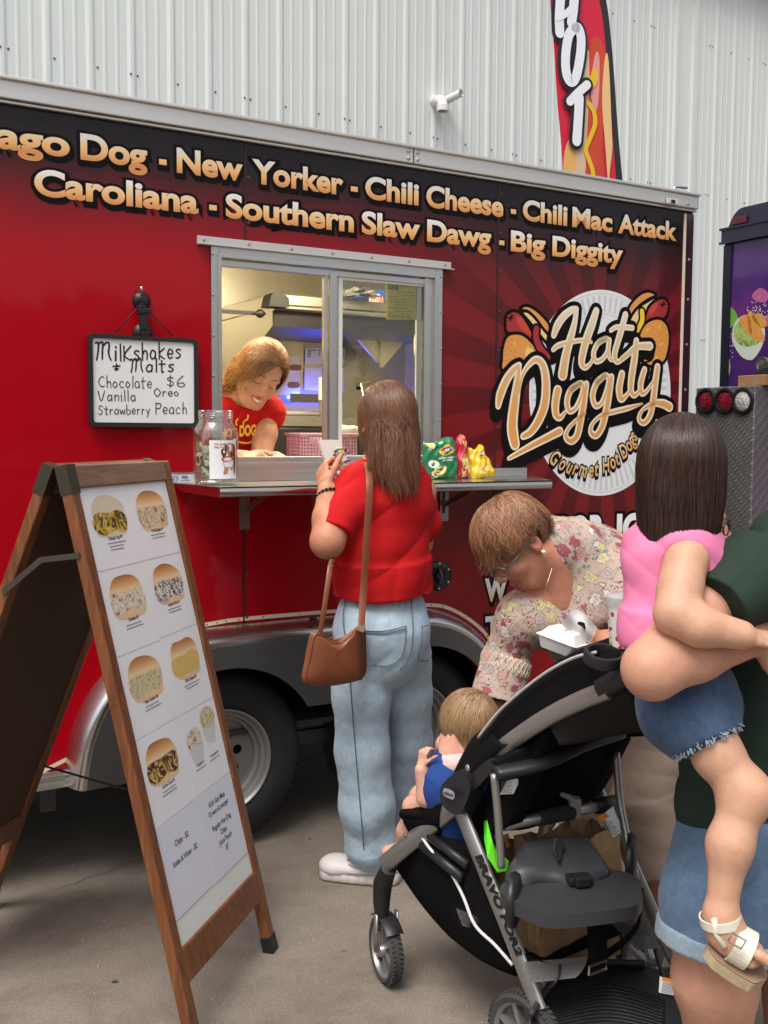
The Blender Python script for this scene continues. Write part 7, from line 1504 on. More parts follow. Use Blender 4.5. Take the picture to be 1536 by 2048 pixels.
# rear jump seat, pillar, platform, basket
JP = Plane(P(1120, 1790, 2.22), sR, -sF); zj = P(1120, 1790, 2.22)[2]
def gp(px, py, z): return G(px, py, z)
jl = [(1000, 1782), (1030, 1745), (1060, 1725), (1230, 1740), (1270, 1755), (1284, 1780), (1282, 1800), (1255, 1815), (1120, 1830), (1060, 1818)]
L = np.array([gp(x, y, zj) for x, y in jl]); L = smoothpath(L, 4, True); v, f = fill2d([L[:, :2]], .030); m = MB(); m.add(v + (0, 0, zj), f); m.build('jump_seat', M('seat_grey', (.040, .042, .047), .36, bump=.15, bscale=400), ST, bevel=.008, sharp=50)
L = [(1012, 1768), (1048, 1702), (1062, 1690), (1160, 1680), (1178, 1690), (1215, 1740), (1200, 1752), (1110, 1768), (1040, 1778)]; LL = [gp(x, y, zj + .004) if y > 1735 else P(x, y, 2.42) for x, y in L]
S_ = SDF(.005); b0, b1 = gp(1035, 1765, zj), gp(1195, 1748, zj); t0, t1 = P(1062, 1704, 2.36), P(1160, 1693, 2.42); S_.seg(b0, t0, (.03, .016), (.02, .012), .03); S_.seg(b1, t1, (.03, .016), (.02, .012), .03); S_.seg((b0 * .6 + b1 * .4), (t0 + t1) / 2, (.07, .016), (.05, .012), .05, nz(b1 - b0)); S_.seg(t0, t1, .014, .014, .02); S_.seg(b0 * .3 + b1 * .7, t1 * .7 + t0 * .3, (.05, .015), (.04, .012), .05, nz(b1 - b0)); garment('jump_seat_back', S_, M('seat_grey', 0), ST)
q = gp(1165, 1770, zj + .004); m = MB(); m.box(q - (.03, .01, 0), np.array([.055, .01, 0]), np.array([-.006, .035, 0]), (0, 0, .018)); m.box(q - (.018, .02, 0), np.array([.035, .006, 0]), np.array([-.004, .018, 0]), (0, 0, .024)); m.build('seat_buckle', black_plastic, ST, bevel=.004)
q = [P(1120, 1682, 2.35), P(1115, 1700, 2.33), P(1118, 1722, 2.30)]; m = MB(); m.tube(q, 0, 8, True, [(.016, .003), (.012, .003), (.003, .002)], side=sR); m.build('seat_strap', black_plastic, ST)
for px in (1192,): m = MB(); m.tube(smoothpath([gp(px, 1800, zj - .02), P(px + 2, 1860, 2.25), P(px + 4, 1920, 2.25), P(px + 6, 1945, 2.25)], 4), 0, 10, True, [(.028, .014)] * 13, side=sR); m.build('harness_strap', fab, ST, True)
m = MB(); a, b = P(1178, 1950, 2.22), P(1212, 1938, 2.24); m.tube([a, b, b + (0, 0, .02), a + (0, 0, .02), a], .0035, 6); m.build('strap_ring', M('silver_metal', 0), ST)
for k, (px, py) in enumerate(((1028, 1800), (1262, 1718))):
    c = P(px, py, 2.24 + .17 * k); m = MB(); m.lathe(c, nz(np.array([.96, -.28, .0])), [(.0005, .014), (.044, .013), (.058, .008), (.062, -.002), (.058, -.010), (.0005, -.014)], 28); 
    m.build('pivot_pad', blk, ST, sharp=50)
pl_ = [(1060, 2048), (1085, 1985), (1140, 1950), (1220, 1930), (1300, 1935), (1400, 1985), (1440, 2080), (1400, 2130), (1090, 2130)]
L = smoothpath([gp(x, y, .20) for x, y in pl_], 4, True); v, f = fill2d([L[:, :2]], .035); m = MB(); m.add(v + (0, 0, .20), f); pf = m.build('stand_platform', M('platform_grey', (.030, .031, .033), .6, bump=.3, bscale=300), ST, bevel=.010, sharp=50)
m = MB()
for k in range(11):
    t_ = k / 10; a, b, c = gp(1075 + 18 * t_, 2062 - 60 * t_, .203), gp(1215, 2040 - 75 * t_, .203), gp(1330, 2062 - 62 * t_, .203); m.tube(smoothpath([a, b, c], 8), .0022, 6)
m.build('grip_rib', black_plastic, pf, True)['kind'] = 'stuff'
sheet3('platform_lip', [[gp(1060, 2040, .205), gp(1110, 1965, .205), gp(1180, 1932, .205), gp(1290, 1932, .205)], [gp(1062, 2030, .24), gp(1112, 1955, .24), gp(1182, 1924, .24), gp(1290, 1925, .24)]], M('platform_grey', 0), th=.012)
# basket: fabric side, mesh back
sheet3('basket_side', [[near(835, 1660, -.01), near(905, 1680, -.01), near(965, 1700, -.01), near(1000, 1790, -.01)], [near(800, 1705, -.03), near(880, 1790, -.02), near(950, 1850, -.02), near(1020, 1880, -.02)], [near(790, 1730, -.06), near(870, 1840, -.06), near(950, 1910, -.05), near(1030, 1950, -.05)]], fab, th=.008)
sheet3('basket_floor', [[near(800, 1740, -.06), near(900, 1870, -.06), near(1030, 1950, -.05)], [f_(near(800, 1740), .35), f_(near(900, 1870), .38), f_(near(1030, 1950), .40)]], fab, th=.008)
m = MB(); m.tube(smoothpath([near(840, 1668, .006), near(862, 1700, .006), near(895, 1735, .006), (near(925, 1790, .002)), near(950, 1850, .002), near(990, 1890, .0), near(1025, 1930, .0)], 6), .004, 8); m.build('basket_piping', M('piping_white', (.66, .66, .64), .6), ST, True)
def meshnet(name, A, B, C_, D_, n, m_, r=.0009):
    mm = MB(); g = lambda u, v: (A * (1 - u) + B * u) * (1 - v) + (D_ * (1 - u) + C_ * u) * v
    for i in range(n + 1): mm.tube([g(i / n, v) + (0, -.01 * math.sin(v * 3.14), 0) for v in np.linspace(0, 1, 5)], r, 4, False)
    for j in range(m_ + 1): mm.tube([g(u, j / m_) for u in np.linspace(0, 1, 5)], r, 4, False)
    return mm.build(name, M('mesh_grey', (.16, .155, .15), .8), ST)
meshnet('basket_mesh', near(905, 1790, -.02), near(985, 1800, -.02), near(1010, 1880, -.02), near(925, 1850, -.02), 26, 22)
meshnet('basket_mesh', P(1210, 1828, 2.42), P(1275, 1790, 2.50), P(1320, 1895, 2.42), P(1275, 1900, 2.36), 26, 26, .0011)
meshnet('basket_mesh', P(1050, 1925, 2.24), P(1175, 1915, 2.24), P(1150, 1955, 2.20), P(1060, 1965, 2.20), 34, 16, .0011)
m = MB(); m.tube(smoothpath([near(1025, 1900), P(1080, 1930, 2.24), P(1150, 1935, 2.24), P(1225, 1900, 2.28), P(1275, 1850, 2.40), P(1285, 1780, 2.48)], 6), 0, 8, True, [(.011, .003)] * 31, side=UPV); m.build('basket_edge', fab, ST, True)
m = MB(); m.tube(smoothpath([P(1120, 1930, 2.22), P(1118, 1950, 2.20), P(1108, 1968, 2.19), P(1100, 1975, 2.2)], 5), .003, 6); m.build('draw_cord', black_plastic, ST, True)
m = MB(); m.tube(smoothpath([P(1310, 1900, 2.36), P(1330, 1960, 2.32), P(1345, 1975, 2.30), P(1358, 1940, 2.30)], 4), 0, 8, True, [(.014, .005)] * 13, side=(0, 1, 0)); m.build('strap_loop', black_plastic, ST, True)
sheet3('footrest', [[near(812, 1624, .0), near(850, 1612, .0), near(890, 1606, .0)], [near(815, 1640, .0), near(850, 1640, .0), near(885, 1640, .0)], [near(830, 1668, -.03), near(860, 1670, -.03), near(890, 1672, -.03)]], fab, th=.03); m = MB(); m.tube([near(806, 1628, .01), near(852, 1626, .01)], .013, 10); m.build('calf_pad', fab, ST, True)
m = MB(); m.tube([near(845, 1690), near(925, 1755)], .014, 10); m.tube([near(860, 1672), near(935, 1730)], .012, 10); m.build('folding_link', blk, ST, True)
# brown paper bags and green paper in the basket
kraft = M('kraft_paper', (.36, .215, .11), .75, var=.12, vscale=9, bump=.35, bscale=14, bdist=.01)
def bag(label, c, ex, ey, h, seed):
    r = np.random.default_rng(seed); t = thing('paper_bag', label, 'paper bag', tuple(c)); n = 10; V = []
    per = [(u, 0) for u in np.linspace(0, 1, n)[:-1]] + [(1, u) for u in np.linspace(0, 1, n)[:-1]] + [(u, 1) for u in np.linspace(1, 0, n)[:-1]] + [(0, u) for u in np.linspace(1, 0, n)[:-1]]; k = len(per)
    for j, z in enumerate(np.linspace(0, 1, 8)):
        for u, w in per:
            p = c + ex * (u - .5) + ey * (w - .5) * (1 - .25 * z) + np.array([0, 0, h * z]); V.append(p + r.normal(size=3) * .004 * (j > 0) + (np.array([0, 0, .012 * math.sin(u * 9 + seed)]) if j == 7 else 0))
    m = MB(); m.add(V, [(j * k + i, j * k + (i + 1) % k, (j + 1) * k + (i + 1) % k, (j + 1) * k + i) for j in range(7) for i in range(k)] + [tuple(range(k - 1, -1, -1))]); m.build('bag_side', kraft, t)
    a = c + ex * -.05 + ey * -.48 + (0, 0, h); m = MB(); m.tube(smoothpath([c + ex * -.22 + ey * .3 + (0, 0, h - .01), c + ex * -.15 + ey * .3 + (0, 0, h + .03), c + ex * .15 + ey * .3 + (0, 0, h + .03), c + ex * .22 + ey * .3 + (0, 0, h - .01)], 5), 0, 8, True, [(.010, .002)] * 16, side=UPV); m.build('bag_handle', kraft, t)
c = gp(1110, 1850, .14); bag('brown paper bag standing open in the stroller basket under the jump seat', np.array([.47, 2.55, .17]), sR * .27, sF * .13, .325, 1)
bag('brown paper bag near the printed silver leg of the stroller', np.array([.30, 2.66, .22]), sR * .12, sF * .14, .22, 2)
gsheet = MB(); a, b, c, d = P(968, 1645, 2.34), P(985, 1700, 2.31), P(1012, 1725, 2.33), P(1018, 1750, 2.32)
gsheet.add([P(968, 1642, 2.34), P(974, 1640, 2.36), P(984, 1680, 2.33), P(992, 1700, 2.335), P(997, 1692, 2.34), P(1002, 1708, 2.33), P(1018, 1722, 2.345), P(1014, 1742, 2.335), P(995, 1745, 2.325), P(975, 1715, 2.325), P(968, 1680, 2.33)], [(0, 1, 2, 9, 10), (2, 3, 8, 9), (3, 4, 5, 8), (5, 6, 7, 8)])
tag(gsheet.build('green_paper', M('neon_green', (.16, .80, .03), .6)), 'torn neon green paper sticking up behind the silver stroller upright', 'paper')
# floral tumbler
tb = thing('tumbler', 'floral patterned tumbler with a clear lid held beside the girl in pink', 'tumbler', tuple(P(1256, 1310, 2.12)))
t = NT('tumbler_print'); v = t.n('TexVoronoi', {'Scale': 62.0}); t.put(v.inputs['Vector'], t.obj()); cc = t.ramp(t.n('SeparateXYZ', {0: v.outputs['Color']}).outputs[0], [(0, (.62, .04, .09)), (.3, (.70, .12, .22)), (.45, (.72, .50, .06)), (.62, (.14, .32, .10)), (.78, (.16, .24, .50)), (.9, (.80, .79, .75))], 'CONSTANT'); t.set(Base_Color=t.mix(t.math('LESS_THAN', v.outputs['Distance'], .36), (.80, .79, .75), cc), Roughness=.25)
c = P(1251, 1318, 2.10); m = MB(); m.lathe(c, UPV, [(.0005, 0), (.031, 0), (.040, .115), (.041, .118)], 32); m.build('cup_body', t.m, tb, sharp=40); m = MB(); m.lathe(c, UPV, [(.042, .112), (.043, .130), (.036, .136), (.0005, .137)], 32); m.build('cup_lid', M('clear_plastic', (.62, .62, .62), .15, alpha=.6), tb, sharp=40)
# ================================================================ things on and around the trailer
# tip jar
JC = T(TP.loc(432, 950, .17)[0], SH + .001, .17); jar = thing('tip_jar', 'large clear glass tip jar of dollar bills on the left end of the serving shelf', 'jar', tuple(JC))
t = NT('jar_glass'); tr_ = t.n('BsdfTransparent', {0: (.95, .96, .95)}); gg = t.n('BsdfGlossy', {'Roughness': .03, 'Color': (1, 1, 1)}); lw = t.n('LayerWeight', {'Blend': .25}); ms = t.n('MixShader'); t.put(ms.inputs[0], t.math('MULTIPLY_ADD', lw.outputs['Facing'], .55, .05)); t.put(ms.inputs[1], tr_.outputs[0]); t.put(ms.inputs[2], gg.outputs[0]); t.t.links.new(ms.outputs[0], t.t.nodes['Material Output'].inputs[0])
jr = .074; jh = 2 * .1185
m = MB(); m.lathe(JC, UPV, [(.0005, .004), (jr - .012, .002), (jr - .003, .010), (jr, .022), (jr, .165), (jr - .004, .182), (jr - .016, .200), (jr - .020, .208), (jr - .0185, .212), (jr - .0185, .236), (jr - .0165, .240), (jr - .0195, .243), (jr - .023, .240), (jr - .023, .205), (jr - .008, .180), (jr - .004, .165), (jr - .004, .022), (jr - .012, .008), (.0005, .008)], 48); m.build('glass', t.m, jar, sharp=50)
m = MB()
for z in (.217, .224, .231): m.lathe(JC, UPV, [(jr - .0185, z - .002), (jr - .016, z), (jr - .0185, z + .002)], 40)
m.build('neck_thread', t.m, jar, True)
bill = NT('dollar_bill'); k = bill.noise(60, 5, .7); bill.set(Base_Color=bill.ramp(k, [(.35, (.30, .36, .24)), (.55, (.58, .60, .46)), (.75, (.75, .74, .62))]), Roughness=.8); r6 = np.random.default_rng(12)
for i in range(14):
    a0 = i * 2.399; c = JC + np.array([math.cos(a0) * .042, math.sin(a0) * .042, .034 + .0062 * i]); ex = nz(np.array([math.cos(a0 + 1.57), math.sin(a0 + 1.57), r6.normal() * .25])); ey = nz(np.cross(ex, r6.normal(size=3))); ey = nz(ey * (1, 1, 1.8)); V = []; ez = np.cross(ex, ey)
    for u in np.linspace(-.5, .5, 11):
        for w in np.linspace(-.5, .5, 7):
            p = c + ex * u * .105 + ey * w * .062 + ez * (.011 * math.sin(u * 8 + i) + .006 * math.cos(w * 9 + i)); q = p - JC; h = math.hypot(q[0], q[1]); 
            if h > jr - .008: q[:2] *= (jr - .008) / h
            q[2] = min(max(q[2], .010), .15); V.append(JC + q)
    m = MB(); m.add(V, [(a * 7 + b, a * 7 + b + 1, (a + 1) * 7 + b + 1, (a + 1) * 7 + b) for a in range(10) for b in range(6)]); tag(m.build('dollar_bill', bill.m, smooth=True), 'crumpled green dollar bill inside the glass tip jar', 'banknote', 'dollar bills in the tip jar')
cam_az = math.atan2(-JC[1], -JC[0]); V = []; aL, aR = cam_az - .28 + .0, cam_az + 1.02
for z in (.020, .145):
    for a in np.linspace(aL, aR, 13): V.append(JC + np.array([math.cos(a) * (jr + .0012), math.sin(a) * (jr + .0012), z]))
m = MB(); m.add(V, [(i, i + 1, 14 + i, 13 + i) for i in range(12)]); lab = m.build('jar_label', white_paper, jar, True)
def jlab(name, pts, mat, off=.0018, fill=True):
    """flat shape wrapped on the label: s 0..1 across, z in metres"""
    v, f = fill2d([smoothpath(pts, 4, True)]) if fill else pts; a = aL + (aR - aL) * v[:, 0]; rr = jr + off; return mesh(name, np.c_[JC[0] + np.cos(a) * rr, JC[1] + np.sin(a) * rr, JC[2] + v[:, 1]], f, mat, lab, False)
pdark, pred, pbr = M('print_maroon', (.12, .03, .02), .5, var=.5, vscale=150), M('print_red', (.45, .03, .03), .5), M('print_brown', 0)
L_ = lambda pts: [(a_, .02 + .125 * b_) for a_, b_ in pts]
ptan = M('print_tan', (.42, .21, .10), .5, var=.4, vscale=120)
jlab('photo', L_([(.80, .90), (.93, .86), (.97, .60), (.95, .20), (.88, .11), (.86, .40), (.83, .65)]), pdark, .0016); jlab('photo', L_([(.38, .72), (.44, .79), (.51, .78), (.50, .87), (.57, .88), (.58, .68), (.50, .55), (.42, .60)]), pdark, .0017); jlab('photo', L_([(.50, .55), (.84, .55), (.86, .36), (.78, .21), (.67, .30), (.60, .14), (.46, .12), (.50, .28), (.46, .40)]), ptan, .0018)
jlab('photo', L_([(.58, .88), (.72, .93), (.84, .88), (.83, .70), (.77, .58), (.68, .56), (.61, .68)]), ptan, .0020); jlab('photo', L_([(.72, .70), (.80, .69), (.82, .59), (.75, .56)]), pdark, .0023); jlab('photo', L_([(.60, .82), (.66, .84), (.67, .76), (.62, .74)]), pbr, .0023); jlab('photo', L_([(.40, .51), (.46, .57), (.70, .59), (.84, .53), (.78, .48), (.50, .45)]), pred, .0025)
for w_, z in (('We Really', .130), ('Dig You', .120)): v, f = text2d(w_, .02); v = v.copy(); v[:, 0] = .16 + (v[:, 0] - v[:, 0].min()) / (v[:, 0].max() - v[:, 0].min()) * (.42 if 'R' in w_ else .36); v[:, 1] = z + v[:, 1] * .0085; jlab('print', (v, f), pred, .0018, False)
# badge strip on the shelf upstand
sp = Plane(TP.w(0, 0, .0062), TP.x, TP.y); q = [(341, 949), (391, 949), (391, 965), (341, 967)]; L = [sp.loc(*z) for z in q]; m = MB(); v, f = fill2d([L], .0006); m.add(onplane(sp, v, .0), f); nb_ = m.build('name_sticker', M('sticker_pale', (.55, .57, .62), .35), shelf)
blu = M('print_blue', (.03, .06, .22), .4); v, f = stroke([sp.loc(351 + 5 * math.cos(a), 957.5 + 6 * math.sin(a)) for a in np.linspace(0, 6.283, 17)[:-1]], .0022, 2, True); mesh('print', onplane(sp, np.c_[v, v[:, 0] * 0], .0003), f, blu, nb_, False)
for a_, b_ in (((349, 960), (350, 954)), ((353, 960), (354, 954))): v, f = stroke([sp.loc(*a_), sp.loc(*b_)], .002); mesh('print', onplane(sp, np.c_[v, v[:, 0] * 0], .0004), f, blu, nb_, False)
word('Holly', sp.loc(363, 957)[0], sp.loc(376, 957)[0], sp.loc(363, 957)[1], .010, nb_, blu, .03, black=False, name='print', pl=sp, off=.0003)
v, f = stroke([sp.loc(360, 962), sp.loc(380, 961)], .002); mesh('print', onplane(sp, np.c_[v, v[:, 0] * 0], .0004), f, blu, nb_, False)
# chip bags
def chipbag(label, top, base, w, h, th, lean, cols, seed, yaw, brand=True, tw=1.0, logo=True):
    c = np.asarray(base, float); t = thing('chip_bag', label, 'chip bag', tuple(c)); ex = nz(np.array([math.cos(yaw), math.sin(yaw), 0])); ez = nz(np.array([lean[0], lean[1], 1])); en = np.cross(ex, ez); en = nz(en); ex = np.cross(ez, en); r = np.random.default_rng(seed)
    nu, nw = 26, 30; V = []; A = []
    def front(u, w, sg):
        pin = min(1, (1 - abs(w * 2 - 1)) * 4.0) ** .55; b = th * pin * (max(0, 1 - (u * 2 - 1) ** 2)) ** .45; cr = (.010 * math.sin(u * 9 + w * 5 + seed) * math.sin(w * 11 + seed * 2) + .006 * math.sin(u * 23 - w * 17 + seed)) * (.35 + pin)
        wd = w_ = w_row(w); return c + ex * (u - .5) * wd + ez * (w * h + .008 * math.sin(u * 6 + seed) * (w > .8)) + en * sg * (b + cr * .26) + ex * .003 * math.sin(w * 14 + seed)
    def w_row(w): return w_base * (.93 + .07 * math.sin(w * 3.1)) * (1 - (1 - tw) * w)
    w_base = w
    for sg in (1, -1):
        for j in range(nw + 1):
            for i in range(nu + 1): V.append(front(i / nu, j / nw, sg)); A.append((i / nu, j / nw, 0 if sg > 0 else 1))
    q = (nu + 1) * (nw + 1); Fc = []
    for j in range(nw):
        for i in range(nu): a = j * (nu + 1) + i; Fc.append((a, a + 1, a + nu + 2, a + nu + 1)); a += q; Fc.append((a + nu + 1, a + nu + 2, a + 1, a))
    for j in range(nw): a = j * (nu + 1); b = a + nu; Fc.append((a + q, a, a + nu + 1, a + nu + 1 + q)); Fc.append((b, b + q, b + nu + 1 + q, b + nu + 1))
    base_c, chipc = cols; nt_ = NT('chip_foil_%d' % seed); at = nt_.attr('Col'); nt_.set(Base_Color=at, Roughness=.3, Coat_Weight=.3); nt_.b.inputs['Specular IOR Level'].default_value = .6
    C = np.tile(np.array(base_c), (len(V), 1)); A = np.array(A)
    m = MB(); m.add(V, Fc); m.build('foil', nt_.m, t, True, attrs={'Col': C})
    sgn = 1 if np.dot(en, -np.asarray(c) * (1, 1, 0)) > 0 else -1
    def decal(name, loops, mat, off):
        v, f = fill2d(loops) if isinstance(loops, list) else loops; pts = []
        for a, b in v[:, :2]: pts.append(front(min(max(a, .02), .98), min(max(b, .03), .97), sgn) + en * sgn * off)
        return mesh(name, pts, f, mat, t, True)
    chm, chd = M('print_chip', (.78, .58, .22), .4, var=.2, vscale=80), M('print_chip_dark', (.55, .33, .09), .4)
    for x, y, rr in chipc:
        e = [(x + rr * 1.1 * math.cos(q), y + rr * .72 * math.sin(q) + .02 * math.cos(2 * q)) for q in np.linspace(0, 6.283, 19)[:-1]]; decal('photo', [e], chm, .0022); e2 = [(x + rr * .7 * math.cos(q), y + rr * .36 * math.sin(q)) for q in np.linspace(.5, 2.6, 7)]; decal('photo', stroke(e2, .025), chd, .0028)
    if logo:
        e = [(.68 + .24 * math.cos(q), .70 + .115 * math.sin(q)) for q in np.linspace(0, 6.283, 25)[:-1]]; decal('logo', [e], M('print_gold', (.80, .55, .10), .35), .0024)
        e = [(.50, .76), (.50, .65), (.70, .665), (.90, .70), (.90, .80), (.70, .775)]; decal('logo', [e], M('print_red', 0), .0030)
        v, f = text2d("Lay's", .03); v = v.copy(); v[:, 0] = .53 + (v[:, 0] - v[:, 0].min()) / (v[:, 0].max() - v[:, 0].min()) * .34; v[:, 1] = .685 + v[:, 1] * .10 + (v[:, 0] - .53) * .09; decal('logo', (v, f), white_paper, .0036)
    return t, decal
y0 = nz(tx)
zs = SH + .001
g0 = T(TP.loc(885, 950, .13)[0], zs, .13); y_ = math.atan2(tx[1], tx[0])
tg, dec = chipbag('green bag of sour cream and onion chips standing on the right of the shelf', None, g0, .130, .150, .018, (-.12, .06), ((.006, .17, .06), [(.22, .93, .12), (.42, .24, .17), (.30, .16, .12)]), 3, y_ - .28)
v, f = text2d('SOUR CREAM', .02); v = v.copy(); v[:, 0] = .42 + (v[:, 0] - v[:, 0].min()) / (v[:, 0].max() - v[:, 0].min()) * .50; v[:, 1] = .50 + v[:, 1] * .055; dec('print', (v, f), white_paper, .003); v, f = text2d('& ONION', .02); v = v.copy(); v[:, 0] = .52 + (v[:, 0] - v[:, 0].min()) / (v[:, 0].max() - v[:, 0].min()) * .32; v[:, 1] = .44 + v[:, 1] * .055; dec('print', (v, f), white_paper, .003)
e = [(.24 + .16 * math.cos(q), .40 + .10 * math.sin(q)) for q in np.linspace(0, 6.283, 21)[:-1]]; dec('photo', [e], M('print_cream', (.74, .76, .66), .4), .0026)
r0_ = T(TP.loc(930, 950, .13)[0], zs, .115); chipbag('narrow red bag of chips squeezed between the green bag and the yellow bag', None, r0_, .082, .165, .020, (-.05, .10), ((.52, .012, .03), [(.45, .90, .25), (.40, .40, .26), (.62, .28, .22), (.40, .18, .22)]), 5, y_ + .35, tw=.45, logo=False)
y0_ = T(TP.loc(968, 948, .12)[0], zs, .12); chipbag('crumpled yellow bag of chips slumped at the end of the shelf row', None, y0_, .118, .128, .026, (-.34, .22), ((.78, .50, .006), [(.62, .32, .20), (.40, .20, .16)]), 8, y_ - .1, tw=.6)
# whiteboard on a suction hook
wb = thing('whiteboard', 'small black framed whiteboard with handwritten milkshake prices hanging left of the window', 'whiteboard', tuple(T(1.05, 1.51, .02)))
w0, w1 = TP.loc(176, 668, .03), TP.loc(397, 854, .03); wt = TP.loc(176, 668, .03)[1]; wbt = TP.loc(395, 852, .03)[1]
def rrect(a0, b0, a1, b1, r, n=5):
    o = []
    for cx_, cy_, s_ in ((a1 - r, b1 - r, 0), (a0 + r, b1 - r, 90), (a0 + r, b0 + r, 180), (a1 - r, b0 + r, 270)): o += [(cx_ + r * math.cos(math.radians(s_ + k / n * 90)), cy_ + r * math.sin(math.radians(s_ + k / n * 90))) for k in range(n + 1)]
    return o
a0, a1, b1, b0 = w0[0], w1[0], TP.loc(176, 666, .03)[1], TP.loc(182, 853, .03)[1]
v, f = fill2d([rrect(a0, b0, a1, b1, .016), rrect(a0 + .014, b0 + .014, a1 - .014, b1 - .014, .008)], .016); m = MB(); m.add(onplane(TP, v, .032), f); m.build('board_frame', M('frame_black', (.014, .014, .015), .5), wb, bevel=.003)
v, f = fill2d([rrect(a0 + .012, b0 + .012, a1 - .012, b1 - .012, .008)], .008); m = MB(); m.add(onplane(TP, v, .026), f); bs = m.build('board_sheet', M('board_white', (.80, .80, .79), .18, coat=.4), wb)
GLY = {  # single stroke pen letters on a unit box
 'M': [[(.02, .95), (.10, .98), (.16, .85), (.12, .4), (.06, 0)], [(.14, .85), (.26, 1.0), (.36, .95), (.34, .45), (.32, .08)], [(.36, .80), (.52, 1.0), (.64, .95), (.62, .4), (.72, .05)]], 'i': [[(.1, .55), (.1, 0)], [(.1, .78), (.11, .74)]], 'l': [[(.1, 1.0), (.1, 0)]], 'k': [[(.08, 1), (.08, 0)], [(.40, .62), (.08, .30), (.42, 0)]], 'K': [[(.08, .85), (.08, 0)], [(.50, .85), (.08, .35), (.46, 0)]],
 's': [[(.36, .50), (.20, .56), (.08, .44), (.22, .30), (.34, .16), (.20, .0), (.05, .06)]], 'h': [[(.08, 1), (.08, 0)], [(.08, .35), (.22, .52), (.36, .42), (.36, 0)]], 'a': [[(.38, .48), (.18, .54), (.06, .24), (.18, .02), (.38, .18), (.38, .50), (.40, .0)]], 'e': [[(.08, .28), (.38, .30), (.34, .50), (.18, .54), (.06, .26), (.18, .02), (.38, .08)]],
 't': [[(.18, .85), (.18, .0), (.28, .02)], [(.02, .56), (.36, .58)]], 'C': [[(.50, .80), (.30, .92), (.06, .52), (.22, .06), (.52, .14)]], 'o': [[(.20, .52), (.04, .28), (.20, .0), (.38, .26), (.20, .52)]], 'c': [[(.36, .46), (.20, .54), (.06, .26), (.20, .0), (.38, .08)]], '$': [[(.44, .78), (.24, .88), (.08, .68), (.42, .40), (.34, .12), (.06, .20)], [(.26, 1.02), (.24, -.05)]],
 '6': [[(.42, 1.05), (.14, .62), (.08, .22), (.30, .0), (.52, .20), (.40, .42), (.12, .30)]], 'V': [[(.0, .92), (.24, .0), (.50, .92)]], 'n': [[(.08, .54), (.08, 0)], [(.08, .36), (.22, .54), (.34, .44), (.36, 0)]], 'O': [[(.30, .9), (.04, .5), (.28, .02), (.58, .45), (.30, .9)]], 'r': [[(.08, .54), (.08, 0)], [(.08, .32), (.20, .52), (.32, .46)]],
 'S': [[(.46, .82), (.24, .92), (.08, .70), (.40, .36), (.28, .02), (.04, .14)]], 'w': [[(.02, .52), (.14, .02), (.26, .42), (.40, .02), (.50, .54)]], 'b': [[(.08, 1), (.08, .0), (.34, .08), (.36, .40), (.10, .46)]], 'y': [[(.04, .52), (.18, .10)], [(.38, .54), (.14, -.34)]], 'P': [[(.08, .92), (.08, -.02)], [(.08, .90), (.44, .84), (.42, .50), (.10, .44)]], '+': [[(.20, .62), (.20, .05), (.10, .18), (.32, .20)], [(.0, .40), (.40, .44)]]}
wp_ = Plane(TP.w(0, 0, .0265), TP.x, TP.y); ptm = M('marker_ink', (.018, .016, .020), .45); hm_ = MB(); rj = np.random.default_rng(4)
def hand(txt, p0, p1, ph, wt):
    """words written between two photo points, letter height ph px"""
    A, B = np.array(wp_.loc(*p0)), np.array(wp_.loc(*p1)); hgt = wp_.loc(p0[0], p0[1] - ph)[1] - A[1]; ws = [max(max(q[0] for st in GLY[c] for q in st) + .14, .2) if c != ' ' else .3 for c in txt]; tot = sum(ws); d = B - A; x = 0
    for c, w_ in zip(txt, ws):
        if c != ' ':
            for st in GLY[c]:
                pts = [tuple(A + d * ((x + q[0]) / tot) + np.array([0, hgt * q[1]]) + rj.normal(size=2) * .0005) for q in st]; v, f = stroke(pts, [wt * 1.05] + [wt] * (len(pts) - 2) + [wt * .85] if len(pts) > 2 else wt); hm_.add(onplane(wp_, np.c_[v, v[:, 0] * 0], .0003 + .00002 * (hm_.n % 7)), f)
        x += w_
hand('Mi', (191, 720), (238, 722), 36, .0062); hand('lKshakes', (238, 722), (365, 716), 34, .0052); hand('+', (226, 741), (245, 741), 20, .0052); hand('Malts', (260, 745), (352, 743), 27, .0050); hand('Chocolate', (196, 775), (306, 776), 24, .0030); hand('$6', (332, 773), (374, 775), 22, .0032); hand('Vanilla', (196, 802), (274, 802), 22, .0032); hand('Oreo', (307, 793), (360, 792), 18, .0030); hand('Strawberry', (196, 829), (302, 828), 19, .0028); hand('Peach', (310, 828), (376, 828), 24, .0032)
hm_.build('handwriting', ptm, bs)
hk = thing('suction_hook', 'black suction cup hook stuck on the red panel above the whiteboard', 'hook', tuple(TP.at(285, 620, .01)))
def cup(px, py, rr): c = TP.at(px, py, .002); m = MB(); m.lathe(c, TP.n, [(rr, 0), (rr * .98, .004), (rr * .8, .012), (rr * .5, .018), (rr * .45, .030), (.0005, .032)], 28); return m.build('suction_cup', M('hook_black', (.014, .013, .014), .4), hk, sharp=50)
cup(283, 602, .031); cup(285, 667, .034); m = MB(); m.bar(TP.at(284, 610, .03), TP.at(287, 660, .03), .026, .014, TP.n); m.bar(TP.at(276, 622, .036), TP.at(303, 622, .036), .016, .012, TP.n); m.build('hook_arm', M('hook_black', 0), hk, bevel=.003)
m = MB(); m.lathe(TP.at(283, 580, .03), UPV, [(.0005, -.003), (.006, 0), (.005, .01), (.0005, .012)], 10); m.build('hook_pin', M('silver_metal', 0), hk, True)
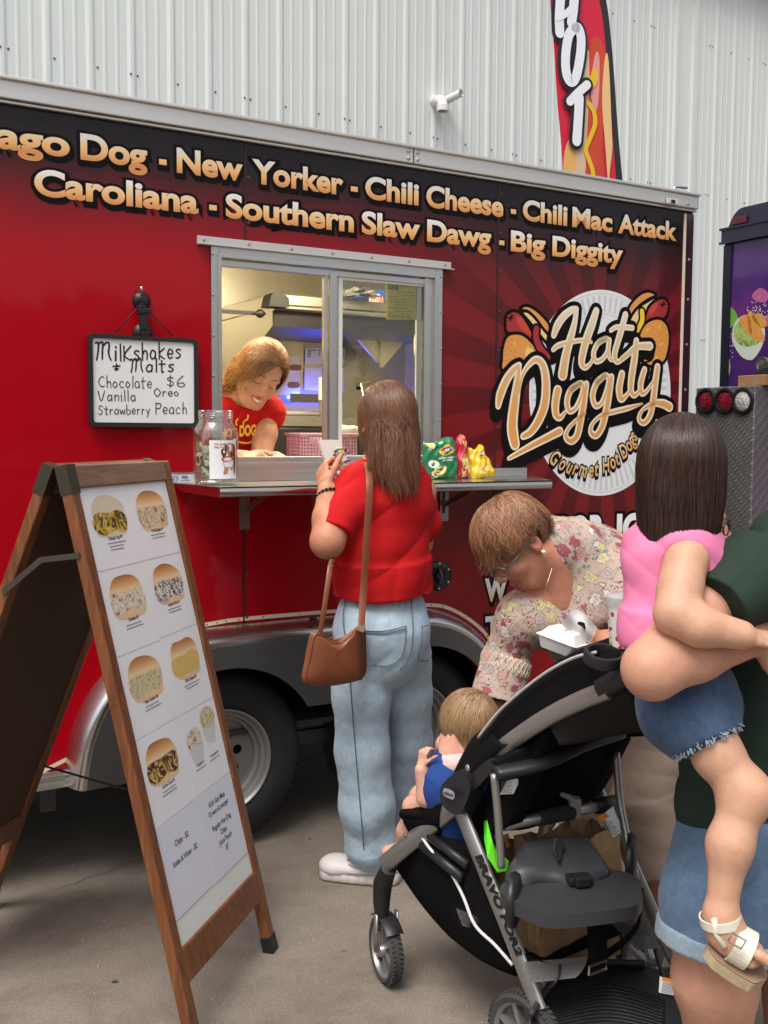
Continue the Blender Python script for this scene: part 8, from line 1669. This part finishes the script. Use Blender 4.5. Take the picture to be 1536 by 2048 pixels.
m = MB(); m.tube([TP.at(230, 667, .03), TP.at(283, 606, .034), TP.at(345, 672, .03)], .0022, 6); m.build('hanging_cord', M('cord_dark', 0), wb, True)
# server's shirt print and the card in her hand
so = MB()
def shirt(px, py, v_): return TP.at(px, py, -v_)
shp = Plane(shirt(495, 862, .335), nz(TP.x * .99 + TP.y * .06), nz(TP.y + TP.n * .25)); shp.n = shp.n if shp.n[1] < 0 else -shp.n
svt = [o for o in SV.children if o.name.startswith('t_shirt')][0]
def lay_on(px_list, parent, lift=.003):
    """drop photo points on the front of a garment mesh"""
    me = parent.data; vs = np.empty(len(me.vertices) * 3); me.vertices.foreach_get('co', vs); vs = vs.reshape(-1, 3) @ WM[parent.name][:3, :3].T + WM[parent.name][:3, 3]
    rr = vs - O0; cc = rr @ R; u, v_ = CX + F * cc[:, 0] / cc[:, 2], CY + F * cc[:, 1] / cc[:, 2]; out = []
    for q in px_list:
        k = np.hypot(u - q[0], v_ - q[1]); near_ = k < 9
        dep = cc[near_, 2].min() if near_.any() else cc[np.argmin(k), 2]; out.append(O0 + ray(*q) * ((dep - lift) / F))
    return np.array(out)
for body, x0_, x1_, yb, hh in (('HOT', 441, 474, 874, 15), ('DOG', 479, 512, 872, 20)):
    v, f = text2d(body, .04); w_ = v[:, 0].max() - v[:, 0].min(); px = [(x0_ + (a - v[:, 0].min()) / w_ * (x1_ - x0_), yb - b / CAP * hh - (a - v[:, 0].min()) / w_ * 2) for a, b in v[:, :2]]
    mesh('shirt_print', lay_on(px, svt, .006), f, ym, svt, False)
for pts, w_ in (([(486, 852), (488, 843), (495, 838), (496, 830)], 3), ([(473, 850), (472, 843), (476, 838)], 3), ([(478, 884), (495, 886), (512, 880)], 3.5)):
    v, f = stroke(pts, w_); mesh('shirt_print', lay_on(v, svt, .006), f, ym, svt, False)
c0 = wi(543, 916, .10); m = MB(); L = [wi(545, 926, .095), wi(567, 925, .095), wi(566, 912, .115), wi(548, 912, .115)]; m.add(L + [p + TP.n * -.002 for p in L], [(0, 1, 2, 3), (7, 6, 5, 4), (0, 4, 5, 1), (1, 5, 6, 2), (2, 6, 7, 3), (3, 7, 4, 0)]); cd = tag(m.build('order_card', white_paper), 'small white card with a black swirl in the hand of the server', 'card')
cp = Plane(L[0] + TP.n * .0012, L[1] - L[0], L[3] - L[0]); cw_ = np.linalg.norm(L[1] - L[0]); v, f = stroke([(cw_ * .5 + cw_ * .22 * (1 - k / 14) * math.cos(k * .7), cw_ * .35 + cw_ * .22 * (1 - k / 14) * math.sin(k * .7)) for k in range(13)], .0022); mesh('print', cp.o + np.outer(v[:, 0], cp.x) + np.outer(v[:, 1], cp.y), f, ink, cd, False)
# things in the basket and on the counter
for i, (px, py, rr, col) in enumerate(((640, 880, .03, (.70, .72, .55)), (655, 885, .028, (.35, .55, .12)), (690, 862, .032, (.75, .72, .68)))):
    S_ = SDF(.005); c = IW(px, py, .31); S_.el(c, (rr * 1.4, rr, rr * .8), .01); S_.el(c + (rr, 0, .004), (rr, rr * .9, rr * .6), .01); tag(garment('packet', S_, M('packet_%d' % i, col, .4), None, lambda v: .004 * wob(v, 120, i)), ('pale packet in the pink basket', 'green packet lying in the pink basket', 'crumpled white packet on top of the pink basket')[i] + ' on the counter', 'packet')
# ================================================================ feather flag behind the trailer
FD = 7.3; FPl = Plane(P(1180, 200, FD), (.93, .36, 0), UPV); fl = thing('feather_flag', 'tall red feather flag lettered HOT with a hot dog picture behind the trailer', 'flag', tuple(P(1243, 365, FD) * (1, 1, 0)))
lft = [(1100, -60), (1101, 0), (1108, 90), (1115, 200), (1122, 280), (1130, 400), (1136, 480)]; rgt = [(1180, -60), (1198, 0), (1208, 60), (1214, 130), (1220, 200), (1226, 280), (1233, 370), (1240, 480)]; pol = [(1192, -60), (1212, 0), (1222, 75), (1229, 160), (1236, 260), (1246, 370), (1256, 480)]
def fpl(L): return [FPl.loc(*q) for q in L]
def fshape(name, pts, mat, off, th=.004, sm=True, par=fl):
    p = smoothpath(fpl(pts), 4, True) if sm else np.array(fpl(pts)); v, f = fill2d([p], th); v = v.copy(); w = onplane(FPl, v, 0); w = w + np.outer(.0 * v[:, 0], FPl.n) + FPl.n * (-off if FPl.n[1] > 0 else off); return mesh(name, w, f, mat, par, False)
def fpoly(a, b): return list(a) + list(b)[::-1]
def dens(L, n=6): return [tuple(q) for q in smoothpath(L, n)]
FM = lambda n, c, **k: M('flag_' + n, c, .65, **k)
fshape('banner', fpoly(dens(lft), dens(rgt)), FM('red', (.60, .012, .045), var=.06, vscale=3), 0, .004, False); fshape('pole_sleeve', fpoly(dens(rgt), dens(pol)), FM('black', (.02, .02, .022)), 0, .012, False)
fshape('picture', [(1127, 320), (1140, 275), (1165, 265), (1188, 270), (1190, 345), (1188, 400), (1134, 400)], FM('bun', (.74, .40, .12), var=.25, vscale=4), .004, .002)
fshape('picture', [(1168, 110), (1176, 102), (1180, 130), (1172, 300), (1168, 400), (1158, 400), (1150, 300), (1160, 200)], FM('bun_pale', (.66, .46, .30), var=.2, vscale=6), .005, .002)
fshape('picture', [(1178, 95), (1190, 74), (1205, 90), (1212, 130), (1208, 200), (1204, 300), (1210, 400), (1172, 400), (1172, 300), (1178, 180)], FM('sausage', (.56, .06, .025), var=.25, vscale=6), .006, .002)
fshape('picture', [(1186, 125), (1193, 104), (1198, 125), (1196, 200), (1188, 225), (1180, 180)], FM('sausage_pale', (.72, .30, .28)), .008, .002); fshape('picture', [(1209, 115), (1216, 125), (1222, 260), (1223, 300), (1218, 345), (1216, 380), (1210, 300), (1203, 200)], FM('bun_edge', (.76, .50, .22)), .009, .002)
def fstroke(name, pts, w, mat, off):
    v, f = stroke(fpl(pts), w); mesh(name, onplane(FPl, np.c_[v, v[:, 0] * 0], 0) + np.outer(.0 * v[:, 0], FPl.n) + FPl.n * (-off if FPl.n[1] > 0 else off), f, mat, fl, False)
must = FM('mustard', (.74, .47, .02)); fshape('picture', [(1176, 168), (1182, 145), (1188, 138), (1194, 150), (1192, 168), (1184, 176)], must, .012, .002); fstroke('picture', [(1176, 208), (1186, 225), (1188, 250), (1178, 278), (1170, 300), (1178, 325), (1184, 345), (1184, 372)], .034, must, .012)
wht, fbk = FM('white', (.78, .78, .82)), FM('letter_black', (.015, .015, .017))
LET = [[(1118, -10), (1115, 35), (1116, 68)], [(1146, -20), (1143, 20), (1139, 48)], [(1113, 38), (1128, 30), (1144, 15)], [(1148, 58), (1134, 72), (1127, 115), (1129, 150), (1138, 166), (1148, 155), (1156, 115), (1158, 80), (1153, 60), (1147, 58)], [(1136, 205), (1152, 188), (1170, 172)], [(1154, 198), (1152, 240), (1149, 284)]]
for i, (L, w_) in enumerate(zip(LET, (.070, .070, .045, .068, .060, .070))): fstroke('lettering', L, w_ + .045, fbk, .016 + .001 * i)
for i, (L, w_) in enumerate(zip(LET, (.070, .070, .045, .068, .060, .070))): fstroke('lettering', L, w_, wht, .024 + .001 * i)
m = MB(); m.tube([np.array([*FPl.at(*q)]) + (0, .03, 0) for q in dens([(1186, -60), (1206, 0), (1216, 75), (1223, 160), (1230, 260), (1240, 370), (1250, 480)])] + [P(1262, 600, FD), P(1262, 600, FD) * (1, 1, 0)], .014, 8); m.build('pole', M('pole_grey', (.3, .3, .3), .4, .8), fl, True)
m = MB(); bq = P(1262, 600, FD) * (1, 1, 0)
for a in (0, 1.57): m.bar(bq - np.array([math.cos(a), math.sin(a), 0]) * .5 + (0, 0, .015), bq + np.array([math.cos(a), math.sin(a), 0]) * .5 + (0, 0, .015), .03, .03)
m.build('cross_base', M('pole_grey', 0), fl)
# antenna-like clip on the roof edge of the trailer
m = MB(); m.tube([TP.at(1345, 385, -.1), TP.at(1350, 373, -.1), TP.at(1374, 376, -.1)], .006, 6); m.build('roof_clip', alu, TR, True)
# ================================================================ second trailer, purple, with its tread plate box
UB = 4.22; BX = Plane(T(UB, 0, 0), -tn_in, UPV)                   # tail plane facing the first trailer
PT = thing('purple_trailer', 'purple printed food trailer with a guacamole picture parked beyond the red one', 'food trailer', tuple(T(4.75, 0, -.2)), math.atan2(tx[1], tx[0]))
UP = 4.62; PB = Plane(T(UP, 0, 0), -tn_in, UPV)
def pl2(px, py): return PB.loc(px, py)
aE = pl2(1447, 600)[0]; zt2 = pl2(1480, 416)[1]; aN = aE + 2.0; RC_ = pl2(1486, 430)[0] - aE
t = NT('purple_print'); a = t.noise(1.6, 4, .6); c = t.ramp(a, [(.3, (.030, .012, .085)), (.55, (.065, .018, .14)), (.75, (.20, .03, .17))]); t.set(Base_Color=c, Roughness=.25, Coat_Weight=.4); pm_ = t.m
L = [(aE, .35), (aN, .35), (aN, zt2)] + [(aE + RC_ * (1 - math.cos(q)), zt2 - .20 + .20 * math.sin(q)) for q in np.linspace(1.57, 0, 9)]
v, f = fill2d([L], .03); m = MB(); m.add(onplane(PB, v, 0), f); m.build('end_wall', pm_, PT)
m = MB(); m.box(PB.w(aE + .05, .35, -.04), PB.x * 1.9, -PB.n * -4.0 if PB.n.dot(tx) > 0 else PB.n * -4.0, (0, 0, zt2 - .45)); m.build('body', pm_, PT)
nv_ = M('navy_trim', (.012, .012, .035), .35, coat=.3)
bz0, bz1 = pl2(1452, 485)[1], pl2(1452, 462)[1]; m = MB(); m.box(PB.w(aE - .012, bz0, .0), PB.x * 2.0, PB.n * .02, (0, 0, bz1 - bz0)); m.box(PB.w(aE - .02, bz0 - .012, 0), PB.x * 2.0, PB.n * .03, (0, 0, .012)); m.box(PB.w(aE - .02, bz1, 0), PB.x * 2.0, PB.n * .03, (0, 0, .012)); m.build('band', nv_, PT)
v, f = fill2d([[(aE, bz1 + .01), (aN, bz1 + .01), (aN, zt2 - .004)] + [(aE + .004 + RC_ * (1 - math.cos(q)), zt2 - .204 + .20 * math.sin(q)) for q in np.linspace(1.57, 0, 9)]], .004); m = MB(); m.add(onplane(PB, v, .006), f); m.build('roof_cap', nv_, PT)
m = MB(); m.box(PB.w(aE, .35, .001), PB.x * .055, PB.n * .01, (0, 0, bz0 - .37)); m.build('corner_post', M('corner_dark', (.010, .010, .022), .35), PT)
q = pl2(1477, 443); m = MB(); m.box(PB.w(pl2(1468, 443)[0], q[1] - .022, .008), PB.x * (pl2(1497, 443)[0] - pl2(1468, 443)[0]), PB.n * .014, (0, 0, .044)); m.build('marker_lamp', M('lamp_dark_red', (.10, .012, .014), .2), PT, bevel=.01)
def psh(name, pts, mat, off): p = smoothpath([pl2(*z) for z in pts], 5, True); v, f = fill2d([p]); return mesh(name, onplane(PB, v, off), f, mat, PT, False)
guac = photo_fill('photo_guacamole', [(.10, .16, .03), (.28, .40, .10), (.40, .52, .18), (.20, .30, .06)], 30)
psh('picture', [(1449, 620), (1458, 612), (1470, 622), (1476, 640), (1466, 652), (1452, 656)], M('print_lime', (.16, .36, .05), .3), .0005)
psh('picture', [(1464, 672), (1470, 645), (1490, 630), (1515, 640), (1530, 660), (1525, 690), (1510, 715), (1498, 720), (1482, 712), (1468, 690)], M('print_bowl', (.55, .60, .50), .2), .0008); psh('picture', [(1468, 668), (1476, 645), (1500, 640), (1524, 660), (1522, 680), (1506, 692), (1480, 690)], guac, .0012)
for tri in ([(1478, 640), (1498, 632), (1504, 665), (1494, 668)], [(1496, 628), (1506, 626), (1530, 678), (1510, 680), (1498, 660)], [(1504, 632), (1524, 628), (1534, 650), (1520, 654)]): psh('picture', tri, M('print_tortilla', (.62, .28, .06), .4, var=.3, vscale=40), .0016)
psh('picture', [(1447, 712), (1454, 712), (1461, 730), (1458, 750), (1447, 760)], M('print_avocado', (.34, .38, .10), .4), .0008)
for z in ((1520, 590), (1540, 640), (1560, 560)): psh('picture', [(z[0] - 16, z[1]), (z[0], z[1] - 14), (z[0] + 16, z[1] - 4), (z[0] + 12, z[1] + 14), (z[0] - 8, z[1] + 12)], M('print_pink', (.42, .10, .26), .4), .0004)
sd_ = MB(); r8 = np.random.default_rng(3)
for i in range(90):
    q = (1516 + r8.normal() * 10, 625 + r8.normal() * 12) if i < 70 else (1462 + r8.normal() * 4, 690 + r8.normal() * 14); a_, b_ = pl2(*q); e = .004; sd_.add(onplane(PB, np.array([(a_ - e, b_, 0), (a_, b_ - e, 0), (a_ + e, b_, 0), (a_, b_ + e, 0)]), .0006), [(0, 1, 2, 3)])
sd_.build('picture_salt', M('print_salt', (.6, .5, .6), .5), PT)['kind'] = 'stuff'
# tread plate generator box with three round lamps
t = NT('tread_plate'); o_ = t.obj(); s1_ = t.n('Mapping', {'Scale': (34, 34, 34)}); t.t.links.new(o_, s1_.inputs[0]); vo = t.n('SeparateXYZ', {0: s1_.outputs[0]}); uu = t.math('ADD', t.math('ADD', vo.outputs[0], vo.outputs[1]), vo.outputs[2]); ww = t.math('SUBTRACT', vo.outputs[2], t.math('ADD', vo.outputs[0], vo.outputs[1]))
fa_ = t.math('MULTIPLY', t.math('SINE', t.math('MULTIPLY', uu, 3.1416)), t.math('SINE', t.math('MULTIPLY', ww, 1.5708))); hgt = t.math('MAXIMUM', t.math('SUBTRACT', t.math('ABSOLUTE', fa_), .55), 0)
t.set(Base_Color=t.mix(t.noise(5, 3), (.26, .245, .235), (.40, .38, .36)), Metallic=.75, Roughness=.42); t.bump(hgt, .8, .006); tread = t.m
gb = thing('generator_box', 'grey tread plate box with three round lamps in front of the purple trailer', 'equipment box', tuple(T(UB + .2, 0, -.3)), math.atan2(tx[1], tx[0]))
bL, bR = BX.loc(1392, 777), BX.loc(1510, 770); zb = (bL[1] + bR[1]) / 2; m = MB(); m.box(T(UB, .35, -.0) + BX.x * bL[0], BX.x * (bR[0] - bL[0]), tx * .40, (0, 0, zb - .35)); m.build('box_body', tread, gb, bevel=.006)
for a in (.03, .34):
    for d in (.03, .34): m = MB(); m.box(T(UB, 0, 0) + BX.x * (bL[0] + a) + tx * d, BX.x * .03, tx * .03, (0, 0, .35)); m.build('leg', black_plastic, gb)
bn = BX.n if BX.n.dot(tx) < 0 else -BX.n
for px, col, nm in ((1413, (.22, .008, .02), 0), (1455, (.22, .008, .02), 1), (1487, (.62, .58, .56), 2)):
    px = (1413, 1451, 1487)[nm]; c = BX.at(px, 802, 0) ; m = MB(); m.lathe(c, bn, [(.068, 0), (.070, .010), (.062, .016), (.052, .014), (.050, .006)], 32); la = m.build('lamp_ring', black_plastic, gb, sharp=50)
    m = MB(); m.lathe(c, bn, [(.051, .006), (.045, .010), (.0005, .012)], 28); lm = NT('lamp_lens_%d' % nm); lm.set(Base_Color=col, Roughness=.15); vv_ = lm.n('TexVoronoi', {'Scale': 90.0}); lm.put(vv_.inputs['Vector'], lm.obj()); lm.bump(vv_.outputs['Distance'], .8, .006); m.build('lamp_lens', lm.m, la, True)
# bits on the box: timber block, gauge, dark cover
q = BX.at(1478, 762, -.12); m = MB(); m.box(T(UB, zb + .001, 0) + BX.x * (BX.loc(1462, 760)[0]) + tx * .05, BX.x * .17, tx * .12, (0, 0, .055)); tag(m.build('timber_block', M('timber_tan', (.36, .19, .09), .7, var=.3, vscale=12), bevel=.004), 'tan timber block lying on top of the tread plate box', 'wood block')
S_ = SDF(.008); c = T(UB, zb + .07, 0) + BX.x * (BX.loc(1520, 750)[0] + .06) + tx * .14
for i in range(7): S_.el(c + BX.x * (.06 * (i - 2)) + np.array([0, 0, .022 * math.sin(i * 2.1)]), (.06, .07, .05), .03)
S_.cut(T(UB, zb + .001, 0), -UPV); tag(garment('cover_cloth', S_, M('cloth_black', (.016, .016, .018), .85, bump=.3, bscale=40), None, lambda v: .014 * folds(v, c, (.5, .3, .8), 50, 91) - .005), 'crumpled black cloth on the tread plate box', 'cloth')
gp_ = T(UB, zb + .057, 0) + BX.x * (BX.loc(1496, 735)[0]) + tx * .11; m = MB(); m.lathe(gp_ + (0, 0, .055), bn, [(.0005, -.012), (.036, -.012), (.036, .010), (.032, .010), (.030, .006), (.0005, .006)], 24); m.tube([gp_ + (0, 0, 0), gp_ + (0, 0, .03)], .01, 8); tag(m.build('pressure_gauge', M('gauge_brass', (.30, .24, .18), .35, .6), sharp=50), 'small round gauge standing on the timber block', 'gauge')
